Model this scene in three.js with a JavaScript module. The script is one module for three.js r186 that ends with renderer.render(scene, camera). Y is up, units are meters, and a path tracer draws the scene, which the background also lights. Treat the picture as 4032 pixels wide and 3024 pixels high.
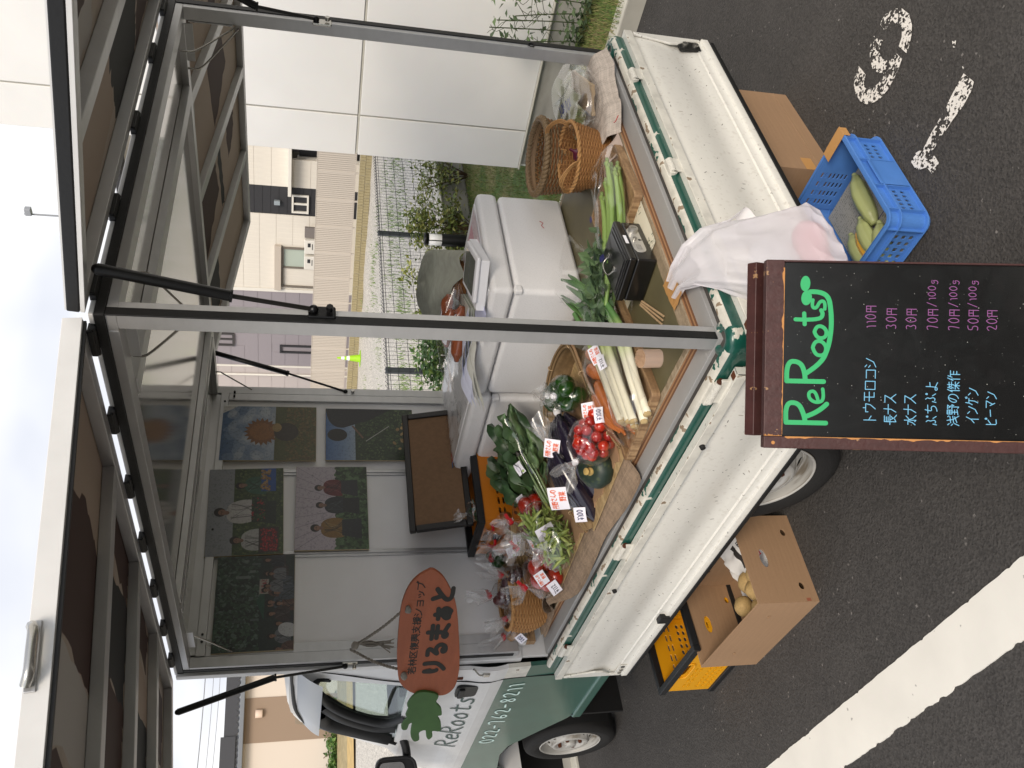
import * as THREE from 'three';
import { RoundedBoxGeometry } from 'three/addons/geometries/RoundedBoxGeometry.js';
import { mergeGeometries, toCreasedNormals, mergeVertices } from 'three/addons/utils/BufferGeometryUtils.js';

// ---------------------------------------------------------------- camera, sky, sun, exposure
const scene = new THREE.Scene();
const camera = new THREE.PerspectiveCamera(48.03, 4 / 3, 0.05, 400);
camera.position.set(-1.398, 1.742, 1.452);
// the phone was held upright but the picture is stored lying on its side: the camera is rolled a quarter turn
{
  const q = new THREE.Quaternion().setFromEuler(new THREE.Euler(-0.238, -0.703, 0.024, 'YXZ'));
  camera.quaternion.copy(q).multiply(new THREE.Quaternion().setFromAxisAngle(new THREE.Vector3(0, 0, 1), -Math.PI / 2));
}
const renderer = new THREE.WebGLRenderer({ antialias: true });
renderer.toneMapping = THREE.LinearToneMapping;
renderer.toneMappingExposure = 1.45;
renderer.shadowMap.enabled = true;

let seed = 7;
const rnd = () => { seed = (seed + 0x6d2b79f5) | 0; let t = Math.imul(seed ^ (seed >>> 15), 1 | seed); t = (t + Math.imul(t ^ (t >>> 7), 61 | t)) ^ t; return ((t ^ (t >>> 14)) >>> 0) / 4294967296; };
const rr = (a, b) => a + (b - a) * rnd();
const hash = (x, y, z) => { let h = Math.imul(x, 374761393) ^ Math.imul(y, 668265263) ^ Math.imul(z, 1274126177); h = Math.imul(h ^ (h >>> 13), 1103515245); return ((h ^ (h >>> 16)) >>> 0) / 4294967295; };
const sm = (t) => t * t * (3 - 2 * t), mix = (a, b, t) => a + (b - a) * t, clamp = (x, a = 0, b = 1) => Math.min(b, Math.max(a, x)), step = (a, b, x) => sm(clamp((x - a) / (b - a)));
// value noise that repeats every n cells in x and y (n = 0: never)
function vn(x, y, z = 0, n = 0) {
  const w = (i) => (n ? ((i % n) + n) % n : i), xi = Math.floor(x), yi = Math.floor(y), zi = Math.floor(z), u = sm(x - xi), v = sm(y - yi), s = sm(z - zi);
  const c = (k) => mix(mix(hash(w(xi), w(yi), k), hash(w(xi + 1), w(yi), k), u), mix(hash(w(xi), w(yi + 1), k), hash(w(xi + 1), w(yi + 1), k), u), v);
  return s ? mix(c(zi), c(zi + 1), s) : c(zi);
}
const fbm = (x, y, z = 0, o = 4, n = 0) => { let s = 0, a = 0.5, t = 0; for (let i = 0; i < o; i++) { s += a * vn(x, y, z + i * 17, n); t += a; a *= 0.5; x *= 2; y *= 2; n *= 2; } return s / t; };

{ // overcast sky: bright broken cloud, a little blue between, brightest towards the hidden sun
  const W = 1024, H = 512, d = new Float32Array(W * H * 4), sun = new THREE.Vector3(-0.5, 0.6, 0.62).normalize(), v = new THREE.Vector3();
  for (let j = 0; j < H; j++) for (let i = 0; i < W; i++) {
    const up = ((j + 0.5) / H - 0.5) * Math.PI, az = ((i + 0.5) / W - 0.5) * 2 * Math.PI;
    v.set(Math.cos(az) * Math.cos(up), Math.sin(up), Math.sin(az) * Math.cos(up));
    const k = 1 / (Math.max(v.y, 0) + 0.35), c = step(0.34, 0.68, fbm(v.x * k * 2.2 + 9, v.z * k * 2.2 + 4, v.y * 2, 5)), g = Math.max(0, v.dot(sun)) ** 6;
    const o = (j * W + i) * 4, lum = v.y > -0.05 ? mix(0.56, 0.78, c) + 0.5 * g : 0.25;
    d[o] = lum * mix(0.9, 1.0, c); d[o + 1] = lum * mix(0.955, 1.0, c); d[o + 2] = lum * mix(1.1, 1.0, c); d[o + 3] = 1;
  }
  const t = new THREE.DataTexture(d, W, H, THREE.RGBAFormat, THREE.FloatType);
  t.mapping = THREE.EquirectangularReflectionMapping; t.magFilter = t.minFilter = THREE.LinearFilter; t.needsUpdate = true;
  scene.background = t; scene.environment = t;
}
const sunLight = new THREE.DirectionalLight(0xfff1de, 1.9);
sunLight.position.set(-5, 6, 6.2); sunLight.castShadow = true; sunLight.shadow.radius = 45; sunLight.shadow.mapSize.set(2048, 2048);
Object.assign(sunLight.shadow.camera, { left: -12, right: 12, top: 12, bottom: -12, near: 0.1, far: 60 });
scene.add(sunLight);

// ---------------------------------------------------------------- helpers
const V = (x, y, z) => new THREE.Vector3(x, y, z);
const used = new Map();
const numbered = (n) => { const k = used.get(n) || 0; used.set(n, k + 1); return k ? n + '_' + String(k).padStart(3, '0') : n; };
function flat(g) { if (g.index) g = g.toNonIndexed(); for (const k of Object.keys(g.attributes)) if (!['position', 'normal', 'uv', 'color'].includes(k)) g.deleteAttribute(k); if (!g.attributes.normal) g.computeVertexNormals(); if (!g.attributes.uv) uvBox(g); return g; }
const merge = (list) => { list = list.flat(Infinity).map(flat); if (list.some((g) => !g.attributes.color)) list.forEach((g) => g.deleteAttribute('color')); return list.length === 1 ? list[0] : mergeGeometries(list); };
function uvBox(g, turn) { // uv in metres, by the way a face points
  if (g.index) g = g.toNonIndexed();
  g.computeBoundingBox();
  const p = g.attributes.position, uv = new Float32Array(p.count * 2), a = V(), b = V(), c = V(), n = V();
  for (let i = 0; i < p.count; i += 3) {
    a.fromBufferAttribute(p, i); b.fromBufferAttribute(p, i + 1); c.fromBufferAttribute(p, i + 2);
    n.copy(b).sub(a).cross(c.clone().sub(a)); const x = Math.abs(n.x), y = Math.abs(n.y), z = Math.abs(n.z);
    [a, b, c].forEach((q, k) => { let s, t; if (y >= x && y >= z) { s = q.x; t = q.z; } else if (x >= z) { s = q.z; t = q.y; } else { s = q.x; t = q.y; } uv[(i + k) * 2] = turn ? t : s; uv[(i + k) * 2 + 1] = turn ? s : t; });
  }
  g.setAttribute('uv', new THREE.BufferAttribute(uv, 2)); return g;
}
function place(g, x = 0, y = 0, z = 0, rx = 0, ry = 0, rz = 0) { g.applyMatrix4(new THREE.Matrix4().compose(V(x, y, z), new THREE.Quaternion().setFromEuler(new THREE.Euler(rx, ry, rz, 'YXZ')), V(1, 1, 1))); return g; }
// box from corner to corner, edges rounded by b
function bx(x0, x1, y0, y1, z0, z1, b = 0) {
  const w = x1 - x0, h = y1 - y0, d = z1 - z0, r = Math.min(b, w / 2.2, h / 2.2, d / 2.2);
  const g = r > 0 ? new RoundedBoxGeometry(w, h, d, 1, r) : new THREE.BoxGeometry(w, h, d);
  g.translate((x0 + x1) / 2, (y0 + y1) / 2, (z0 + z1) / 2); return uvBox(g);
}
const cb = (w, h, d, b = 0) => bx(-w / 2, w / 2, -h / 2, h / 2, -d / 2, d / 2, b);
function cyl(a, b, r0, r1 = r0, n = 12, open = false) { // from point a to point b
  const A = V(...a), B = V(...b), L = A.distanceTo(B), g = new THREE.CylinderGeometry(r1, r0, L, n, 1, open);
  g.applyQuaternion(new THREE.Quaternion().setFromUnitVectors(V(0, 1, 0), B.clone().sub(A).normalize())); const m = A.add(B).multiplyScalar(0.5); g.translate(m.x, m.y, m.z); return g;
}
const curve = (pts, closed = false) => new THREE.CatmullRomCurve3(pts.map((p) => V(...p)), closed, 'centripetal');
const tube = (pts, r, n = 24, m = 6, closed = false) => new THREE.TubeGeometry(curve(pts, closed), n, r, m, closed);
const lathe = (prof, n = 32) => new THREE.LatheGeometry(prof.map((p) => new THREE.Vector2(p[0], p[1])), n);
function shape(pts, holes = []) { const s = new THREE.Shape(pts.map((p) => new THREE.Vector2(p[0], p[1]))); for (const h of holes) s.holes.push(new THREE.Path(h.map((p) => new THREE.Vector2(p[0], p[1])))); return s; }
// plate in the xy plane, thickness t towards +z
function plate(pts, t, holes = [], b = 0, curveSegments = 8) { const g = new THREE.ExtrudeGeometry(pts.isShape ? pts : shape(pts, holes), { depth: t - 2 * b, bevelEnabled: b > 0, bevelThickness: b, bevelSize: b, bevelOffset: -b, bevelSegments: 2, curveSegments }); g.translate(0, 0, b); return uvBox(g); }
const ring = (cx, cy, rx, ry, n = 14, p = 2) => Array.from({ length: n }, (_, i) => { const a = -i / n * 2 * Math.PI, c = Math.cos(a), s = Math.sin(a); return [cx + rx * Math.sign(c) * Math.abs(c) ** (2 / p), cy + ry * Math.sign(s) * Math.abs(s) ** (2 / p)]; });
// profile (a list of [u, v]) drawn along z from z0 to z1: u -> x, v -> y; open sheet
function sweepZ(prof, z0, z1) { return surf(prof.length - 1, 1, (i, j) => [prof[i][0], prof[i][1], j ? z1 : z0], true); }
// grid surface; f(s, t) or, with raw, f(i, j)
function surf(nu, nv, f, raw, creased) {
  const pos = [], uv = [], idx = [];
  for (let j = 0; j <= nv; j++) for (let i = 0; i <= nu; i++) { const p = raw ? f(i, j) : f(i / nu, j / nv); pos.push(p[0], p[1], p[2]); uv.push(p[3] ?? i / nu, p[4] ?? j / nv); }
  for (let j = 0; j < nv; j++) for (let i = 0; i < nu; i++) { const a = j * (nu + 1) + i, b = a + 1, c = a + nu + 1, d = c + 1; idx.push(a, b, d, a, d, c); }
  let g = new THREE.BufferGeometry(); g.setAttribute('position', new THREE.Float32BufferAttribute(pos, 3)); g.setAttribute('uv', new THREE.Float32BufferAttribute(uv, 2)); g.setIndex(idx); g.computeVertexNormals();
  return raw || creased ? toCreasedNormals(g, 0.6) : g;
}
// closed sheet of thickness t from a grid surface
function slab(nu, nv, t, f) {
  const top = surf(nu, nv, f), n = top.attributes.normal, p = top.attributes.position, low = top.clone(), q = low.attributes.position;
  for (let i = 0; i < p.count; i++) q.setXYZ(i, p.getX(i) - n.getX(i) * t, p.getY(i) - n.getY(i) * t, p.getZ(i) - n.getZ(i) * t);
  const rim = [], at = (a, i) => [a.getX(i), a.getY(i), a.getZ(i)], edge = [];
  for (let i = 0; i < nu; i++) edge.push([i, i + 1]);
  for (let j = 0; j < nv; j++) edge.push([j * (nu + 1) + nu, (j + 1) * (nu + 1) + nu]);
  for (let i = nu; i > 0; i--) edge.push([nv * (nu + 1) + i, nv * (nu + 1) + i - 1]);
  for (let j = nv; j > 0; j--) edge.push([j * (nu + 1), (j - 1) * (nu + 1)]);
  for (const [a, b] of edge) rim.push(at(p, a), at(q, a), at(q, b), at(p, a), at(q, b), at(p, b));
  const r = new THREE.BufferGeometry(); r.setAttribute('position', new THREE.Float32BufferAttribute(rim.flat(), 3)); r.computeVertexNormals();
  low.setIndex([...low.index.array].reverse()); low.computeVertexNormals();
  return merge([top, low, uvBox(r)]);
}
function jitter(g, amp, freq, z = 0) { // lump a shape along its normals
  const w = mergeVertices(g.index ? g : g.clone()); w.computeVertexNormals(); const p = w.attributes.position, n = w.attributes.normal;
  for (let i = 0; i < p.count; i++) { const x = p.getX(i), y = p.getY(i), k = p.getZ(i), h = (fbm(x * freq + 31, y * freq + 7, k * freq + z, 3) - 0.5) * 2 * amp; p.setXYZ(i, x + n.getX(i) * h, y + n.getY(i) * h, k + n.getZ(i) * h); }
  w.computeVertexNormals(); return w;
}
function mesh(name, geo, mat, parent) { const m = new THREE.Mesh(Array.isArray(geo) ? merge(geo) : geo, mat); m.name = parent && parent !== scene ? name : numbered(name); m.castShadow = m.receiveShadow = true; (parent || scene).add(m); return m; }
function tag(o, label, category, group) { o.userData.label = label; o.userData.category = category; if (group) o.userData.group = group; return o; }
function thing(name, label, category, pos = [0, 0, 0], turn = 0, group) { const o = new THREE.Group(); o.name = numbered(name); o.position.set(...pos); o.rotation.order = 'YXZ'; if (Array.isArray(turn)) o.rotation.set(...turn); else o.rotation.y = turn; scene.add(o); return tag(o, label, category, group); }
function struct(name, geo, mat) { const m = mesh(name, geo, mat); m.userData.kind = 'structure'; return m; }
function stuff(o) { o.userData.kind = 'stuff'; return o; }
function again(o, pos, turn, label) { const c = o.clone(); c.name = numbered(o.name.replace(/_\d+$/, '')); c.position.set(...pos); if (Array.isArray(turn)) c.rotation.set(...turn); else c.rotation.y = turn; c.userData = { ...o.userData, label: label || o.userData.label }; scene.add(c); return c; }

// ---------------------------------------------------------------- textures and materials
const srgb = (c) => { const k = new THREE.Color(c); return [k.r, k.g, k.b]; };
function tex(n, size, f, data) { // n pixels over size metres, f(x, y in cells 0..1) -> linear colour or grey
  const d = new Uint8Array(n * n * 4);
  for (let j = 0; j < n; j++) for (let i = 0; i < n; i++) {
    let c = f(i / n, j / n); if (!Array.isArray(c)) c = [c, c, c];
    for (let k = 0; k < 3; k++) { const x = clamp(c[k]); d[(j * n + i) * 4 + k] = Math.round(255 * (data ? x : x <= 0.0031308 ? 12.92 * x : 1.055 * x ** (1 / 2.4) - 0.055)); }
    d[(j * n + i) * 4 + 3] = 255;
  }
  const t = new THREE.DataTexture(d, n, n); t.wrapS = t.wrapT = THREE.RepeatWrapping; t.magFilter = t.minFilter = THREE.LinearFilter; if (!data) t.colorSpace = THREE.SRGBColorSpace; t.repeat.set(1 / size, 1 / size); t.needsUpdate = true; return t;
}
function draw(w, h, f) { const c = document.createElement('canvas'); c.width = w; c.height = h; const g = c.getContext('2d'); f(g, w, h); const t = new THREE.CanvasTexture(c); t.colorSpace = THREE.SRGBColorSpace; t.magFilter = THREE.LinearFilter; t.wrapS = t.wrapT = THREE.ClampToEdgeWrapping; return t; }
const std = (color, roughness = 0.6, o = {}) => { const { rgb, ...rest } = o; const m = new THREE.MeshStandardMaterial({ color: rgb ? new THREE.Color(...rgb) : color, roughness, side: THREE.DoubleSide, ...rest }); return m; };
const phys = (color, roughness, o = {}) => new THREE.MeshPhysicalMaterial({ color, roughness, side: THREE.DoubleSide, ...o });
const scl = (c, k) => c.map((x) => x * k), lerp3 = (a, b, t) => a.map((x, i) => mix(x, b[i], t));

const M = {};
{ // fine grey grain shared as bump by many surfaces (1 m tile)
  M.grain = tex(256, 0.25, (x, y) => fbm(x * 32, y * 32, 3, 3, 32), true);
  M.coarse = tex(256, 1, (x, y) => fbm(x * 12, y * 12, 8, 4, 12), true);
  const metal = tex(256, 0.5, (x, y) => { const s = 0.9 + 0.16 * fbm(x * 8, y * 20, 2, 4, 0) ; return [0.5 * s, 0.5 * s, 0.5 * s]; });
  M.alu = std(0xffffff, 0.42, { map: metal, metalness: 0.55, bumpMap: M.grain, bumpScale: 0.0002 });
  M.aluWhite = std(0xffffff, 0.4, { map: tex(256, 0.6, (x, y) => scl([0.74, 0.735, 0.72], 0.9 + 0.12 * fbm(x * 10, y * 10, 5, 4, 10))) });
  M.rubber = std(0x0c0c0c, 0.55, { bumpMap: M.grain, bumpScale: 0.0004 });
  M.blackMetal = std(0x0a0a0b, 0.35, { metalness: 0.3 });
  M.steel = std(0xb8b6b0, 0.25, { metalness: 0.9 });
  M.panelWhite = std(0xffffff, 0.55, { map: tex(256, 1.2, (x, y) => scl([0.78, 0.77, 0.755], 0.93 + 0.1 * fbm(x * 9, y * 9, 15, 4, 9))) });
  M.rust = std(0x5a2d12, 0.9, { bumpMap: M.grain, bumpScale: 0.002 });
  // white truck paint with small scratches and dirt specks
  const spots = []; for (let i = 0; i < 150; i++) spots.push([rnd(), rnd(), rr(0.001, 0.005), rr(0, 3.14), rr(1, 5), rnd()]);
  M.truckWhite = phys(0xffffff, 0.32, { clearcoat: 0.4, clearcoatRoughness: 0.25, map: (() => { const t = draw(1024, 1024, (g, w) => {
    g.fillStyle = '#dcdad2'; g.fillRect(0, 0, w, w);
    for (let i = 0; i < 2500; i++) { g.fillStyle = `rgba(120,108,90,${rr(0.02, 0.09)})`; const r = rr(1, 9); g.beginPath(); g.ellipse(rnd() * w, rnd() * w, r, r * rr(0.4, 1), rnd() * 3, 0, 7); g.fill(); }
    for (const [x, y, r, a, l, k] of spots) { g.save(); g.translate(x * w, y * w); g.rotate(a); g.fillStyle = k > 0.4 ? 'rgba(70,66,60,.8)' : 'rgba(140,128,112,.7)'; g.beginPath(); g.ellipse(0, 0, r * w * l / 2.2, r * w * 0.4, 0, 0, 7); g.fill(); g.restore(); }
  }); t.wrapS = t.wrapT = THREE.RepeatWrapping; t.repeat.set(1 / 0.8, 1 / 0.8); return t; })() });
  const green = [0.008, 0.075, 0.055], cream = [0.6, 0.575, 0.5], brown = [0.16, 0.12, 0.08];
  M.green = phys(0xffffff, 0.28, { clearcoat: 0.4, clearcoatRoughness: 0.2, map: tex(256, 0.8, (x, y) => scl([0.03, 0.105, 0.08], 0.8 + 0.4 * fbm(x * 6, y * 6, 4, 5, 6))) });
  M.greenDeep = phys(0xffffff, 0.3, { clearcoat: 0.3, map: tex(512, 0.5, (x, y) => { const n = fbm(x * 14, y * 14, 21, 5, 14); return n > 0.72 ? scl(cream, 0.8 + 0.3 * vn(x * 90, y * 90, 2, 90)) : scl(green, 0.75 + 0.5 * n); }) });
  M.worn = std(0xffffff, 0.6, { map: tex(512, 0.6, (x, y) => { const n = fbm(x * 9, y * 9, 31, 5, 9), e = fbm(x * 22, y * 22, 77, 4, 22); return n > 0.66 ? scl(green, 1.2) : e > 0.74 ? scl(brown, 1.6) : scl(cream, 0.72 + 0.5 * e); }), bumpMap: M.coarse, bumpScale: 0.003 });
  M.wornRim = std(0xffffff, 0.55, { map: tex(512, 0.6, (x, y) => { const e = fbm(x * 18, y * 18, 57, 5, 18); return e > 0.76 ? scl(brown, 1.6) : scl([0.66, 0.64, 0.57], 0.75 + 0.45 * e); }), bumpMap: M.coarse, bumpScale: 0.002 });
  M.gutter = std(0xffffff, 0.8, { map: tex(256, 0.4, (x, y) => scl([0.055, 0.05, 0.045], 0.5 + 1.1 * fbm(x * 12, y * 12, 41, 4, 12))) });
  M.asphalt = std(0xffffff, 0.92, { map: tex(1024, 1.1, (x, y) => { const a = vn(x * 190, y * 190, 1, 190), b = vn(x * 330, y * 330, 5, 330), c = fbm(x * 7, y * 7, 9, 4, 7), s = hash(Math.floor(x * 150), Math.floor(y * 150), 77); const k = 0.5 + 0.55 * a + 0.35 * b + 0.35 * (c - 0.5); const w = s > 0.9965 && a > 0.45 ? 3.2 : 1; return [0.05 * k * w, 0.0462 * k * w, 0.0432 * k * w]; }), bumpMap: tex(1024, 1.1, (x, y) => 0.5 * vn(x * 190, y * 190, 1, 190) + 0.3 * vn(x * 330, y * 330, 5, 330) + 0.2 * vn(x * 90, y * 90, 5, 90), true), bumpScale: 0.004 });
  M.concrete = std(0xffffff, 0.9, { map: tex(256, 1.5, (x, y) => scl([0.36, 0.35, 0.32], 0.7 + 0.55 * fbm(x * 10, y * 30, 6, 5, 10))), bumpMap: M.coarse, bumpScale: 0.004 });
  M.concreteLight = std(0xffffff, 0.9, { map: tex(256, 1.5, (x, y) => scl([0.55, 0.53, 0.46], 0.8 + 0.35 * fbm(x * 14, y * 14, 6, 5, 14))) });
  M.gravel = std(0xffffff, 0.95, { map: tex(512, 1.6, (x, y) => { const i = x * 60, j = y * 60; let best = 9, id = 0; for (let a = -1; a < 2; a++) for (let b = -1; b < 2; b++) { const ci = Math.floor(i) + a, cj = Math.floor(j) + b, wi = (ci + 60) % 60, wj = (cj + 60) % 60, dx = ci + hash(wi, wj, 1) - i, dy = cj + hash(wi, wj, 2) - j, dd = dx * dx + dy * dy; if (dd < best) { best = dd; id = hash(wi, wj, 3); } } const k = clamp(1.25 - best * 1.1) * (0.55 + 0.6 * id); return [0.64 * k, 0.6 * k, 0.53 * k]; }), bumpMap: M.coarse, bumpScale: 0.02 });
  M.turf = std(0xffffff, 0.95, { map: tex(512, 1.6, (x, y) => { const a = fbm(x * 90, y * 40, 1, 3, 40), b = fbm(x * 5, y * 5, 2, 4, 5); return lerp3([0.07, 0.115, 0.025], [0.19, 0.17, 0.07], clamp((b - 0.42) * 3)).map((q) => q * (0.45 + 1.1 * a)); }) });
  M.facade = std(0xffffff, 0.6, { map: tex(256, 2, (x, y) => scl([0.78, 0.77, 0.745], 0.95 + 0.08 * fbm(x * 8, y * 8, 25, 4, 8))) });
  M.paint = std(0xffffff, 0.75, { map: tex(512, 0.9, (x, y) => { const n = fbm(x * 30, y * 30, 3, 4, 30); return n > 0.85 ? [0.4, 0.38, 0.35] : scl([0.77, 0.745, 0.68], 0.9 + 0.16 * fbm(x * 6, y * 6, 9, 4, 6)); }) });
  M.rubberTyre = std(0x161514, 0.8, { bumpMap: M.grain, bumpScale: 0.001 });
  M.glass = phys(0xe8efec, 0.02, { transmission: 1, thickness: 0, ior: 1.5 });
  M.glassDark = phys(0x0c0f10, 0.05, { metalness: 0 });
  M.darkPlastic = std(0x161718, 0.5, { bumpMap: M.grain, bumpScale: 0.0005 });
  M.film = phys(0xffffff, 0.16, { transmission: 1, thickness: 0, ior: 1.75, specularIntensity: 1 }); M.tail = phys(0xfafafa, 0.22, { transmission: 0.9, thickness: 0, ior: 1.9 });
  M.filmHazy = phys(0xf2f2f2, 0.42, { transmission: 1, thickness: 0, ior: 1.55 });
  const wood = (a, b, n, fx, fy) => tex(256, 0.5, (x, y) => { const w = fbm(x * fx + 2.5 * vn(x * 3, y * 3, 4, 3), y * fy, n, 4, 0); return lerp3(a, b, step(0.25, 0.75, w)).map((q) => q * (0.85 + 0.3 * vn(x * 100, y * 100, n, 100))); });
  M.woodTray = std(0xffffff, 0.6, { map: wood([0.2, 0.115, 0.055], [0.36, 0.23, 0.12], 3, 5, 60) });
  M.woodPale = std(0xffffff, 0.65, { map: wood([0.33, 0.22, 0.12], [0.46, 0.32, 0.18], 6, 5, 60) });
  M.plyTop = std(0xffffff, 0.7, { map: wood([0.25, 0.19, 0.12], [0.36, 0.28, 0.19], 9, 6, 40) });
  M.plyEdge = [std(0x6d4a30, 0.7), std(0x9a7350, 0.7)];
  M.olive = std(0xffffff, 0.55, { map: tex(256, 0.6, (x, y) => scl([0.115, 0.1, 0.05], 0.8 + 0.4 * fbm(x * 8, y * 8, 19, 5, 8))) });
  const card = (a, n) => tex(256, 0.5, (x, y) => scl(a, 0.86 + 0.2 * fbm(x * 4, y * 64, n, 4, 4) + 0.06 * vn(x * 128, y * 128, 1, 128)));
  M.card = std(0xffffff, 0.85, { map: card([0.31, 0.19, 0.105], 3) });
  M.tape = std(0xb98a52, 0.6, { bumpMap: M.coarse, bumpScale: 0.002 });
  M.foam = std(0xffffff, 0.75, { map: tex(512, 0.35, (x, y) => { const i = x * 70, j = y * 70; let best = 9; for (let a = -1; a < 2; a++) for (let b = -1; b < 2; b++) { const ci = Math.floor(i) + a, cj = Math.floor(j) + b, wi = (ci + 70) % 70, wj = (cj + 70) % 70, dx = ci + hash(wi, wj, 1) - i, dy = cj + hash(wi, wj, 2) - j; best = Math.min(best, dx * dx + dy * dy); } return scl([0.8, 0.79, 0.785], 1.02 - 0.09 * best); }), bumpMap: M.coarse, bumpScale: 0.002 });
  M.paper = std(0xe6e6ea, 0.8);
  M.wicker = [0x9a6a3a, 0xa97845, 0x8a5a2f, 0xb98a55].map((c) => std(c, 0.6, { bumpMap: M.grain, bumpScale: 0.001 }));
  M.bambooPale = std(0xffffff, 0.6, { map: wood([0.34, 0.23, 0.11], [0.48, 0.35, 0.18], 12, 4, 40) });
  M.bambooDark = std(0xffffff, 0.6, { map: wood([0.16, 0.1, 0.045], [0.27, 0.18, 0.09], 14, 4, 40) });
  const weave = (a, n, px) => tex(256, px, (x, y) => { const i = Math.floor(x * 48), j = Math.floor(y * 48), u = x * 48 - i, v = y * 48 - j, over = (i + j) & 1, t = over ? Math.sin(u * 3.14) : Math.sin(v * 3.14); return scl(a, (0.45 + 0.65 * t) * (0.75 + 0.5 * hash(over ? j : i, n, over)) * (0.8 + 0.4 * fbm(x * 5, y * 5, n, 3, 5))); });
  M.burlap = std(0xffffff, 0.95, { map: weave([0.3, 0.215, 0.145], 3, 0.09), bumpMap: M.grain, bumpScale: 0.002 });
  M.linen = std(0xffffff, 0.95, { map: weave([0.52, 0.45, 0.385], 5, 0.06), bumpMap: M.coarse, bumpScale: 0.004 });
  M.yellow = std(0xd99a12, 0.45); M.orangeCrate = std(0xc5730f, 0.5); M.crateBlack = std(0x17181a, 0.5, { bumpMap: M.grain, bumpScale: 0.0006 });
  M.blue = std(0xffffff, 0.45, { map: tex(256, 0.6, (x, y) => scl([0.075, 0.21, 0.56], 0.88 + 0.22 * fbm(x * 12, y * 12, 3, 4, 12))) });
  M.red = std(0xb3141c, 0.4);
}
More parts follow.
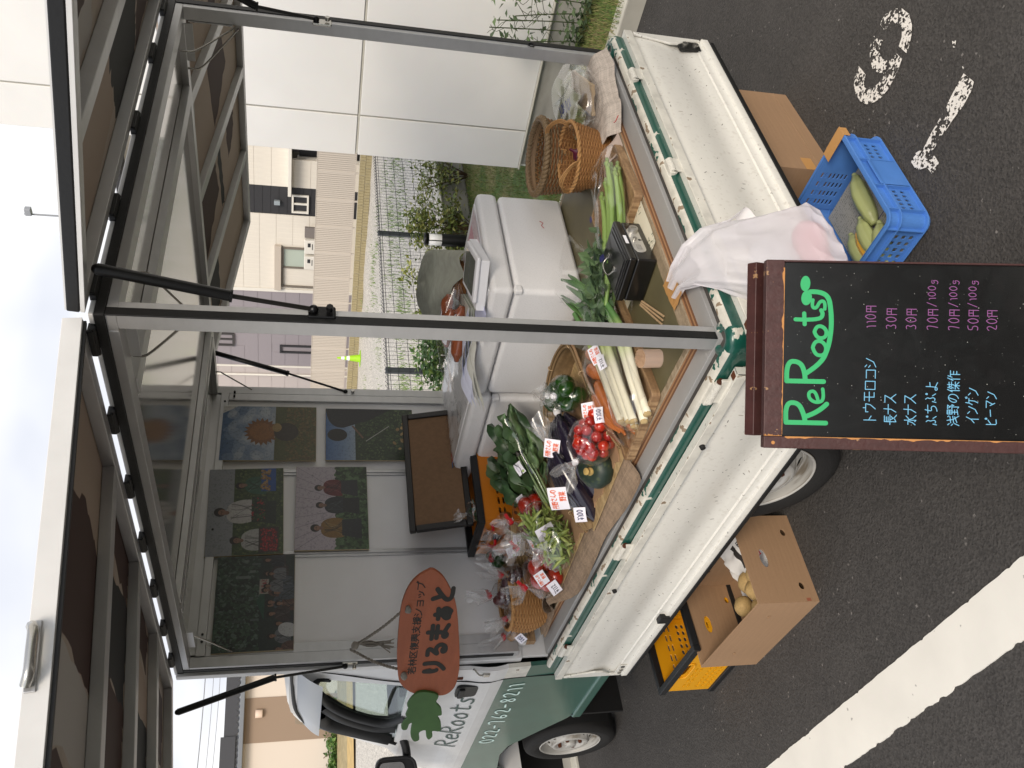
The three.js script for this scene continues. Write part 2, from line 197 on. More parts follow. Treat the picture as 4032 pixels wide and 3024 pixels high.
// ---------------------------------------------------------------- hand lettering: strokes on a 10 x 10 grid, '|' lifts the pen, y down
const GLYPH = {
  R: '0,10 0,0 5,0 7,2 6,4.5 0,5 8,10', e: '1,7 7,6.5 6,4.4 3,4 .8,6 1.5,9 4,10 7,9', o: '4,4 1,5.5 .6,8 3,10 6,9.4 7,6.5 4,4', t: '3,1 3,8 4.5,10 7,9|0,4 7,3.6', s: '6.5,4.6 3,4 1.5,5.6 5.5,7.2 6,9 3.5,10 .8,9',
  0: '4,0 1,2 .6,6 2.5,10 5.5,9 7,5 6,1 4,0', 1: '2,2 4,0 4,10', 2: '.8,2.4 3.5,0 6.4,2 5.5,5 1,10 7.4,9.4', 3: '1,1 4,0 6,2 3.5,4.6 6.5,7 4.5,10 1,9', 5: '6.5,0 1.6,0 1.2,4.4 5,4.2 6.8,7 4.5,10 1,9', 6: '5.5,0 2,4 1,8 3.5,10 6.5,8 5,5.4 1.6,6.5', 7: '.8,1 .8,0 6.8,0 3.5,10', 8: '4,5 1,3 3.6,0 6.4,2.6 4,5 .8,7.6 3.6,10 6.8,7.6 4,5', '-': '1.5,5.5 6,5', '/': '6.5,-1 1,11', g: '6.4,5 3,4 1.2,6.4 3.4,8.6 6.2,6 6.2,11 3,13 1,11.6', m: '0,10 0,5 2,4.4 3,10 3,5.4 5,4.4 6.4,10', M: '0,10 0,0 4,6 8,0 8,10', U: '0,0 0,8 3,10 6,8 6,0', J: '5,0 5,8 3,10 .6,8.6', I: '3,0 3,10', '¥': '0,0 4,4.6 8,0|4,4.6 4,10|1,5.4 7,5.4|1,7.4 7,7.4',
  円: '1,10 1,1 9,1 9,10|5,1 5,5|1,5 9,5', ト: '4,0 4,10|4,4 8,6', ウ: '5,0 5,2|1,4 1,2 9,2 8,6 4,10', モ: '1,1 9,1|.5,5 9.5,5|4.5,1 4.5,9 9,9', ロ: '1,1 9,1 9,9 1,9 1,1', コ: '1,1.6 9,1.6 9,9 1,9', シ: '1,1 3,2.4|.6,4 2.6,5.4|1,10 6,8 9.4,2',
  長: '3,4.6 3,0 9,0|3,1.6 8,1.6|3,3.1 8,3.1|0,4.6 10,4.6|3,4.6 3,9.6 6,8.4|5,4.8 7,8 10,10|8.6,5.6 6.4,7', ナ: '0,3.6 10,3.6|5.4,0 5,6 2,10', ス: '1,1 8.4,1 5,6 0.6,10|5,5.4 9.6,10', 水: '5,0 5,9.6 3.6,8.6|.6,3 4,3 2.6,6.6 .2,9|9.4,1.4 6,4|5.4,4 7,7 10,9.6',
  ぷ: '3.6,.4 5.4,1.8 4,4 5.6,6.4 4,8.6 2.4,7.8|.6,9 1.4,6|7,6 9,8.6|8.6,.4 7.8,1.4 8.8,2 9.6,1 8.6,.4', ち: '1,2.4 9,2|4.4,0 2.4,6 6.6,4.6 8.6,7 6,9.6 3,9.8', よ: '5,0 5,8.4 2.4,9.6 1,8 3.4,7 9,9.4|5,3.4 9,3',
  浅: '1,.6 2.4,1.8|.4,3.4 1.8,4.6|.4,9.8 2.4,6|3,3 9.4,2.2|3,5.4 9.6,4.6|3.4,8 9,6.2|5.4,0 6.4,5 9.8,9.6|9,.4 9.8,1.4', 野: '.6,.6 4.4,.6 4.4,4.6 .6,4.6 .6,.6|.6,2.6 4.4,2.6|2.5,.6 2.5,9|.4,6.6 4.6,6.6|0,9.4 5,8.6|5.6,.8 9.4,.8 7.4,3|6.6,1.8 8.6,3.4|5.4,4.4 9.8,4.4 8.8,6|7.6,4.4 7.6,10 6.4,9.2', の: '5.4,2 3.6,8 1.4,8.4 .8,5 4,1.4 8,1.8 9.4,5 7.6,9 5,9.8', 傑: '2.6,0 .4,4|1.6,2.6 1.6,10|4.6,.2 3.4,3.6|4.2,1.4 6,1.4 4,5|7.4,0 7.4,5|6,1.4 9.8,1.2|6,3.4 10,3.2|3,6.4 10,6.4|6.4,5.2 6.4,10|6.2,6.8 3.4,9.4|6.6,6.8 9.8,9.4', 作: '2.8,0 .4,4.4|1.8,3 1.8,10|5,.2 3.6,3.6|4.6,2.2 10,2.2|6.4,2.2 6.4,10|6.4,4.8 9.4,4.8|6.4,7.4 9.4,7.4',
  イ: '8,0 5,4 1,6.4|5.4,4 5.4,10', ン: '1,1.6 3.4,3.2|1,9.6 6,7.6 9.4,2.4', ゲ: '3,0 2.4,3 .6,5.4|2.6,2.6 8,2.6|5.6,2.6 5,7 3,10|8,0 8.6,1.2|9.2,-.4 9.8,.8', ピ: '2,1 2,8.6 3.4,9.4 8,9|7.6,2.4 2,5|9,0 8.2,1 9.2,1.6 10,.8 9,0', ー: '1,5 9,4.6', マ: '.8,1.6 9.2,1.6 5,7|3.4,4.8 6.4,8.6',
  若: '.4,1.6 9.6,1.6|3,0 3,3.2|7,0 7,3.2|.4,4.6 9.6,4.6|5.4,3 4,5 .6,8.6|3,6.6 8.8,6.6 8.8,10 3,10 3,6.6', 林: '.2,2.8 4.6,2.8|2.4,0 2.4,10|2.4,3 .2,7|2.4,3.4 4.4,6|5,2.8 10,2.8|7.4,0 7.4,10|7.4,3 5.2,7.4|7.4,3 10,7.4', 区: '9.4,.8 .8,.8 .8,9.4 9.8,9.4|2.8,2.4 7.8,7.6|7.6,2.2 2.6,7.8', 復: '2.6,0 .4,3|3,2.4 .2,6|1.8,4.4 1.8,10|5,0 3.6,2.4|4.4,1 9.8,1|4.4,2.4 9,2.4 9,5 4.4,5 4.4,2.4|4.4,3.7 9,3.7|6,5 3.6,7.6|5.4,6 8.8,6 4,10|5,7 10,10', 興: '1,.4 1,6.4|1,.6 3,.6|1,2.6 2.6,2.6|1,4.6 2.6,4.6|9,.4 9,6.4|7,.6 9,.6|7.4,2.6 9,2.6|7.4,4.6 9,4.6|3.6,6 3.6,.4 6.4,.4 6.4,6|4.2,2 5.8,2|4.2,3.4 5.8,3.4 5.8,5 4.2,5 4.2,3.4|0,6.6 10,6.6|3,7.4 .6,10|7,7.4 9.4,10', 支: '.8,2 9.2,2|5,0 5,4.4|1.6,4.4 8,4.4 5,8 .4,10|3,5.4 6,8.4 9.8,10', 援: '.2,2.4 3.6,2.4|2,0 2,9.4 .8,8.8|.2,6.6 3.8,5|9,.2 4.4,1|5,1.8 5.4,3|7,1.6 7.2,2.8|9.4,1.4 8.4,3|4.4,3.8 9.8,3.8|4,5.4 10,5.4|6.4,3.8 4,9.6|5.6,6.6 9,6.6 4.6,10|5.6,7.4 10,10', ョ: '2,3 8.4,3 8.4,10 2,10|2,6.4 8.4,6.4', ッ: '1.6,4 2.6,6|4.6,3.4 5.6,5.4|9,3.6 7.4,8 4,10', プ: '.6,1.6 8.4,1.6 7,6.4 2.6,10|9.4,-.4 8.6,.6 9.6,1.2 10.2,.4 9.4,-.4',
  り: '2.4,.4 1.8,5 3,6.4|2.4,.4 3,3|7.4,.2 8,5 6.4,8 3.6,10', る: '2,1 7.6,.6 1.4,6.4 5.4,4.4 8.6,6.4 7.4,9.4 4,9.8 3.4,8.2 5.6,8 6,9.2', ま: '1,2 9,2|1.4,4.4 8.6,4.4|5,0 5,8 3,9.6 1.4,8.4 3.4,7 9,9.6', ぁ: '2,4 8,3.6|4.6,2.4 4.4,6 5,9.4|7,5 5,8.6 2.6,9.4 2,7.6 5,5.4 8,6 8.4,8 6.4,9.8', と: '3,.4 4.4,4|8.6,2 3,5.6 2,8 4.4,9.6 8.8,9.4', 丹: '2,10 2.4,.6 8.4,.6 8.4,9.6 7.2,9|4.4,2.4 5.6,4|0,5.4 10,5.4', さ: '1,2.6 9,2|5,0 7.4,5|2,6 3,9 7.6,9.4', ん: '4.4,.4 .8,9.6 3.6,5.4 5,8.6 7,9.4 9.6,6.4', 菜: '.4,1.4 9.6,1.4|3,0 3,2.6|7,0 7,2.6|8.6,3 1.4,3.8|2.4,4.4 3.2,5.4|5,4.2 5,5.4|8,4 7,5.4|.4,6.6 9.6,6.6|5,5.4 5,10|4.8,6.8 .8,9.8|5.2,6.8 9.2,9.8', 枚: '.2,2.8 4.4,2.8|2.3,0 2.3,10|2.3,3 .2,7|5.6,.2 4.6,4|5.2,2.4 10,2.4|8.8,2.4 4.4,10|5.6,4.4 9.8,10', 入: '3,.6 4.8,.8 5,3 .4,9.8|5,3 9.8,9.8', 無: '2.6,0 .8,2.6|2,1.4 9.4,1.4|.4,4.2 9.8,4.2|2.4,1.4 2.4,6.6|4.4,1.4 4.4,6.6|6.4,1.4 6.4,6.6|8.2,1.4 8.2,6.6|.4,6.6 9.6,6.6|1,8 .4,10|3.6,8 4,9.6|6,8 6.6,9.6|8.4,8 9.6,10', 印: '4,.4 1,1.4 1,8.6|1,4.6 4.4,4.6|1,8.4 4.6,7.6|6,10 6,1 9.4,1 9.4,7 8,7', 良: '5,0 5,1.4|2,1.4 8.4,1.4 8.4,5.4 2,5.4|2,3.4 8.4,3.4|2,1.4 2,9.6 4.8,8.4|4.6,5.4 6,8 10,10|8.8,6.2 6.4,7.6', 品: '3,.4 7.2,.4 7.2,4 3,4 3,.4|.6,5.6 4.4,5.6 4.4,9.8 .6,9.8 .6,5.6|5.8,5.6 9.6,5.6 9.6,9.8 5.8,9.8 5.8,5.6',
};
const WIDE = (c) => c.charCodeAt(0) > 255;
// write text from (x, y), cells w wide and h high, in strokes lw thick; latin letters take 0.8 of a cell
function pen(g, text, x, y, w, h, lw, wave = 0) {
  g.lineWidth = lw;
  for (const ch of text) {
    const s = GLYPH[ch], k = WIDE(ch) ? 0.9 : 0.95;
    if (s) for (const run of s.split('|')) {
      const p = run.split(' ').map((q) => { const [a, b] = q.split(',').map(Number); return [x + a / 10 * w * k, y + b / 10 * h + wave * Math.sin(x * 0.05)]; }), soft = !WIDE(ch) || 'ぷちよのりるまぁとさん'.includes(ch), n = p.length - 1;
      g.beginPath(); g.moveTo(...p[0]);
      if (soft && n > 1) { for (let i = 1; i < n; i++) g.quadraticCurveTo(...p[i], i === n - 1 ? p[n][0] : (p[i][0] + p[i + 1][0]) / 2, i === n - 1 ? p[n][1] : (p[i][1] + p[i + 1][1]) / 2); } else for (const q of p.slice(1)) g.lineTo(...q);
      g.stroke();
    }
    x += WIDE(ch) ? w : ch === '1' ? w * 0.6 : w * 0.9;
  }
  return x;
}
// ---------------------------------------------------------------- yard, kerbs, lawn, gravel lot, buildings
function leaves(n, at, size, cols) { // small bent leaf faces; at() gives a place
  const pos = [], col = [], q = new THREE.Quaternion(), a = V(), e = new THREE.Euler();
  for (let i = 0; i < n; i++) {
    const c = at(i); e.set(rr(-1.2, 1.2), rr(0, 6.28), rr(-1, 1)); q.setFromEuler(e); const s = size * rr(0.6, 1.3), k = cols[Math.floor(rnd() * cols.length)], b = rr(0.75, 1.2);
    const P = [[0, 0, 0], [0.28, 0.12, 0.5], [0, 0, 1.1], [-0.28, 0.12, 0.5]].map(([x, y, z]) => a.set(x * s, y * s, z * s).applyQuaternion(q).toArray().map((v, d) => v + c[d]));
    for (const t of [0, 1, 2, 0, 2, 3]) { pos.push(...P[t]); col.push(k[0] * b, k[1] * b, k[2] * b); }
  }
  const g = new THREE.BufferGeometry(); g.setAttribute('position', new THREE.Float32BufferAttribute(pos, 3)); g.setAttribute('color', new THREE.Float32BufferAttribute(col, 3)); g.computeVertexNormals(); g.setAttribute('uv', new THREE.Float32BufferAttribute(new Float32Array(pos.length / 3 * 2), 2)); return g;
}
M.leaf = phys(0xffffff, 0.6, { vertexColors: true, transmission: 0.25, thickness: 0 });
M.stem = std(0x4c3a26, 0.9); M.blade = std(0xffffff, 0.8, { vertexColors: true });
function grass(n, at, h, cols) {
  const pos = [], col = [];
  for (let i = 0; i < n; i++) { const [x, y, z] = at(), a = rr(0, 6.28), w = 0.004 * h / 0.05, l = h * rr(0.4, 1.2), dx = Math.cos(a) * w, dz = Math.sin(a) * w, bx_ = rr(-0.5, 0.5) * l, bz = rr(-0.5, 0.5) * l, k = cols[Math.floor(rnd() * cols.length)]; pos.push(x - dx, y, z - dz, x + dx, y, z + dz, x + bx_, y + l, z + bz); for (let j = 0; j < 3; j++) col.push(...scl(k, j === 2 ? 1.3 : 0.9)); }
  const g = new THREE.BufferGeometry(); g.setAttribute('position', new THREE.Float32BufferAttribute(pos, 3)); g.setAttribute('color', new THREE.Float32BufferAttribute(col, 3)); g.computeVertexNormals(); g.setAttribute('uv', new THREE.Float32BufferAttribute(new Float32Array(n * 6), 2)); return g;
}
{
  const GR = [[0.1, 0.17, 0.035], [0.14, 0.2, 0.045], [0.2, 0.2, 0.07], [0.26, 0.22, 0.1]], LUSH = [[0.12, 0.2, 0.05], [0.16, 0.25, 0.07], [0.22, 0.29, 0.1]];
  const sheet = (x0, x1, z0, z1, y, n = 1, bump = 0) => { const g = new THREE.PlaneGeometry(x1 - x0, z1 - z0, n, n); g.rotateX(-Math.PI / 2); g.translate((x0 + x1) / 2, y, (z0 + z1) / 2); if (bump) { const p = g.attributes.position; for (let i = 0; i < p.count; i++) p.setY(i, y + bump * (fbm(p.getX(i) * 0.7, p.getZ(i) * 0.7, 3, 4) - 0.5)); g.computeVertexNormals(); } return uvBox(g); };
  struct('ground', sheet(-200, 200, -200, 200, -0.02), M.turf);
  struct('car_park', sheet(-16, 3.12, -4.02, 26, 0), M.asphalt);
  struct('lawn', sheet(3.0, 16, -4.1, 26, 0.1, 40, 0.03), M.turf);
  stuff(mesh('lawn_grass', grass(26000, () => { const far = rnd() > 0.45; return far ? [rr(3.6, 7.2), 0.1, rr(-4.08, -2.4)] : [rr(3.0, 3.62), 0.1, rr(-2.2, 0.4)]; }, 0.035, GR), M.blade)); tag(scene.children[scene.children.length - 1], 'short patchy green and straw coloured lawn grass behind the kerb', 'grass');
  { const k = thing('kerb', 'pale concrete kerb between the asphalt and the lawn', 'kerb'); for (let i = 0; i < 16; i++) mesh('kerb_stone', bx(2.985, 3.12, -0.05, 0.105 + 0.002 * (i % 2), -4.1 + i * 0.606, -4.1 + i * 0.606 + 0.6, 0.012), M.concreteLight, k); }
  // drain covers ahead of the truck
  { const d = thing('drain_channel', 'row of pale slotted concrete drain covers ahead of the front wheel', 'drain'); const slots = [0, 1, 2, 3].map((i) => ring(-0.12 + i * 0.08, 0, 0.012, 0.075, 10, 4)); const g = plate([[-0.245, -0.17], [0.245, -0.17], [0.245, 0.17], [-0.245, 0.17]], 0.06, slots, 0.006).rotateX(-Math.PI / 2); for (let i = -6; i < 7; i++) { const m = mesh('drain_cover', g, M.concreteLight, d); m.position.set(0.32 + i * 0.5, -0.045, -4.2); } mesh('drain_bed', bx(-3, 3.9, -0.3, -0.05, -4.4, -4.03), M.concrete, d); }
  // low block wall behind the lawn
  { const w = thing('block_wall', 'low grey concrete block wall along the back of the lawn under the wire fence', 'wall'); const g = bx(0.003, 0.597, 0, 0.138, -0.1, 0, 0.004); for (let i = -4; i < 22; i++) for (let r = 0; r < 2; r++) { const m = mesh('block', g, M.concrete, w); m.position.set(i * 0.6 + (r ? 0.3 : 0), 0.1 + r * 0.14, -4.12); } mesh('wall_cap', bx(-2.7, 13.5, 0.38, 0.395, -4.235, -4.1, 0.004), M.concreteLight, w); mesh('wall_core', bx(-2.6, 13.4, -0.1, 0.379, -4.225, -4.135), M.concrete, w); }
  struct('gravel_lot', sheet(-40, 40, -33, -4.23, 0.2, 90, 0.12), M.gravel);
  struct('dry_field', sheet(-40, 15.2, -33.2, -24.3, 0.27, 30, 0.05), std(0xffffff, 0.95, { map: tex(256, 2.5, (x, y) => scl([0.34, 0.27, 0.14], 0.5 + fbm(x * 20, y * 20, 6, 4, 20))) }));
  struct('sand_strip', sheet(-40, 15.1, -24.29, -21.4, 0.275, 20, 0.03), std(0xffffff, 0.95, { map: tex(256, 2.5, (x, y) => scl([0.52, 0.36, 0.14], 0.7 + 0.6 * fbm(x * 16, y * 16, 8, 4, 16))) }));
  struct('road', sheet(-60, 16, -36, -33.2, 0.28), M.concreteLight);
  { const c = thing('road_kerb', 'far pale concrete kerb strip beyond the dry field', 'kerb'); mesh('kerb_stone', bx(-40, 15, 0.2, 0.42, -35.4, -35.1), M.concreteLight, c); mesh('kerb_rail', bx(-40, 15, 0.5, 0.62, -35.7, -35.66), M.aluWhite, c); for (let i = 0; i < 12; i++) mesh('rail_post', bx(-14 + i * 2.4, -13.94 + i * 2.4, 0.2, 0.62, -35.78, -35.72), M.aluWhite, c); }
  // weeds on the gravel
  const tuft = []; for (let i = 0; i < 230; i++) { const s = rnd(); tuft.push(s < 0.5 ? [rr(3, 12), rr(-9.2, -7.2)] : s < 0.8 ? [rr(5, 14), rr(-13, -9)] : [rr(4, 16), rr(-16, -5)]); }
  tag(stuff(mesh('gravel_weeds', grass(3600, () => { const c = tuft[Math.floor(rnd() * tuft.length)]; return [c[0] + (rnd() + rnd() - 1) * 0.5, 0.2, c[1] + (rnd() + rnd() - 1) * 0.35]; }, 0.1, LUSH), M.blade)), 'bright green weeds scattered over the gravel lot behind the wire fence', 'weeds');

  // white building: panels with recessed joints on a plinth
  { const b = thing('white_building', 'tall white panelled building with a grey plinth at the right', 'building', [3.604, 0, -2.086], [0, 0.066, 0]);
    // local z runs along the wall, +x into the building
    const cols = [[0, 0.285], [0.297, 3.9], [3.912, 7.5], [7.512, 11.1]], rows = [[0.3, 1.418], [1.434, 3.62], [3.636, 5.8], [5.816, 8.6]];
    for (const [z0, z1] of cols) for (const [y0, y1] of rows) mesh('wall_panel', bx(0, 0.06, y0, y1, z0, z1, 0.004), M.facade, b);
    for (const [y0, y1] of rows) mesh('wall_panel', bx(0.061, 4, y0, y1, 0.002, 0.06, 0.004), M.facade, b);
    mesh('wall_core', bx(0.02, 6, 0.1, 8.6, 0.012, 11.1), M.facade, b); mesh('joint_sealant', bx(0.008, 0.02, 0.3, 8.6, 0.29, 0.296), M.concreteLight, b); mesh('joint_sealant', bx(0.006, 0.02, 1.42, 1.431, 0.01, 11), M.concreteLight, b);
    mesh('plinth', bx(0.015, 6, -0.1, 0.285, 0.03, 11.1), M.concrete, b); mesh('plinth_drip', bx(-0.012, 0.05, 0.287, 0.299, -0.002, 11.1, 0.003), M.concreteLight, b); mesh('roof_edge', bx(-0.03, 6, 8.6, 8.75, -0.03, 11.1), M.alu, b); }
  // wire fence on the wall
  { const f = thing('wire_fence', 'dark grey welded wire mesh fence with flat posts on the low block wall', 'fence', [0, 0, -4.29]);
    const wire = std(0x34363a, 0.5), thin = (a, b) => cyl(a, b, 0.0022, 0.0022, 4, true);
    const zig = (a, n) => { const o = []; for (let i = 0; i < n; i++) { const x = a + i * 0.05; o.push(thin([x, 1.02, 0], [x + 0.012, 1.045, -0.03]), thin([x + 0.012, 1.045, -0.03], [x, 1.02, -0.06])); } return o; };
    const bay = merge([Array.from({ length: 37 }, (_, i) => thin([i * 0.05, 0.4, 0], [i * 0.05, 1.02, 0])), [0.43, 0.53, 0.63, 0.73, 0.83, 0.93, 1.0, 1.02].map((y) => cyl([0, y, 0.003], [1.82, y, 0.003], 0.0026, 0.0026, 4)), cyl([0, 1.02, -0.06], [1.82, 1.02, -0.06], 0.003, 0.003, 4), zig(0, 37)]);
    for (let i = -4; i < 6; i++) { const m = stuff(mesh('mesh_panel', bay, wire, f)); m.position.x = 3.62 + i * 1.84; const q = mesh('post', bx(3.575 + i * 1.84, 3.635 + i * 1.84, 0.2, 1.04, -0.03, -0.005, 0.004), std(0x3e4347, 0.5), f); } }
  // bollard lamp
  { const l = thing('bollard_lamp', 'black bollard lamp with a white lens band beside the low block wall', 'lamp', [4.86, 0.1, -3.85]); mesh('column', lathe([[0.06, 0], [0.06, 0.4], [0.0, 0.4]], 24), M.blackMetal, l); mesh('lens', lathe([[0.0, 0.401], [0.054, 0.401], [0.054, 0.525], [0, 0.525]], 24), std(0xf2f2f4, 0.4), l); mesh('cap', lathe([[0, 0.526], [0.06, 0.526], [0.06, 0.558], [0.05, 0.565], [0, 0.565]], 24), M.blackMetal, l); for (const a of [0.5, 2.6, 4.7]) mesh('bar', cyl([0.056 * Math.cos(a), 0.4, 0.056 * Math.sin(a)], [0.056 * Math.cos(a), 0.53, 0.056 * Math.sin(a)], 0.005, 0.005, 6), M.blackMetal, l); }
  // shrubs along the wall
  const shrub = (name, label, x, z, h, r, n, cols, size = 0.05, lift = 0.25) => { const s = thing(name, label, 'shrub', [x, 0.1, z], 0, 'shrubs along the low block wall'); const cl = Array.from({ length: 16 }, () => { const a = rr(0, 6.28), d = r * Math.sqrt(rnd()); return [Math.cos(a) * d, h * rr(lift, 1), Math.sin(a) * d * 0.6]; });
    mesh('foliage', leaves(n, () => { const c = cl[Math.floor(rnd() * 16)], k = 0.16; return [c[0] + (rnd() + rnd() - 1) * k, c[1] + (rnd() + rnd() - 1) * k * 0.8, c[2] + (rnd() + rnd() - 1) * k]; }, size, cols), M.leaf, s);
    mesh('stems', cl.map((c) => tube([[c[0] * 0.1, 0, c[2] * 0.1], [c[0] * 0.5, c[1] * 0.5, c[2] * 0.5], c], 0.005, 6, 4)), M.stem, s); return s; };
  const YG = [[0.16, 0.2, 0.03], [0.22, 0.25, 0.05], [0.1, 0.15, 0.03], [0.3, 0.3, 0.08]], DG = [[0.05, 0.11, 0.03], [0.07, 0.15, 0.04], [0.13, 0.2, 0.04]];
  shrub('shrub', 'sparse yellow green shrub beside the white building corner', 6.1, -4.0, 0.5, 0.3, 700, YG, 0.045); shrub('shrub', 'yellow green shrub on thin stems right of the bollard lamp', 5.2, -3.98, 0.62, 0.34, 1500, YG, 0.05);
  shrub('shrub', 'loose yellow green shrub behind the cloth covered basket', 4.2, -4.02, 0.75, 0.34, 1000, YG, 0.05); shrub('shrub', 'dense dark green shrub behind the bag of sweet potatoes', 3.45, -4.0, 0.68, 0.42, 2600, DG, 0.055, 0.1);
  // tall weed by the white building
  { const s = thing('tall_weed', 'tall thin branching weed at the foot of the white building', 'weed', [3.5, 0.1, -0.95]); const st = []; for (let i = 0; i < 5; i++) { const z = -0.1 + i * 0.06, l = rr(0.4, 0.62), dz = rr(-0.06, 0.06) - 0.05; st.push(tube([[0, 0, z], [0, l * 0.5, z + dz * 0.4], [0, l, z + dz]], 0.0035, 8, 5)); for (let k = 0; k < 6; k++) { const t = rr(0.35, 1), y = l * t, zz = z + dz * t; st.push(tube([[0, y, zz], [rr(-0.03, 0.03), y + 0.05, zz + rr(-0.07, 0.07)], [rr(-0.05, 0.05), y + rr(0.06, 0.1), zz + rr(-0.11, 0.11)]], 0.0018, 5, 4)); } }
    mesh('stems', st, std(0x3a4427, 0.9), s); mesh('foliage', leaves(260, () => [rr(-0.07, 0.07), rnd() < 0.75 ? rr(0.02, 0.16) : rr(0.2, 0.62), rr(-0.2, 0.24)], 0.05, [[0.06, 0.1, 0.04], [0.1, 0.16, 0.06]]), M.leaf, s); }

  // ribbed retaining wall, slat fence, house, cone: local x runs along them, z away from the car park
  const O = [17, 0, -11.5], TH = 1.8235;
  { const w = thing('retaining_wall', 'low beige ribbed concrete wall across the gravel lot below the slat fence', 'wall', O, TH); const g = merge([bx(0.004, 0.396, 0, 0.148, 0.012, 0.12, 0.002), Array.from({ length: 5 }, (_, i) => bx(0.012 + i * 0.077, 0.07 + i * 0.077, 0.006, 0.142, 0, 0.014, 0.003))]); for (let i = -14; i < 28; i++) for (let r = 0; r < 2; r++) mesh('block', g, std(0xcfc3a2, 0.9, { map: M.concreteLight.map }), w).position.set(i * 0.4 + 0.2 * r, 0.18 + r * 0.152, 0); mesh('wall_core', bx(-5.5, 11, -0.2, 0.484, 0.02, 0.11), M.concreteLight, w); }
  { const f = thing('slat_fence', 'beige vertical slat fence with panels between thin posts', 'fence', [O[0] + 0.05, 0, O[2]], TH); const slat = merge(Array.from({ length: 14 }, (_, i) => bx(0.02 + i * 0.0525, 0.064 + i * 0.0525, 0.575, 1.515, 0.04, 0.055, 0.003))), back = std(0x8f877e, 0.8), m = std(0xbcb3a8, 0.7); for (let i = -6; i < 14; i++) { stuff(mesh('slat_panel', slat, m, f)).position.x = 0.6 + i * 0.76; mesh('post', bx(-0.018, 0.018, 0.48, 1.53, 0.03, 0.075, 0.003), m, f).position.x = 0.6 + i * 0.76; mesh('panel_back', bx(0.018, 0.742, 0.59, 1.5, 0.0562, 0.062), back, f).position.x = 0.6 + i * 0.76; } mesh('rail', bx(-4, 11.3, 1.517, 1.532, 0.03, 0.08, 0.002), m, f); mesh('rail', bx(-4, 11.3, 0.558, 0.572, 0.03, 0.08, 0.002), m, f); }
  { const h = thing('beige_house', 'two storey house with beige siding, a dark strip and white windows behind the slat fence', 'house', [O[0] + 1.934, 0, O[2] - 0.5], TH);
    const beige = std(0xffffff, 0.8, { map: tex(128, 1.2, (x, y) => scl([0.68, 0.635, 0.56], 0.93 + 0.12 * fbm(x * 30, y * 4, 3, 3, 4))) }), lav = std(0x8d878c, 0.8), pale = std(0xb3aba9, 0.8), dark = std(0x2c2c2f, 0.7), white = std(0xd9d5cc, 0.6);
    const siding = (s0, s1, y0, y1, m, holes = [], rowH = 0.455) => { for (let y = y0; y < y1 - 0.01; y += rowH) { const t = Math.min(y + rowH, y1); let cuts = [[s0, s1]]; for (const [a, b, c, d] of holes) if (c < t - 0.05 && d > y + 0.05) cuts = cuts.flatMap(([p, q]) => [[p, Math.min(q, a)], [Math.max(p, b), q]].filter(([u, v]) => v - u > 0.02)); for (const [p, q] of cuts) mesh('siding_board', bx(p + 0.002, q - 0.002, y + 0.004, t - 0.004, 0, 0.02, 0.003), m, h); } mesh('wall_core', bx(s0, s1, y0, y1, 0.012, 0.1), m, h); };
    siding(2.03, 2.04, 0.2, 0.3, beige); siding(-3, 1.9, 2.25, 6.4, beige); siding(1.9, 2.72, 0.3, 6.4, dark, [[2.1, 2.64, 1.7, 2.15]], 0.22); siding(2.73, 5.1, 0.3, 6.4, beige, [[3.68, 5.04, 1.4, 2.62]]); siding(5.2, 7.85, 0.3, 6.4, lav, [[7.07, 7.35, 1.3, 2.46], [6.7, 7.15, 3.8, 5]], 0.4); siding(7.9, 12, 0.3, 6.4, pale, [], 0.4);
    mesh('corner_trim', bx(5.1, 5.2, 0.3, 6.4, -0.03, 0.1, 0.004), white, h); mesh('corner_trim', bx(7.85, 7.9, 0.3, 6.4, -0.03, 0.1), white, h); mesh('downpipe', cyl([8.18, 0.3, -0.05], [8.18, 6.4, -0.05], 0.035, 0.035, 8), white, h);
    // entrance recess
    mesh('porch_beam', bx(-3, 2.03, 2.17, 2.26, -0.35, 0.1, 0.006), white, h); siding(1.1, 1.9, 0.3, 2.165, beige); mesh('porch_wall', bx(-3, 1.1, 0.3, 2.16, 0.6, 0.7), lav, h); { const d = mesh('door', bx(0.76, 1.1, 0.3, 1.98, 0.3, 0.36), std(0x101113, 0.4), h); mesh('door_frame', bx(1.11, 1.16, 0.3, 2.03, 0.2, 0.4), white, d); } siding(0, 0.7, 0.3, 2.16, beige);
    const window_ = (s0, s1, y0, y1, m, split) => { const fr = mesh('window', [bx(s0, s1, y1 - 0.05, y1, -0.05, 0.06), bx(s0, s1, y0, y0 + 0.05, -0.06, 0.06), bx(s0, s0 + 0.05, y0 + 0.05, y1 - 0.05, -0.05, 0.06), bx(s1 - 0.05, s1, y0 + 0.05, y1 - 0.05, -0.05, 0.06), ...(split ? [bx((s0 + s1) / 2 - 0.025, (s0 + s1) / 2 + 0.025, y0 + 0.05, y1 - 0.05, -0.03, 0.05)] : [])], m, h); mesh('pane', bx(s0 + 0.05, s1 - 0.05, y0 + 0.05, y1 - 0.05, 0.02, 0.03), phys(0x30383a, 0.04, { clearcoat: 1 }), fr); return fr; };
    window_(2.1, 2.64, 1.7, 2.16, white, true); const sash = window_(3.72, 5.02, 1.3, 2.42, std(0x6f675d, 0.5), true); mesh('shutter_box', bx(3.66, 5.08, 2.43, 2.62, -0.14, 0.02, 0.01), std(0xb8ada0, 0.5), sash); mesh('curtain', bx(3.78, 4.36, 1.36, 2.36, 0.004, 0.012), std(0xa9b3a8, 0.7), sash); window_(7.07, 7.35, 1.3, 2.46, dark); window_(6.7, 7.15, 3.8, 5, std(0x3d3a3a, 0.5), true);
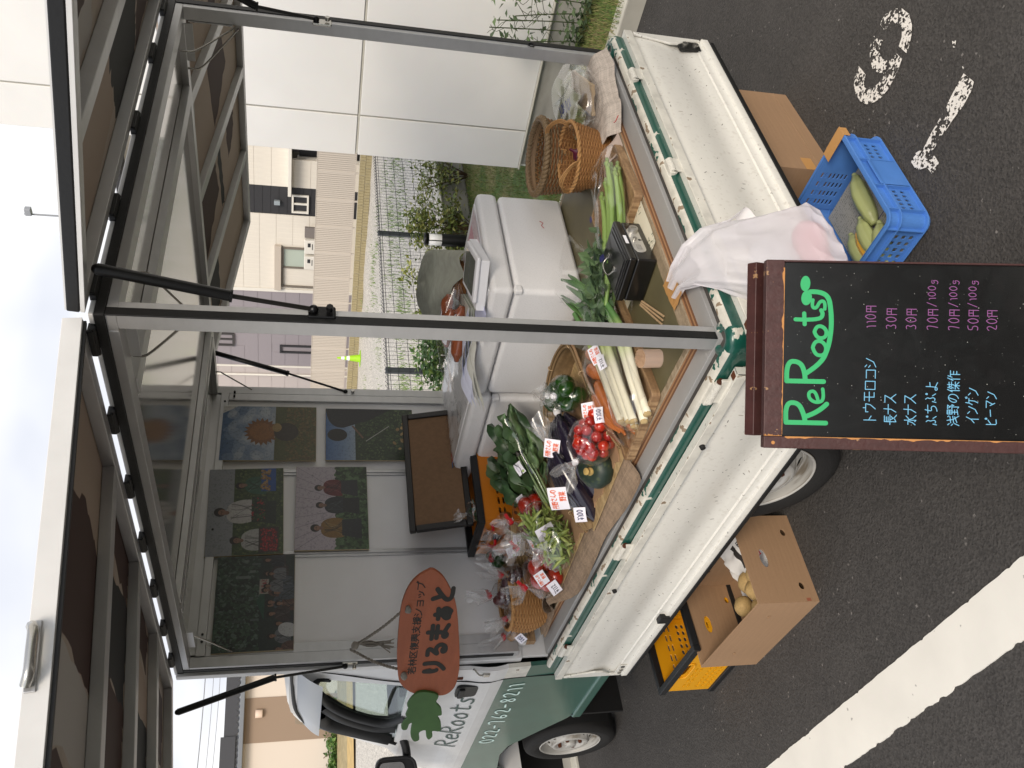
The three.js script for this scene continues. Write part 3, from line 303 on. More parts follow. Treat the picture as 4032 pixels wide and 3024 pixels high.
    { const l = mesh('wall_light', bx(2.29, 2.41, 2.47, 2.63, -0.12, 0.0, 0.01), std(0x9aa3a8, 0.4, { metalness: 0.4 }), h); }
    for (const s of [3.24, 3.74]) { const a = mesh('outdoor_unit', bx(s, s + 0.42, 1.2, 1.79, -0.5, -0.2, 0.02), white, h); mesh('grille', bx(s + 0.08, s + 0.2, 1.62, 1.7, -0.505, -0.499), dark, a); mesh('grille', bx(s + 0.1, s + 0.28, 1.56, 1.58, -0.505, -0.499), dark, a); } mesh('dark_panel', bx(2.9, 3.2, 1.2, 1.79, -0.4, -0.3), std(0x77706c, 0.6), h);
    mesh('roof', [bx(-3.3, 12.3, 6.4, 6.55, -0.6, 8, 0.02)], dark, h); mesh('house_body', bx(-2.9, 11.9, 0.1, 6.38, 0.75, 7.9), beige, h); }
  { const c = thing('traffic_cone', 'lime green traffic cone with white bands in front of the beige ribbed wall', 'cone', [14.8, 0.2, -16.72]); const cone = (a, b, m, n) => { const r = (y) => mix(0.115, 0.02, y / 0.64); mesh(n, lathe([[r(a), a], [r(b), b]], 24), m, c); }; const lime = std(0x9ccf1c, 0.5); cone(0.02, 0.3, lime, 'body'); cone(0.3, 0.38, M.paper, 'band'); cone(0.38, 0.44, lime, 'body'); cone(0.44, 0.53, M.paper, 'band'); cone(0.53, 0.64, lime, 'body'); mesh('base', bx(-0.17, 0.17, 0, 0.025, -0.17, 0.17, 0.01), lime, c); }
  // far building at the left
  { const b = thing('far_building', 'low beige and brown building with a dark folded metal roof at the left', 'building', [10.6, 0, -30.36], [0, 2.815, 0]); const wl = std(0xd3c8bc, 0.85), br = std(0x93806f, 0.85), dk = std(0x3a3c42, 0.6);
    // local x to the left and away
    mesh('wall', bx(-3, 0.02, 0.2, 3.5, 0, 5), wl, b); mesh('wall', bx(0.02, 1.52, 0.2, 3.5, -0.03, 5), br, b); mesh('wall', bx(1.52, 9, 0.2, 3.5, 0, 5), wl, b);
    mesh('gutter', bx(-3, 9, 3.47, 3.62, -0.35, -0.2, 0.02), std(0x73787f, 0.5), b); mesh('fascia', bx(-3, 1.25, 3.72, 4.12, -0.3, -0.22), dk, b); mesh('fascia', bx(1.25, 9, 3.72, 4.22, -0.35, -0.2), dk, b); mesh('roof', bx(-3, 9, 3.74, 4.1, -0.2, 5), dk, b);
    stuff(mesh('roof_fold', Array.from({ length: 60 }, (_, i) => { const x = -3 + i * 0.2; return plate([[x, 3.72], [x + 0.1, 3.62], [x + 0.2, 3.72]], 0.05).translate(0, 0, -0.3); }), dk, b)); mesh('eave_strip', bx(-3, 9, 3.62, 3.73, -0.22, -0.21), std(0xb9bcc0, 0.6), b);
    { const l = mesh('wall_light', [lathe([[0, -0.12], [0.14, -0.12], [0.14, 0.12], [0, 0.12]], 20).scale(1, 1, 0.7).translate(0.56, 2.98, -0.1)], std(0xd9c3b2, 0.6), b); } }
  const hedge = thing('hedge', 'green bushes in front of the far beige building', 'hedge', [9, 0.3, -31]); mesh('foliage', leaves(5200, (i) => { const x = rr(-9, 3), k = 0.7 * fbm(x * 0.9 + 20, 3, 1, 3) + 0.1; return [x, Math.abs(rr(-1, 1) * rnd()) * k * 1.3, rr(-0.6, 0.6)]; }, 0.17, [[0.06, 0.15, 0.03], [0.09, 0.2, 0.04], [0.16, 0.27, 0.06]]), M.leaf, hedge); mesh('branches', Array.from({ length: 24 }, (_, i) => tube([[-9 + i * 0.5, 0, 0], [-8.9 + i * 0.5, 0.25, 0.1], [-9 + i * 0.5, 0.5, rr(-0.3, 0.3)]], 0.015, 5, 4)), M.stem, hedge);
  for (const [y, l] of [[4.9, 'upper twisted'], [4.4, 'lower'], [4.62, 'middle']]) tag(mesh('overhead_wire', tube([[16, y - 0.1, -27.5], [10, y - 0.02, -30.4], [3, y + 0.4, -33]], y > 4.8 ? 0.016 : 0.009, 20, 4), std(0x8d9096, 0.6)), l + ' thin overhead wire crossing the sky above the far building', 'wire');
  { const q = thing('floodlight_pole', 'thin grey pole with a small lamp head against the sky', 'pole', [29.1, 0, -24.4]); mesh('column', cyl([0, 0, 0], [0, 13.1, 0], 0.06, 0.035, 8), std(0x8d9096, 0.5), q); mesh('lamp_head', bx(-0.12, 0.12, 12.8, 13.05, -0.02, 0.32, 0.03), std(0x9a9da3, 0.5), q); mesh('arm', bx(-0.02, 0.02, 12.9, 12.95, 0, 0.1), std(0x8d9096, 0.5), q); }
  // painted marks on the asphalt
  const line = (() => { const L = [], R = []; for (let i = 0; i <= 760; i++) { const z = -3.6 + i * 0.0095, w = (k) => 0.001 * (vn(z * 60 + k * 50, k, 1) - 0.5) * 2 + 0.002 * (vn(z * 14, k * 7, 3) - 0.5) - 0.003 * step(0.82, 0.86, vn(z * 52, k * 9, 4)); L.push([-0.71 + 0.023 * z - w(1) * 1.5, -z]); R.push([-0.55 + 0.023 * z + w(2), -z]); } return [...R, ...L.reverse()]; })();
  struct('painted_line', plate(line, 0.004).rotateX(-Math.PI / 2), M.paint);
  M.paintWorn = std(0xffffff, 0.85, { map: draw(512, 512, (g, w) => { const im = g.createImageData(w, w); for (let j = 0; j < w; j++) for (let i = 0; i < w; i++) { const n = fbm(i / 9, j / 9, 3, 3) * 0.6 + fbm(i / 60, j / 60, 9, 3) * 0.4, o = (j * w + i) * 4, k = 205 + 30 * vn(i / 3, j / 3, 8); im.data[o] = k; im.data[o + 1] = k * 0.98; im.data[o + 2] = k * 0.95; im.data[o + 3] = n > 0.485 ? 0 : 255; } g.putImageData(im, 0, 0); }), alphaTest: 0.5 }); M.paintWorn.map.wrapS = M.paintWorn.map.wrapT = THREE.RepeatWrapping; M.paintWorn.map.repeat.set(1 / 0.35, 1 / 0.35);
  const mark = (name, polys) => { const m = struct(name, polys.map((p) => { const g = new THREE.ShapeGeometry(shape(p.map(([x, z]) => [x, -z]))); g.rotateX(-Math.PI / 2); g.translate(0, 0.004, 0); return uvBox(g); }), M.paintWorn); return m; };
  mark('painted_number', [[[1.021, 0.394], [1.019, 0.425], [0.992, 0.459], [0.957, 0.477], [0.914, 0.482], [0.875, 0.468], [0.852, 0.447], [0.837, 0.421], [0.83, 0.402], [0.88, 0.397], [0.89, 0.422], [0.911, 0.44], [0.932, 0.443], [0.959, 0.429], [0.965, 0.411], [0.968, 0.393]], [[1.023, 0.362], [0.965, 0.369], [0.962, 0.351], [0.945, 0.335], [0.918, 0.332], [0.888, 0.346], [0.876, 0.364], [0.873, 0.378], [0.836, 0.381], [0.827, 0.356], [0.821, 0.318], [0.821, 0.284], [0.831, 0.25], [0.848, 0.225], [0.877, 0.199], [0.913, 0.187], [0.953, 0.188], [0.986, 0.201], [1.005, 0.224], [1.013, 0.255], [0.956, 0.256], [0.947, 0.236], [0.931, 0.227], [0.908, 0.233], [0.89, 0.248], [0.878, 0.273], [0.873, 0.297], [0.881, 0.308], [0.905, 0.293], [0.94, 0.287], [0.974, 0.297], [1.006, 0.321], [1.02, 0.345]]]);
  mark('painted_number', [[[0.571, 0.49], [0.519, 0.496], [0.507, 0.475], [0.502, 0.436], [0.506, 0.38], [0.504, 0.326], [0.506, 0.28], [0.504, 0.263], [0.487, 0.281], [0.457, 0.279], [0.45, 0.26], [0.456, 0.242], [0.487, 0.241], [0.515, 0.209], [0.555, 0.21], [0.559, 0.24], [0.542, 0.268], [0.55, 0.315], [0.554, 0.373], [0.565, 0.434]], [[0.682, 0.523], [0.669, 0.532], [0.657, 0.516], [0.666, 0.514]], [[0.591, 0.499], [0.583, 0.504], [0.567, 0.495], [0.577, 0.494]]]);
}
// ---------------------------------------------------------------- the small truck
const HB = 0.715, BW = 1.4, BL = 1.96;      // bed top, width and length of the box on it; its rear left corner stands over the origin
{
  const t = thing('kei_truck', 'small white and green kei pickup truck with its side and tail gates folded down', 'truck', [0, 0, 0]);
  // bed: floor slab, gutter round the box, worn lip, green rail
  mesh('bed_floor', bx(-0.02, BW + 0.02, 0.62, 0.702, -2.0, 0.02), M.gutter, t);
  const lip = [[-0.02, 0.700], [-0.024, 0.709], [-0.034, 0.711], [-0.046, 0.707], [-0.05, 0.699]];
  const rail = [[-0.05, 0.699], [-0.054, 0.69], [-0.052, 0.672], [-0.046, 0.655], [-0.046, 0.56], [-0.02, 0.55]];
  const left = (p, m, n) => { const g = sweepZ(p, -1.99, 0.0); return mesh(n, uvM(g, p, 1.99), m, t); };
  function uvM(g, p, L) { const u = g.attributes.uv, d = [0]; for (let i = 1; i < p.length; i++) d.push(d[i - 1] + Math.hypot(p[i][0] - p[i - 1][0], p[i][1] - p[i - 1][1])); for (let i = 0; i < u.count; i++) u.setXY(i, u.getY(i) * L, d[Math.round(u.getX(i) * (p.length - 1))] ?? 0); return g; }
  left(lip, M.worn, 'bed_lip'); left(rail, M.greenDeep, 'bed_rail');
  const rear = (p, m, n, hw) => { const g = uvM(sweepZ(p, -0.03, BW + 0.03), p, BW + 0.06); g.rotateY(-Math.PI / 2); g.scale(-1, 1, 1); g.translate(0, 0, 0); const q = g.attributes.position; for (let i = 0; i < q.count; i++) q.setXYZ(i, q.getX(i) , q.getY(i), -q.getZ(i)); return g; };
  const rearAt = (p) => { const L = BW; return uvM(surf(p.length - 1, 1, (i, j) => [j ? BW : 0, p[i][1], -p[i][0]], true), p, L); };
  mesh('bed_lip', rearAt(lip), M.worn, t); mesh('bed_rail', rearAt(rail), M.greenDeep, t);
  const corner = lathe([[0, 0.7], [0.02, 0.7], [0.024, 0.709], [0.034, 0.711], [0.046, 0.707], [0.05, 0.699], [0.054, 0.69], [0.052, 0.672], [0.046, 0.655], [0.046, 0.56]], 32); { const u = corner.attributes.uv; for (let k = 0; k < u.count; k++) u.setXY(k, u.getX(k) * 0.3, u.getY(k) * 0.2); }
  mesh('bed_corner', corner, M.greenDeep, t); mesh('bed_corner', corner.clone().translate(BW, 0, 0), M.greenDeep, t);
  mesh('under_frame', [bx(0.28, 0.36, 0.32, 0.5, -3.2, -0.1), bx(1.04, 1.12, 0.32, 0.5, -3.2, -0.1), bx(0.1, 1.3, 0.5, 0.62, -1.96, -0.06), bx(0.1, 1.3, 0.45, 0.5, -0.16, -0.1), bx(0.12, 1.28, 0.23, 0.29, -0.72, -0.66)], M.rubber, t);

  // gates hang with their inner face out; profile [out, height]
  const prof = [[0.0, 0.668], [0.016, 0.668], [0.019, 0.664], [0.019, 0.642], [0.016, 0.638], [0.004, 0.632], [0.003, 0.626], [0.008, 0.61], [0.0095, 0.58], [0.009, 0.545], [0.006, 0.515], [0.001, 0.49], [-0.003, 0.465], [-0.0035, 0.445], [0.0, 0.425], [0.004, 0.412], [0.005, 0.4], [0.011, 0.397], [0.012, 0.374], [0.014, 0.371], [0.02, 0.369], [0.022, 0.365], [0.022, 0.346], [0.018, 0.341], [-0.006, 0.341], [-0.006, 0.668], [0, 0.668]];
  function gate(name, L, mat, label) {
    const g = new THREE.Group(); g.name = name; g.userData.label = label; t.add(g);
    const p = prof, s = uvM(sweepZ(p, 0, L), p, L);
    mesh('gate_panel', [s, plate(p, 0.004), plate(p, 0.004).translate(0, 0, L - 0.004)], mat, g);
    mesh('rubber_edge', bx(-0.004, 0.02, 0.322, 0.341, 0.01, L - 0.01, 0.005), M.rubber, g);
    mesh('gate_flange', bx(0.016, 0.0225, 0.639, 0.6685, 0.004, L - 0.004, 0.002), M.wornRim, g);
    // pressed recess at each end: a raised cheek with a curved edge
    for (const z of [0.003, L - 0.061]) { const e = plate([[0, 0], [0.012, 0.0], [0.02, -0.02], [0.05, -0.13], [0.045, -0.165], [0.02, -0.2], [0.012, -0.255], [0, -0.255]].map(([a, b]) => z > 1 ? [0.058 - a, b] : [a, b]), 0.009, [], 0.003); e.rotateY(-Math.PI / 2); e.translate(0.019, 0.632, z); mesh('end_cheek', e, mat, g); }
    return g;
  }
  const lg = gate('side_gate', 2.0, M.truckWhite, 'white side gate with scuffs, folded down');
  lg.rotation.y = Math.PI; lg.position.set(-0.06, 0, -0.045);
  // turned about: local z runs to the front, local x points out to the left
  const tg = gate('tail_gate', BW + 0.06, M.truckWhite, 'white tail gate, folded down and lettered with scratches'); tg.userData.label = 'scratched white tail gate, folded down';
  tg.rotation.y = -Math.PI / 2; tg.scale.set(1, 1, -1); tg.position.set(-0.03, 0, 0.052);
  // rusty lower corners at the near ends, latch plates, rubber stops, hinges
  for (const [x, y, z, m] of [[-0.076, 0.664, -0.05, 'x'], [-0.03, 0.664, 0.07, 'z']]) mesh('rust_patch', jitter(cb(0.02, 0.005, 0.02, 0.002).translate(x + (m === 'x' ? 0.008 : 0.02), y + 0.004, z - (m === 'x' ? 0.014 : 0.004)), 0.002, 90), M.rust, t);
  const plateZ = (x, y, z, n) => { const k = mesh('latch_plate', bx(x - 0.003, x, y - 0.018, y + 0.018, z - 0.045, z + 0.045, 0.001), n, t); for (const d of [-0.026, 0.002]) mesh('bolt', cyl([x - 0.008, y, z + d], [x + 0.0, y, z + d], 0.009, 0.009, 8), M.steel, k); mesh('slot', bx(x - 0.0045, x - 0.0005, y - 0.008, y + 0.008, z + 0.022, z + 0.036), M.rubber, k); };
  plateZ(-0.073, 0.388, -1.985, M.truckWhite);
  { const k = mesh('latch_plate', bx(1.355, 1.405, 0.388, 0.47, 0.058, 0.068, 0.001), M.rubber, t); for (const y of [0.405, 0.445]) mesh('bolt', cyl([1.38, y, 0.066], [1.38, y, 0.076], 0.011, 0.011, 10), M.steel, k); }
  mesh('rubber_stop', bx(-0.094, -0.072, 0.352, 0.392, -1.5, -1.455, 0.003), M.rubber, t);
  for (const z of [-0.35, -1.22]) mesh('rubber_stop', cyl([-0.078, 0.65, z], [-0.092, 0.648, z], 0.009, 0.008, 10), M.rubber, t);
  const hinge = (p, along) => {
    const h = mesh('gate_hinge', along === 'z' ? [cyl([0, 0, -0.04], [0, 0, 0.04], 0.011, 0.011, 12), bx(-0.002, 0.035, -0.004, 0.012, -0.055, 0.03, 0.003), bx(-0.008, 0.0, -0.05, 0.0, -0.035, 0.055, 0.002)] : [cyl([-0.03, 0, 0], [0.03, 0, 0], 0.011, 0.011, 12), bx(-0.034, 0.034, -0.006, 0.012, -0.03, 0.003, 0.003), bx(-0.03, 0.03, -0.04, 0.004, 0.002, 0.009, 0.002)], M.wornRim, t);
    h.position.set(...p); mesh('hinge_pin', along === 'z' ? cyl([0, 0, 0.04], [0, 0, 0.05], 0.009, 0.007, 8) : cyl([0.03, 0, 0], [0.037, 0, 0], 0.008, 0.006, 8), M.rust, h);
  };
  for (const z of [-0.14, -0.985, -1.79]) hinge([-0.061, 0.69, z], 'z');
  for (const x of [0.645, 1.148]) hinge([x, 0.692, 0.06], 'x');

  // wheels
  const tyre = lathe([[0.17, -0.065], [0.2, -0.074], [0.236, -0.072], [0.251, -0.062], [0.258, -0.045], [0.26, 0], [0.258, 0.045], [0.251, 0.062], [0.236, 0.072], [0.225, 0.0735], [0.222, 0.076], [0.2, 0.074], [0.176, 0.066], [0.165, 0.05], [0.165, -0.05], [0.17, -0.065]], 56).rotateX(Math.PI / 2);
  const rimG = lathe([[0.172, 0.066], [0.168, 0.07], [0.162, 0.064], [0.16, 0.045], [0.155, 0.025], [0.149, 0.013]], 48).rotateX(Math.PI / 2);
  const disc = plate(ring(0, 0, 0.15, 0.15, 48), 0.004, [ring(0, 0, 0.1, 0.1, 48), ...Array.from({ length: 12 }, (_, i) => { const a = i * Math.PI / 6; return ring(Math.cos(a) * 0.125, Math.sin(a) * 0.125, 0.0135, 0.0145, 14); })]); { const p = disc.attributes.position; for (let i = 0; i < p.count; i++) { const r = Math.hypot(p.getX(i), p.getY(i)); p.setZ(i, p.getZ(i) + 0.012 + (0.15 - r) * 1.05); } disc.computeVertexNormals(); }
  const dish = lathe([[0.101, 0.067], [0.096, 0.071], [0.088, 0.072], [0.078, 0.067], [0.066, 0.056], [0.055, 0.05], [0.0, 0.05]], 40).rotateX(Math.PI / 2);
  const hub = lathe([[0.034, 0.048], [0.034, 0.068], [0.03, 0.078], [0.018, 0.081], [0, 0.081]], 24).rotateX(Math.PI / 2), nut = cyl([0, 0, 0.048], [0, 0, 0.071], 0.0115, 0.01, 6);
  const rimMat = std(0xffffff, 0.45, { metalness: 0.15, map: tex(256, 1, (x, y) => { const n = fbm(x * 8, y * 8, 66, 5, 8); return lerp3([0.46, 0.45, 0.42], [0.2, 0.17, 0.13], step(0.5, 0.78, n)); }) });
  const back = cyl([0, 0, -0.06], [0, 0, 0.01], 0.145, 0.145, 24);
  function wheel(x, z, side) {
    const w = new THREE.Group(); w.name = 'wheel'; w.position.set(x, 0.2595, z); w.rotation.y = side * Math.PI / 2; t.add(w);
    mesh('tyre', tyre, M.rubberTyre, w); mesh('rim', [rimG, disc, dish], rimMat, w); mesh('brake_drum', back, M.rubber, w); mesh('hub_cap', hub, rimMat, w);
    for (let i = 0; i < 4; i++) { const n = mesh('wheel_nut', nut, M.rust, w); n.position.set(0.058 * Math.cos(i * 1.571 + 0.5), 0.058 * Math.sin(i * 1.571 + 0.5), 0); }
  }
  wheel(0.095, -3.3, -1); wheel(0.1, -0.69, -1); wheel(BW - 0.095, -3.3, 1); wheel(BW - 0.1, -0.69, 1);
  mesh('mud_flap', bx(-0.03, 0.16, 0.16, 0.43, -2.66, -2.645, 0.004), M.rubber, t);
  mesh('wheel_arch_liner', [surf(16, 1, (s, q) => { const a = -0.25 + s * 3.6; return [0.0 + q * 0.2, 0.26 + 0.4 * Math.sin(a), -3.32 + 0.46 * Math.cos(a)]; }), bx(0.2, 0.21, 0.3, 0.75, -3.75, -2.75)], M.rubber, t);

  // cab: flat sides below the belt, leaning in above it
  const lean = (y) => -0.04 + 0.2 * Math.max(0, y - 1.25) + (y < 0.9 ? 0.015 * step(0.9, 0.4, y) : 0) - 0.012 * step(0.86, 0.93, y) * step(1.06, 0.96, y);
  // outline of the side in (z, y)
  const side = [[-1.985, 0.42], [-2.66, 0.42], [-2.705, 0.44], [-2.94, 0.6], [-3.05, 0.672], [-3.18, 0.69], [-3.42, 0.66], [-3.5, 0.6], [-3.5, 0.7], [-3.42, 0.9], [-3.33, 1.0], [-3.25, 1.12], [-3.1, 1.22], [-2.945, 1.3], [-2.8, 1.6], [-2.735, 1.715], [-2.66, 1.748], [-2.5, 1.776], [-2.2, 1.79], [-2.04, 1.78], [-2.0, 1.72], [-1.985, 1.25]];
  const win = [[-2.15, 1.26], [-2.15, 1.33], [-2.19, 1.6], [-2.205, 1.645], [-2.62, 1.645], [-2.7, 1.6], [-2.86, 1.265]];
  function sheet(list, holes, thick) { // plate in (z, y), bent to follow the lean
    const g = new THREE.ExtrudeGeometry(shape(list, holes), { depth: thick, bevelEnabled: false, steps: 1 }); const q = g.toNonIndexed ? (g.index ? g.toNonIndexed() : g) : g;
    return q;
  }
  const bend = (g, out = 0) => { // cut into fine rows first so that the bend shows
    const p = g.attributes.position; for (let i = 0; i < p.count; i++) { const z = p.getX(i), y = p.getY(i), d = p.getZ(i); p.setXYZ(i, lean(y) + d - out, y, z); } g.computeVertexNormals(); return uvBox(g); };
  // grid of small cells inside the outline keeps the sheet curved
  const inside = (x, y, poly) => { let c = false; for (let i = 0, j = poly.length - 1; i < poly.length; j = i++) { const [xi, yi] = poly[i], [xj, yj] = poly[j]; if ((yi > y) !== (yj > y) && x < (xj - xi) * (y - yi) / (yj - yi) + xi) c = !c; } return c; };
  const clip = (poly, y0, y1) => { const cut = (P, k, s) => { const o = []; for (let i = 0; i < P.length; i++) { const a = P[i], b = P[(i + 1) % P.length], ia = s * (a[1] - k) >= 0, ib = s * (b[1] - k) >= 0; if (ia) o.push(a); if (ia !== ib) { const u = (k - a[1]) / (b[1] - a[1]); o.push([a[0] + u * (b[0] - a[0]), k]); } } return o; }; return cut(cut(poly, y0, 1), y1, -1); };
  const bands = (poly, ys, out) => ys.slice(1).map((y, i) => { const c = clip(poly, ys[i], y); return c.length > 2 ? bend(sheet(c, [], 0.018), out) : null; }).filter(Boolean);
  const doorRear = -2.1, yGreen = 0.876;
  const lowRows = [0.42, 0.55, 0.7, 0.8, yGreen], midRows = [yGreen, 0.9, 0.93, 0.945, 0.96, 0.985, 1.01, 1.04, 1.06, 1.12, 1.2, 1.25, 1.262];
  const doorPart = (poly) => poly.map(([z, y]) => [Math.min(z, doorRear - 0.004), y]), pillarPart = (poly) => poly.map(([z, y]) => [Math.max(z, doorRear), y]);
  const frontCut = side.map(([z, y]) => [Math.max(z, -3.5), y]);
  mesh('cab_body', [bands(doorPart(frontCut), midRows, 0), bands(pillarPart(side), [...midRows, 1.4, 1.6, 1.79], 0)], M.aluWhite, t).userData.label = 'white upper body of the cab';
  const door = mesh('door', bands(doorPart(frontCut), lowRows, 0.001), M.green, t); door.userData.label = 'green lower half of the cab door';
  mesh('cab_corner', bands(pillarPart(side), [0.42, 0.55, 0.7, 0.78], 0.0005), M.green, t);
  mesh('cab_corner', bands(pillarPart(side), [0.78, 0.83, yGreen], 0.0005), M.wornRim, t);
  mesh('sill', bx(-0.036, 0.0, 0.375, 0.425, -2.68, -1.99, 0.01), M.green, t);
  // window frame above the belt
  const frameHole = new THREE.ExtrudeGeometry(shape(clip(doorPart(frontCut), 1.262, 1.8), [win.map(([z, y]) => [z, Math.max(y, 1.275)])]), { depth: 0.018, bevelEnabled: false });
  mesh('window_frame', bend(frameHole.index ? frameHole.toNonIndexed() : frameHole), M.aluWhite, t);
  mesh('window_glass', bend(new THREE.ExtrudeGeometry(shape(win.map(([z, y]) => [z, Math.max(y, 1.27)])), { depth: 0.003, bevelEnabled: false }), -0.008), M.glass, t);
  mesh('window_seal', tube(win.slice(2).map(([z, y]) => [lean(y) + 0.006, y, z]), 0.016, 40, 6), M.rubber, t);
  mesh('front_pillar_trim', [tube([[-0.035, 1.255, -2.5], [-0.025, 1.33, -2.6], [-0.008, 1.43, -2.585], [0.012, 1.53, -2.53], [0.03, 1.6, -2.46], [0.035, 1.64, -2.36]], 0.022, 24, 6), tube([[0.0, 1.3, -2.84], [0.02, 1.44, -2.78], [0.045, 1.6, -2.7], [0.05, 1.64, -2.6]], 0.05, 20, 8), tube([[0.0, 1.28, -2.7], [0.01, 1.38, -2.7], [0.03, 1.52, -2.62], [0.05, 1.62, -2.5]], 0.04, 20, 8)], M.darkPlastic, t);
  mesh('door_gap', [tube([[lean(1.75) - 0.001, 1.74, -2.13], [lean(1.6) - 0.001, 1.6, -2.115], [lean(1.3) - 0.001, 1.3, -2.104], [-0.042, 1.06, doorRear - 0.002], [-0.0535, 0.95, doorRear - 0.004], [-0.042, 0.87, doorRear - 0.002], [-0.034, 0.5, doorRear - 0.002]], 0.003, 40, 4)], M.rubber, t);
  const sealSide = mesh('drip_rail', [tube([[0.055, 1.76, -2.06], [0.06, 1.757, -2.3], [0.054, 1.735, -2.6], [0.045, 1.69, -2.74]], 0.009, 20, 6)], M.rubber, t);
  mesh('window_visor', surf(16, 6, (s, q) => { const z = mix(-2.14, -2.74, s), y = mix(1.735, 1.632, q) - 0.03 * step(0.65, 1, s) * (1 - q); return [lean(y) - 0.004 - 0.05 * Math.sin(q * 1.35), y, z]; }), phys(0x8d9091, 0.3, { clearcoat: 0.5, transparent: true, opacity: 0.92 }), t);
  // far side, roof, back and front
  const mirrorX = (g) => { g = flat(g.clone()); g.scale(-1, 1, 1); g.translate(BW, 0, 0); const p = g.attributes.position; for (let i = 0; i < p.count; i += 3) for (const k of ['position', 'normal', 'uv', 'color']) { const a = g.attributes[k]; if (!a) continue; for (let c = 0; c < a.itemSize; c++) { const q = a.array[(i + 1) * a.itemSize + c]; a.array[(i + 1) * a.itemSize + c] = a.array[(i + 2) * a.itemSize + c]; a.array[(i + 2) * a.itemSize + c] = q; } } g.computeVertexNormals(); return g; };
  mesh('cab_body', [bands(doorPart(frontCut), midRows, 0).map(mirrorX), bands(pillarPart(side), [...midRows, 1.4, 1.6, 1.79], 0).map(mirrorX), mirrorX(bend(frameHole.index ? frameHole.toNonIndexed() : frameHole.clone()))], M.aluWhite, t);
  mesh('door', bands(doorPart(frontCut), lowRows, 0.001).map(mirrorX), M.green, t);
  const x1 = BW;
  mesh('cab_roof', [slab(10, 10, 0.02, (s, q) => [mix(0.055, x1 - 0.055, s), 1.76 + 0.035 * Math.sin(Math.PI * s) + 0.01 * Math.sin(Math.PI * q) - 0.06 * step(0.75, 1, q), mix(-2.0, -2.76, q)])], M.aluWhite, t);
  mesh('cab_back', [bx(0.0, x1, 0.45, 1.3, -1.995, -1.975, 0.004), bx(0.04, 0.25, 1.3, 1.75, -1.995, -1.975), bx(x1 - 0.25, x1 - 0.04, 1.3, 1.75, -1.995, -1.975), bx(0.25, x1 - 0.25, 1.66, 1.75, -1.995, -1.975)], M.aluWhite, t);
  mesh('cab_front', [surf(8, 8, (s, q) => { const y = mix(0.5, 1.28, s); return [mix(-0.03, x1 + 0.03, q), y, -3.5 + 0.5 * step(0.8, 1.3, y) - 0.03 * Math.sin(Math.PI * q)]; })], M.aluWhite, t);
  mesh('windscreen', surf(6, 6, (s, q) => { const y = mix(1.28, 1.74, s); return [mix(0.0, x1, q) * (1 - 0.07 * s) + 0.035 * x1 * s, y, mix(-2.96, -2.74, s) - 0.04 * Math.sin(Math.PI * q)]; }), M.glass, t);
  mesh('dashboard', [bx(0.05, x1 - 0.05, 1.0, 1.24, -2.98, -2.62, 0.04), bx(0.06, x1 - 0.06, 0.5, 1.0, -2.98, -2.75, 0.02)], M.darkPlastic, t);
  { const v = mesh('air_vent', bx(0.1, 0.26, 1.2, 1.265, -2.64, -2.61, 0.01), M.rubber, t); for (let i = 0; i < 4; i++) mesh('vent_slat', bx(0.11 + i * 0.036, 0.115 + i * 0.036, 1.205, 1.26, -2.612, -2.606), M.darkPlastic, v); }
  mesh('seat', [bx(0.15, 1.25, 0.75, 0.92, -2.55, -2.1, 0.05), bx(0.15, 1.25, 0.9, 1.3, -2.15, -2.03, 0.05)], std(0x3a3c3f, 0.9), t);
  // door handle, mirror
  { const h = mesh('door_handle', plate(ring(-2.2, 1.025, 0.058, 0.047, 20, 5), 0.012).rotateY(0), M.darkPlastic, t); const q = h.geometry.attributes.position; for (let i = 0; i < q.count; i++) q.setXYZ(i, -0.0535 + q.getZ(i) * 0.9, q.getY(i), q.getX(i)); h.geometry.computeVertexNormals(); mesh('handle_grip', bx(-0.063, -0.052, 1.035, 1.06, -2.25, -2.16, 0.004), M.rubber, h); }
  { const m = new THREE.Group(); m.name = 'wing_mirror'; m.position.set(-0.215, 1.27, -2.88); m.rotation.set(0, -0.42, 0); t.add(m);
    mesh('mirror_housing', [plate(ring(0, 0, 0.115, 0.098, 28, 5), 0.055, [], 0.012).translate(0, 0, -0.06)], M.rubber, m);
    mesh('mirror_glass', plate(ring(-0.005, 0.02, 0.1, 0.062, 28, 6), 0.003).translate(0, 0, 0.0), phys(0xd8dadc, 0.02, { metalness: 1 }), m);
    mesh('mirror_rim', new THREE.TubeGeometry(curve(ring(0, 0, 0.112, 0.094, 24, 5).map(([x, y]) => [x, y, 0]), true), 48, 0.008, 6, true), M.rubber, m);
    mesh('mirror_arm', tube([[0.08, -0.06, -0.05], [0.15, -0.05, -0.03], [0.21, -0.03, -0.02]], 0.02, 10, 8), M.rubber, m); }
  // rust run and box clamp on the rear pillar
  mesh('rust_patch', jitter(bx(-0.046, -0.039, 1.06, 1.085, -2.075, -2.06, 0.002), 0.004, 80), M.rust, t);
  mesh('body_clamp', [bx(-0.06, -0.035, 0.955, 0.985, -2.03, -2.0, 0.004), tube([[-0.05, 0.97, -2.015], [-0.06, 1.0, -2.0], [-0.045, 1.03, -1.97]], 0.004, 10, 6)], M.steel, t);
  // lettering on the door
  const letter = draw(1024, 256, (g, w, h) => { g.clearRect(0, 0, w, h); g.strokeStyle = '#3f5750'; g.lineCap = g.lineJoin = 'round'; pen(g, 'ReRoots', 20, 40, 158, 170, 17); });
  const numb = draw(1024, 160, (g, w, h) => { g.clearRect(0, 0, w, h); g.strokeStyle = '#d9f3ea'; g.lineCap = g.lineJoin = 'round'; pen(g, '022-762-8211', 20, 25, 97, 110, 13); });
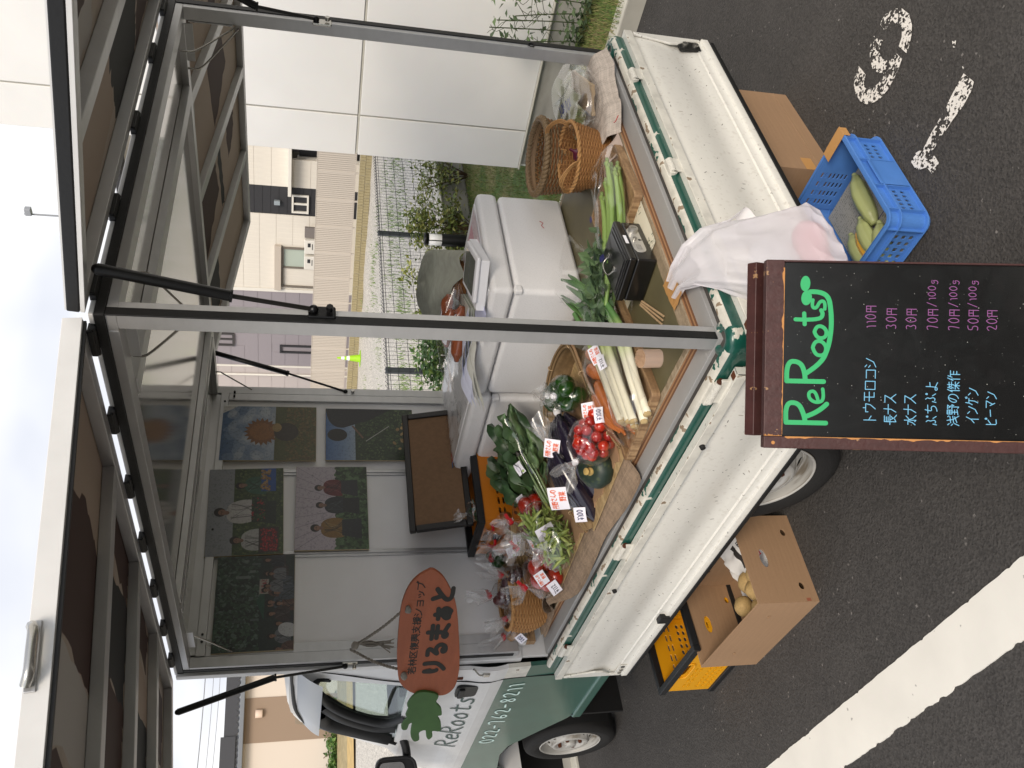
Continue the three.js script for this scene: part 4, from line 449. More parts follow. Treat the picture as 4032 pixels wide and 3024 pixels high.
  const decal = (tx, z0, z1, y0, y1, tilt) => mesh('door_lettering', surf(1, 4, (s, q) => { const z = mix(z0, z1, s), y = mix(y0, y1, q) + tilt * (s - 0.5); return [lean(y) - 0.0035, y, z, s, q]; }), std(0xffffff, 0.5, { map: tx, transparent: true }), t);
  decal(letter, -2.93, -2.25, 0.945, 1.095, 0.0); decal(numb, -2.96, -2.15, 0.752, 0.862, 0.0);
}
// ---------------------------------------------------------------- aluminium sales box on the bed, its flaps raised
const HT = 2.183, CEIL = 2.17;
{
  const t = thing('sales_canopy', 'aluminium sales box on the truck bed, its flaps raised on gas struts', 'canopy');
  const angle = (x, z, sx, sz, y0, y1) => [bx(x, x + sx * 0.042, y0, y1, z - 0.003, z, 0), bx(x, x + sx * 0.003, y0, y1, z - sz * 0.042, z - 0.0035)];
  const B = (a, b) => a < b ? [a, b] : [b, a], box = (xa, xb, ya, yb, za, zb, r = 0.0015) => bx(...B(xa, xb), ...B(ya, yb), ...B(za, zb), r);
  // posts: hollow corner profiles, black seal set into the rear face
  const post = (x, z, sx, sz, y0 = HB, y1 = 2.138) => mesh('post', [box(x, x + sx * 0.0425, y0, y1, z, z - sz * 0.0425)], M.alu, t);
  post(0, 0, 1, 1); post(BW, 0, -1, 1); post(0, -BL, 1, -1, 0.84); post(BW, -BL, -1, -1, 0.74);
  const seal = (g) => mesh('seal_strip', g, M.rubber, t);
  seal(box(-0.0015, 0.0225, HB + 0.003, 2.161, -0.001, 0.003)); seal(box(BW - 0.0225, BW + 0.0015, HB + 0.003, 2.161, -0.001, 0.003));
  seal(box(0, BW, 2.161, HT, -0.012, 0.004)); seal(box(-0.004, 0.012, 2.161, HT, -BL, 0.0035));
  seal(box(-0.003, 0.004, 0.86, 2.161, -BL + 0.004, -BL + 0.026)); seal(box(BW - 0.012, BW + 0.004, 2.161, HT, -BL, 0));
  // headers
  const head = (g) => mesh('header', g, M.alu, t);
  head(box(0.0, BW, 2.138, 2.161, -0.0, -0.05)); head(box(0.0, 0.05, 2.138, 2.161, -0.0505, -BL)); head(box(BW - 0.05, BW, 2.138, 2.161, -0.0505, -BL)); head(box(0.0505, BW - 0.0505, 2.12, 2.161, -BL, -BL + 0.04));
  mesh('header', box(0.0125, BW - 0.0125, 2.1615, HT, -0.0125, -BL), M.alu, t).name = 'roof_frame';
  // base frame
  for (const g of [box(0, BW, 0.7, HB, 0, -0.075), box(0, 0.075, 0.7, HB, -0.0755, -BL), box(BW - 0.075, BW, 0.7, HB, -0.0755, -BL), box(0.0755, BW - 0.0755, 0.7, HB, -BL, -BL + 0.075)]) mesh('base_rail', g, std(0xffffff, 0.5, { map: M.aluWhite.map, rgb: [0.55, 0.55, 0.55], metalness: 0.2 }), t);
  for (const g of [box(0.0, 0.045, HB, HB + 0.0006, 0.0002, -0.04)]) mesh('tape_patch', g, std(0x8d8b87, 0.5), t);
  // ceiling: polished sheet that mirrors the yard; two cross beams and their lips
  mesh('ceiling_sheet', bx(0.0505, BW - 0.0505, 2.1585, 2.1605, -BL + 0.0405, -0.0505), std(0xffffff, 0.1, { rgb: [0.36, 0.335, 0.3], metalness: 0.92 }), t);
  const beam = (z) => { mesh('cross_beam', [box(0.0505, BW - 0.0505, 2.134, 2.158, z, z - 0.035), box(0.0505, BW - 0.0505, 2.134, 2.158, z - 0.075, z - 0.11), ], M.alu, t).userData.kind = undefined; mesh('beam_liner', box(0.0505, BW - 0.0505, 2.143, 2.158, z - 0.0352, z - 0.0748, 0), M.bambooDark, t); };
  beam(-1.44); mesh('cross_beam', box(0.0505, BW - 0.0505, 2.134, 2.158, -0.27, -0.33), M.alu, t);
  mesh('roof_skin', bx(0.0, BW, HT, HT + 0.012, -BL - 0.02, 0, 0.003), M.aluWhite, t);
  for (const z of [-0.3, -1.46, -1.53]) for (const d of [0.012, 0.03]) mesh('rivet', cyl([BW - 0.0505, 2.149, z + d - 0.02], [BW - 0.056, 2.149, z + d - 0.02], 0.004, 0.004, 6), M.rubber, t);
  // front wall
  mesh('front_wall', bx(0.0425, BW - 0.0425, 0.8, 2.1195, -BL, -BL + 0.026), M.panelWhite, t);
  mesh('wall_skin', bx(-0.014, BW + 0.014, 0.82, HT + 0.006, -BL - 0.035, -BL - 0.0005, 0.003), M.aluWhite, t);
  for (const x of [0.905, 0.485]) { mesh('wall_joint', [bx(x - 0.016, x + 0.016, 0.8, 2.1195, -BL + 0.0262, -BL + 0.034, 0.002), bx(x - 0.004, x + 0.004, 0.8, 2.1195, -BL + 0.034, -BL + 0.039, 0.001)], M.alu, t); }
  mesh('wall_rail', [box(0.043, BW - 0.043, 2.085, 2.1195, -BL + 0.0262, -BL + 0.05)], M.alu, t); mesh('wall_rail', box(0.043, 0.083, 0.8, 2.0845, -BL + 0.0262, -BL + 0.042), M.alu, t); mesh('wall_rail', box(BW - 0.083, BW - 0.043, 0.8, 2.0845, -BL + 0.0262, -BL + 0.042), M.alu, t);
  mesh('wall_foot', bx(0.045, BW - 0.045, 0.76, 0.8, -BL + 0.0, -BL + 0.034), M.woodTray, t);
  for (const [x, y] of [[0.066, 1.99], [0.066, 1.5], [0.1, 2.1], [0.13, 2.1], [0.6, 2.1], [1.335, 2.06], [1.36, 2.06], [1.3, 2.1]]) mesh('rivet', cyl([x, y, -BL + 0.041], [x, y, -BL + 0.054], 0.005, 0.005, 6), M.rubber, t);

  // flaps: local frame, hinge at the origin, panel along -x, underside at y = 0, length along -z
  const ragged = (g, pts, col, n = 9) => { g.fillStyle = col; g.beginPath(); pts.forEach((p, i) => { const q = pts[(i + 1) % pts.length]; for (let k = 0; k < n; k++) { const s = k / n, a = k ? rr(-7, 7) : 0; g.lineTo(mix(p[0], q[0], s) + a, mix(p[1], q[1], s) + a); } }); g.fill(); };
  const skinMat = (list) => std(0xffffff, 0.75, { map: (() => { const tx = draw(1024, 1024, (g, w) => { g.fillStyle = '#a79a8e'; g.fillRect(0, 0, w, w); for (let i = 0; i < 900; i++) { g.fillStyle = `rgba(${rnd() > 0.5 ? '200,190,180' : '90,80,70'},.05)`; g.beginPath(); g.ellipse(rnd() * w, rnd() * w, rr(4, 60), rr(2, 20), rnd() * 3, 0, 7); g.fill(); } for (const [c, pts] of list) ragged(g, pts.map(([a, b]) => [a / 2 * w, b / 2 * w]), c); }); tx.wrapS = tx.wrapT = THREE.RepeatWrapping; tx.repeat.set(0.5, 0.5); tx.flipY = false; return tx; })() });
  const BR = '#3b231b', BK = '#151516', BG = '#a08f80', WH = '#a9a5a0';
  function flap(name, W, L, bars, along, mat, label, latch) {
    const f = new THREE.Group(); f.name = name; f.userData.label = label; t.add(f);
    const rail = (g) => mesh('frame_bar', g, M.alu, f);
    rail(bx(-0.045, 0, 0, 0.03, -L, 0, 0.002)); rail(bx(-W, -W + 0.045, 0, 0.03, -L, 0, 0.002)); rail(bx(-W + 0.0455, -0.0455, 0, 0.03, -0.035, 0, 0.002)); rail(bx(-W + 0.0455, -0.0455, 0, 0.03, -L, -L + 0.05, 0.002));
    for (const b of bars) rail(along ? bx(-W + 0.0455, -0.0455, 0.001, 0.03, -b - 0.05, -b, 0.002) : bx(-b - 0.05, -b, 0.001, 0.03, -L + 0.0505, -0.0355, 0.002));
    const g = bx(-W, 0, 0.0303, 0.036, -L, 0); const p = g.attributes.position, u = g.attributes.uv; for (let i = 0; i < p.count; i++) u.setXY(i, -p.getX(i), -p.getZ(i)); mesh('flap_skin', g, mat, f);
    mesh('outer_skin', bx(-W - 0.002, 0.002, 0.0362, 0.04, -L - 0.002, 0.002), M.aluWhite, f);
    return f;
  }
  const lf = flap('side_flap', 1.42, 1.99, [0.48, 0.97, 1.46], true, skinMat([
    [BG, [[0, 0], [0.4, 0], [0.36, 0.5], [0, 0.5]]], [BR, [[0.25, 0.3], [0.4, 0.06], [0.55, 0.04], [0.62, 0.19], [0.63, 0.5], [0.3, 0.5]]], [WH, [[0.61, 0], [0.83, 0], [0.8, 0.5], [0.64, 0.5]]], [BR, [[0.83, 0], [1.4, 0], [1.4, 0.5], [0.82, 0.5]]],
    [BR, [[0.0, 0.5], [0.13, 0.5], [0.2, 0.97], [0.02, 0.97]]], [BG, [[0.13, 0.5], [0.25, 0.5], [0.24, 0.84]]], [BK, [[0.25, 0.5], [0.48, 0.5], [0.5, 0.97], [0.19, 0.97]]], [BR, [[0.49, 0.5], [0.8, 0.5], [0.66, 0.97], [0.48, 0.97]]], [WH, [[0.8, 0.5], [1.4, 0.5], [1.4, 0.97], [0.66, 0.97]]],
    [BR, [[0, 1], [0.16, 1], [0.21, 1.4], [0.06, 1.46]]], [BG, [[0.18, 1], [0.42, 1], [0.36, 1.46], [0.24, 1.46]]], [BK, [[0.42, 1], [0.6, 1], [0.5, 1.46], [0.36, 1.46]]], [BR, [[0.6, 1], [1.4, 1], [1.4, 1.46], [0.5, 1.46]]], [BR, [[0.04, 1.5], [0.3, 1.5], [0.36, 1.9], [0.1, 1.9]]]]), 'raised side flap with peeling brown and black backing');
  lf.position.set(-0.018, 2.199, 0.004); lf.rotation.z = 0.1061;
  mesh('flap_edge', bx(-1.42, 0.0, 0.001, 0.04, 0.0022, 0.005, 0.001), M.aluWhite, lf);
  mesh('flap_seal', bx(-1.4, -0.004, -0.006, 0.0, -0.012, -0.002), M.rubber, lf);
  { const l = mesh('latch', [tube([[-0.7, 0.034, 0.012], [-0.715, 0.028, 0.026], [-0.75, 0.027, 0.03], [-0.785, 0.028, 0.026], [-0.8, 0.034, 0.012]], 0.009, 20, 8)], M.steel, lf); mesh('latch_base', bx(-0.81, -0.69, 0.02, 0.038, 0.0052, 0.009, 0.002), M.alu, l); }
  const rf = flap('rear_flap', 1.42, BW, [0.40, 0.87], false, skinMat([
    [WH, [[0.45, 0], [0.6, 0], [0.55, 0.34], [0.46, 0.34]]], [BR, [[0.55, 0], [0.72, 0], [0.72, 0.5], [0.56, 0.3]]], [BG, [[0.6, 0.5], [0.85, 0.3], [0.85, 1.4], [0.5, 1.4]]], [BG, [[0, 0], [0.39, 0], [0.3, 0.55], [0.1, 0.6]]], [BK, [[0.03, 0.66], [0.12, 0.6], [0.28, 0.54], [0.39, 0.62], [0.39, 1.1], [0.2, 0.97], [0.03, 0.97]]], [BR, [[0.05, 0.98], [0.2, 1.0], [0.3, 1.4], [0.05, 1.4]]]]), 'raised rear flap with peeling brown and black backing');
  rf.rotation.order = 'YXZ'; rf.position.set(-0.004, 2.195, 0.014); rf.rotation.set(0, Math.PI / 2, 0.1303);   // local -x to +z, local -z to +x
  rf.rotation.set(0, Math.PI / 2, 0.1303); rf.scale.set(1, 1, -1); rf.rotation.y = Math.PI / 2;
  mesh('flap_edge', bx(-1.42, -0.0, 0.0, 0.0095, -0.0005, 0.006, 0.001), M.aluWhite, rf); mesh('flap_seal', bx(-1.42, -0.0, 0.01, 0.036, -0.001, 0.008, 0.003), M.rubber, rf);
  const rt = flap('side_flap', 1.3, 1.99, [0.5, 0.97, 1.46], true, skinMat([
    [BG, [[0, 0], [1.4, 0], [1.4, 2], [0, 2]]], [BR, [[0.1, 0.02], [0.4, 0.06], [0.42, 0.44], [0.3, 0.3]]], [BR, [[0.7, 0.1], [1.05, 0.06], [1.1, 0.3], [0.75, 0.48]]], [WH, [[0.0, 0.5], [0.4, 0.52], [0.3, 0.96], [0, 0.96]]], [BR, [[0.6, 0.5], [0.9, 0.55], [1.0, 0.8], [0.7, 0.96]]], [BR, [[0.3, 1.0], [0.62, 1.0], [0.7, 1.3], [0.36, 1.45]]], [BR, [[0.9, 1.0], [1.1, 1.0], [1.1, 1.2], [0.95, 1.3]]], [BK, [[0.7, 1.02], [0.78, 1.1], [0.8, 1.44], [0.74, 1.44]]], [BK, [[0.35, 1.5], [0.6, 1.52], [0.55, 1.9], [0.4, 1.9]]], [WH, [[1.05, 0.3], [1.25, 0.5], [1.2, 0.8]]]]), 'raised far side flap with torn brown backing');
  rt.position.set(BW + 0.018, 2.199, 0.004); rt.rotation.z = -0.1061; rt.scale.x = -1;
  for (const z of [-0.069, -0.358, -0.651, -0.946, -1.239, -1.531, -1.807]) mesh('flap_hinge', [bx(-0.026, 0.004, 2.184, 2.198, z - 0.04, z + 0.04, 0.003), cyl([-0.014, 2.187, z - 0.042], [-0.014, 2.187, z + 0.042], 0.007, 0.007, 8)], M.rubber, t);
  for (const x of [0.083, 0.349, 0.701, 1.051, 1.325]) mesh('flap_hinge', [bx(x - 0.04, x + 0.04, 2.183, 2.197, -0.004, 0.022, 0.003), cyl([x - 0.042, 2.188, 0.01], [x + 0.042, 2.188, 0.01], 0.007, 0.007, 8)], M.rubber, t);
  // gas struts: thick cylinder, thin rod, ball ends
  function strut(top, joint, low, plateDir) {
    const s = mesh('gas_strut', [cyl(top, joint, 0.0125, 0.0125, 16), cyl(joint, joint.map((v, i) => mix(v, low[i], 0.03)), 0.0145, 0.0145, 16)], M.blackMetal, t);
    mesh('strut_rod', cyl(joint, low, 0.0055, 0.0055, 10), std(0x2a2826, 0.3, { metalness: 0.7 }), s);
    for (const e of [low, top]) mesh('strut_end', new THREE.SphereGeometry(0.011, 10, 8).translate(...e), M.blackMetal, s);
    const [dx, dz] = plateDir; mesh('strut_bracket', [bx(low[0] - (dz ? 0.018 : 0.004), low[0] + (dz ? 0.018 : 0.004), low[1] - 0.05, low[1] + 0.012, low[2] - (dz ? 0.004 : 0.018), low[2] + (dz ? 0.004 : 0.018), 0.004).translate(-dx * 0.01, 0, -dz * 0.01), cyl([low[0], low[1] - 0.036, low[2]], [low[0] + dx * 0.012, low[1] - 0.036, low[2] + dz * 0.012], 0.008, 0.008, 8)], plateDir[2] ? M.steel : M.blackMetal, s);
  }
  strut([0.03, 2.165, 0.106], [0.03, 1.903, 0.045], [0.03, 1.722, 0.014], [0, 1]);
  strut([1.357, 2.13, 0.13], [1.357, 1.914, 0.03], [1.357, 1.728, 0.012], [0, 1, 1]);
  strut([-0.155, 2.165, -1.945], [-0.04, 1.823, -1.955], [-0.012, 1.552, -1.95], [-1, 0, 1]);
  strut([BW + 0.22, 2.17, -1.925], [BW + 0.1, 1.822, -1.925], [BW - 0.02, 1.535, -1.915], [0, 1, 1]);
  // bent wire stays in the corners
  const stay = (pts) => mesh('wire_stay', tube(pts, 0.0032, 20, 6), M.steel, t);
  stay([[0.2, 2.136, -0.06], [0.2, 2.105, -0.06], [0.185, 2.09, -0.06], [0.05, 1.985, -0.045]]);
  stay([[0.062, 2.136, -0.2], [0.062, 2.11, -0.2], [0.062, 2.098, -0.19], [0.05, 1.99, -0.05]]);
  stay([[BW - 0.2, 2.136, -0.06], [BW - 0.2, 2.105, -0.06], [BW - 0.19, 2.09, -0.06], [BW - 0.05, 1.98, -0.045]]);
  stay([[BW - 0.062, 2.136, -0.2], [BW - 0.062, 2.105, -0.2], [BW - 0.062, 2.09, -0.19], [BW - 0.05, 1.97, -0.05]]);
  stay([[BW - 0.062, 2.136, -1.74], [BW - 0.062, 2.115, -1.74], [BW - 0.062, 2.105, -1.75], [BW - 0.05, 1.98, -1.88]]);
  stay([[0.062, 2.136, -1.78], [0.062, 2.11, -1.78], [0.062, 2.1, -1.785], [0.05, 1.985, -1.9]]);
  for (const [x, z, dx, dz] of [[0.046, -0.052, 0.0, -1], [BW - 0.046, -0.052, 0, -1], [0.046, -1.7, 0, -1]]) mesh('corner_bracket', bx(x - 0.002, x + 0.002, 2.112, 2.137, z - 0.13, z, 0.001), M.alu, t);
  mesh('corner_bracket', bx(BW - 0.044, BW - 0.012, 1.99, 2.125, -0.048, -0.0435, 0.001), M.alu, t);
  for (const y of [2.11, 2.0]) mesh('rivet', cyl([BW - 0.028, y, -0.049], [BW - 0.028, y, -0.055], 0.005, 0.005, 6), M.rubber, t);
  mesh('hook_eye', new THREE.TorusGeometry(0.011, 0.002, 6, 14).translate(BW - 0.027, 1.0, 0.004), M.rubber, t);
}
// ---------------------------------------------------------------- things in front of and below the truck
// limb: a round body along a curve with changing radius; col(t) gives a colour
function limb(pts, radii, n = 16, m = 10, col, flatten = 1, bump) {
  const c = curve(pts), f = c.computeFrenetFrames(n, false), pos = [], cl = [], idx = [], uv = [], L = c.getLength();
  const R = (t) => { const k = t * (radii.length - 1), i = Math.min(radii.length - 2, Math.floor(k)); return mix(radii[i], radii[i + 1], sm(k - i)); };
  for (let i = 0; i <= n; i++) { const t = i / n, P = c.getPointAt(t), r = R(t); for (let j = 0; j <= m; j++) { const a = j / m * 2 * Math.PI, k = r * (bump ? bump(t, a) : 1), x = Math.cos(a) * k, y = Math.sin(a) * k * flatten; pos.push(P.x + f.normals[i].x * x + f.binormals[i].x * y, P.y + f.normals[i].y * x + f.binormals[i].y * y, P.z + f.normals[i].z * x + f.binormals[i].z * y); uv.push(j / m * r * 6, t * L); if (col) cl.push(...col(t, a)); } }
  for (let i = 0; i < n; i++) for (let j = 0; j < m; j++) { const a = i * (m + 1) + j; idx.push(a, a + m + 1, a + 1, a + 1, a + m + 1, a + m + 2); }
  for (const [i, P] of [[0, c.getPointAt(0)], [n, c.getPointAt(1)]]) { const k = pos.length / 3; pos.push(P.x, P.y, P.z); uv.push(0, 0); if (col) cl.push(...col(i / n, 0)); for (let j = 0; j < m; j++) { const a = i * (m + 1) + j; idx.push(...(i ? [a, k, a + 1] : [a + 1, k, a])); } }
  const g = new THREE.BufferGeometry(); g.setAttribute('position', new THREE.Float32BufferAttribute(pos, 3)); g.setAttribute('uv', new THREE.Float32BufferAttribute(uv, 2)); if (col) g.setAttribute('color', new THREE.Float32BufferAttribute(cl, 3)); g.setIndex(idx); g.computeVertexNormals(); return g;
}
M.veg = phys(0xffffff, 0.42, { vertexColors: true }); M.vegShiny = phys(0xffffff, 0.2, { vertexColors: true, clearcoat: 0.5, clearcoatRoughness: 0.15 });
// blackboard: two framed panels leaning together; local x along the board, y up
{
  const t = thing('chalkboard_sign', 'black A frame chalkboard in a worn brown frame, lettered with green title and vegetable prices', 'chalkboard', [-0.392, 0, 0.075], [0, -0.692, 0]);
  const brown = std(0xffffff, 0.5, { map: tex(512, 0.4, (x, y) => { const n = fbm(x * 16, y * 16, 44, 5, 16); return n > 0.8 ? [0.3, 0.17, 0.08] : scl([0.052, 0.018, 0.016], 0.8 + 0.5 * fbm(x * 40, y * 8, 5, 3, 8)); }), bumpMap: M.grain, bumpScale: 0.0006 });
  const bare = std(0xb77f45, 0.7);
  const front = new THREE.Group(); front.name = 'front_panel'; front.rotation.x = -0.27; front.position.set(0, 0.768, 0); t.add(front);
  const W = 0.405, H = 0.8, x0 = -0.002;
  mesh('frame_bar', bx(x0, x0 + 0.026, -H, 0, 0, 0.026, 0.002), brown, front); mesh('frame_bar', bx(x0 + 0.0265, W, -0.04, 0.0, 0, 0.024, 0.002), brown, front); mesh('frame_bar', bx(W - 0.004, W, -H, -0.0405, 0, 0.022, 0.001), brown, front); mesh('frame_bar', bx(x0 + 0.0265, W - 0.0045, -H, -H + 0.04, 0, 0.024, 0.002), brown, front);
  const worn = (n, f) => mesh('worn_edge', plate([...Array.from({ length: n }, (_, i) => f(i / (n - 1), 0)), ...Array.from({ length: n }, (_, i) => { const t = 1 - i / (n - 1), k = vn(t * n * 0.22, n, 3), q = vn(t * n * 0.9, n, 7); return f(t, 0.0006 + 0.0045 * step(0.42, 0.7, k) * q + 0.001 * q); })], 0.0008), bare, front);
  worn(120, (t, w) => [x0 + 0.026 - w, -0.045 - t * (H - 0.06)]).position.z = 0.0256; worn(60, (t, w) => [x0 + 0.03 + t * 0.36, -0.0398 + w]).position.z = 0.0236; worn(50, (t, w) => [x0 + 0.0265 + w * 0.8, -0.001 - t * 0.038]).position.z = 0.0236;
  const board = draw(1024, 1900, (g, w, h) => {
    g.fillStyle = '#0b0c0c'; g.fillRect(0, 0, w, h);
    for (let i = 0; i < 500; i++) { g.fillStyle = `rgba(${rnd() > 0.5 ? '90,95,95' : '0,0,0'},${rr(0.01, 0.05)})`; g.beginPath(); g.ellipse(rnd() * w, rnd() * h, rr(20, 160), rr(10, 60), rnd() * 3, 0, 7); g.fill(); }
    for (let i = 0; i < 160; i++) { g.fillStyle = `rgba(235,235,225,${rr(0.3, 0.9)})`; g.beginPath(); g.arc(rnd() * w, rnd() * h * 0.75, rr(0.8, 2.6), 0, 7); g.fill(); }
    const k = 2; g.save(); g.scale(k, k); g.lineCap = g.lineJoin = 'round';
    g.strokeStyle = g.fillStyle = '#37a968';
    // title drawn letter by letter, as it is painted
    g.lineWidth = 14; const P = (s) => { for (const run of s.split('|')) { const p = run.split(' ').map((q) => q.split(',').map(Number)); g.beginPath(); g.moveTo(...p[0]); for (let i = 1; i < p.length - 1; i++) g.quadraticCurveTo(...p[i], i === p.length - 2 ? p[i + 1][0] : (p[i][0] + p[i + 1][0]) / 2, i === p.length - 2 ? p[i + 1][1] : (p[i][1] + p[i + 1][1]) / 2); if (p.length === 2) g.lineTo(...p[1]); g.stroke(); } };
    P('40,14 40,126|40,14 96,8 100,48 60,66 42,68|58,68 70,104 96,128'); g.lineWidth = 10; P('102,104 134,98 132,76 110,78 98,100 108,122 140,116');
    g.lineWidth = 14; P('162,14 162,118|162,14 220,10 220,52 184,66 164,66|184,66 214,110 262,130 320,138 372,136 416,128 428,96 426,76'); g.lineWidth = 11; P('262,86 240,92 238,118 262,126 282,112 280,90 262,86'); P('308,90 290,96 290,120 310,126 326,112 324,94 308,90'); g.lineWidth = 12; P('344,36 342,100 360,116 372,108|330,62 362,60'); g.lineWidth = 10; P('402,84 382,80 376,94 400,104 398,120 376,118');
    g.beginPath(); g.ellipse(408, 66, 22, 15, 0.1, 0, 7); g.fill(); g.beginPath(); g.ellipse(450, 62, 23, 14, 0.05, 0, 7); g.fill();
    const rows = [['トウモロコシ', '110円', 250, 40, 33], ['長ナス', '30円', 308, 40, 31], ['水ナス', '30円', 364, 40, 31], ['ぷちぷよ', '70円/100g', 424, 40, 33], ['浅野の傑作', '70円/100g', 484, 40, 33], ['インゲン', '50円/100g', 538, 48, 27], ['ピーマン', '20円', 590, 42, 26]];
    for (const [a, b, y, x, cw] of rows) { g.strokeStyle = '#74b4d6'; pen(g, a, x, y - 18, cw, 34, 2.5, 1.5); g.strokeStyle = '#8c5489'; pen(g, b.slice(0, b.indexOf('円') + 1), 320, y - 17, 23, 30, 2.3); if (b.includes('/')) pen(g, b.slice(b.indexOf('/')), 388, y - 16, 20, 22, 2.1); }
    g.restore();
  });
  mesh('board_face', surf(1, 1, (s, q) => [mix(x0 + 0.0265, W - 0.004, s), mix(-H + 0.04, -0.04, q), 0.014, s, q]), phys(0xffffff, 0.22, { map: board, clearcoat: 0.3, clearcoatRoughness: 0.15 }), front); mesh('board_back', bx(x0 + 0.0265, W - 0.0045, -H + 0.041, -0.041, 0.004, 0.0125), M.rubber, front);
  const back = new THREE.Group(); back.name = 'back_panel'; back.rotation.x = 0.27; back.position.set(0, 0.772, -0.03); t.add(back);
  mesh('frame_bar', bx(0.022, W + 0.002, -0.04, 0.0, -0.024, 0.004, 0.002), brown, back); mesh('frame_bar', bx(0.022, 0.048, -H, -0.0405, -0.024, 0, 0.002), brown, back); mesh('frame_bar', bx(W - 0.024, W + 0.002, -H, -0.0405, -0.024, 0, 0.002), brown, back); mesh('board_back', bx(0.0485, W - 0.0245, -H + 0.04, -0.041, -0.016, -0.006), M.rubber, back);
  mesh('screw', cyl([0.01, -0.02, 0.0262], [0.01, -0.02, 0.0275], 0.004, 0.004, 8), bare, front);
}
// carrot shaped wooden sign on its rope
{
  const t = thing('carrot_sign', 'orange carrot shaped wooden shop sign with green leaf top hanging from a rope', 'sign', [-0.03, 0, -1.87], [0, 1.928, 0]);
  const OUT = '-.464,1.263 -.459,1.246 -.429,1.214 -.379,1.185 -.315,1.157 -.242,1.138 -.118,1.118 .011,1.101 .099,1.096 .17,1.103 .21,1.128 .22,1.162 .214,1.221 .195,1.275 .162,1.313 .115,1.338 .036,1.35 -.049,1.357 -.149,1.36 -.254,1.36 -.324,1.353 -.392,1.333 -.437,1.301'.split(' ').map((p) => p.split(',').map(Number));
  const LEAF = '.178,1.225 .19,1.19 .21,1.169 .246,1.176 .28,1.153 .323,1.145 .331,1.161 .371,1.144 .424,1.142 .42,1.175 .454,1.172 .472,1.187 .451,1.199 .412,1.206 .424,1.231 .468,1.227 .477,1.249 .444,1.265 .405,1.268 .363,1.266 .367,1.278 .399,1.285 .397,1.305 .37,1.309 .328,1.291 .309,1.297 .272,1.289 .249,1.296 .209,1.281 .18,1.255'.split(' ').map((p) => p.split(',').map(Number));
  // local +x points along the sign to its leaf end; seen from outside the letters run the other way
  const smooth = (P) => { const c = new THREE.SplineCurve([...P, P[0]].map(([x, y]) => new THREE.Vector2(x, y))); return c.getPoints(P.length * 3).slice(0, -1).map((v) => [v.x, v.y]); };
  const wood = std(0xffffff, 0.6, { map: tex(256, 0.5, (x, y) => scl([0.33, 0.09, 0.035], 0.82 + 0.3 * fbm(x * 6, y * 30, 8, 4, 6))), bumpMap: M.grain, bumpScale: 0.0006 });
  mesh('carrot_body', plate(smooth(OUT), 0.014, [], 0.002).translate(0, 0, 0), wood, t);
  mesh('leaf_top', plate(smooth(LEAF), 0.012, [], 0.002).translate(0, 0, -0.0125), std(0xffffff, 0.6, { map: tex(128, 0.4, (x, y) => scl([0.05, 0.125, 0.028], 0.85 + 0.3 * fbm(x * 8, y * 8, 8, 4, 8))) }), t);
  const txt = draw(1024, 512, (g, w, h) => { g.clearRect(0, 0, w, h); g.strokeStyle = '#1d1a12'; g.lineCap = g.lineJoin = 'round'; pen(g, '若林区復興支援ショップ', 60, 40, 82, 74, 9); pen(g, 'りるまぁと', 40, 190, 176, 190, 42); });
  mesh('painted_lettering', surf(1, 1, (s, q) => [mix(0.115, -0.445, s), mix(1.105, 1.325, q), -0.0012, s, q]), std(0xffffff, 0.6, { map: txt, transparent: true }), t);
  const rope = std(0x8a8378, 0.95, { bumpMap: M.coarse, bumpScale: 0.004 });
  const twist = (pts, r) => { const c = curve(pts), n = 60, A = [], B = []; for (let i = 0; i <= n; i++) { const p = c.getPoint(i / n), a = i * 0.9; A.push([p.x + Math.cos(a) * r * 0.6, p.y, p.z + Math.sin(a) * r * 0.6]); B.push([p.x - Math.cos(a) * r * 0.6, p.y, p.z - Math.sin(a) * r * 0.6]); } return [tube(A, r * 0.75, 120, 5), tube(B, r * 0.75, 120, 5)]; };
  mesh('rope', [twist([[-0.26, 1.338, 0.016], [-0.18, 1.43, -0.006], [-0.1, 1.512, 0.0]], 0.005)], rope, t); mesh('rope', [twist([[0.075, 1.33, 0.016], [0.0, 1.44, -0.005], [-0.072, 1.54, 0.0]], 0.005)], rope, t);
  mesh('knot', [jitter(new THREE.SphereGeometry(0.016, 14, 10).scale(1.1, 0.8, 0.8).translate(-0.272, 1.332, -0.006), 0.006, 60), jitter(new THREE.SphereGeometry(0.017, 14, 10).scale(1.1, 0.8, 0.8).translate(0.085, 1.322, -0.006), 0.006, 60)].slice(0, 1), rope, t); mesh('knot', jitter(new THREE.SphereGeometry(0.017, 14, 10).scale(1.1, 0.8, 0.8).translate(0.085, 1.322, -0.006), 0.006, 60), rope, t);
  mesh('knot', jitter(new THREE.SphereGeometry(0.02, 14, 10).scale(1, 0.8, 0.7).translate(-0.09, 1.522, 0.0), 0.007, 60), rope, t);
  mesh('rope_tail', Array.from({ length: 14 }, (_, i) => tube([[-0.1, 1.512, 0], [-0.095 + rr(-0.012, 0.012), 1.46, rr(-0.01, 0.01)], [-0.075 + rr(-0.03, 0.02), 1.37 + rr(0, 0.02), rr(-0.012, 0.012)]], 0.003, 8, 4)), rope, t);
}
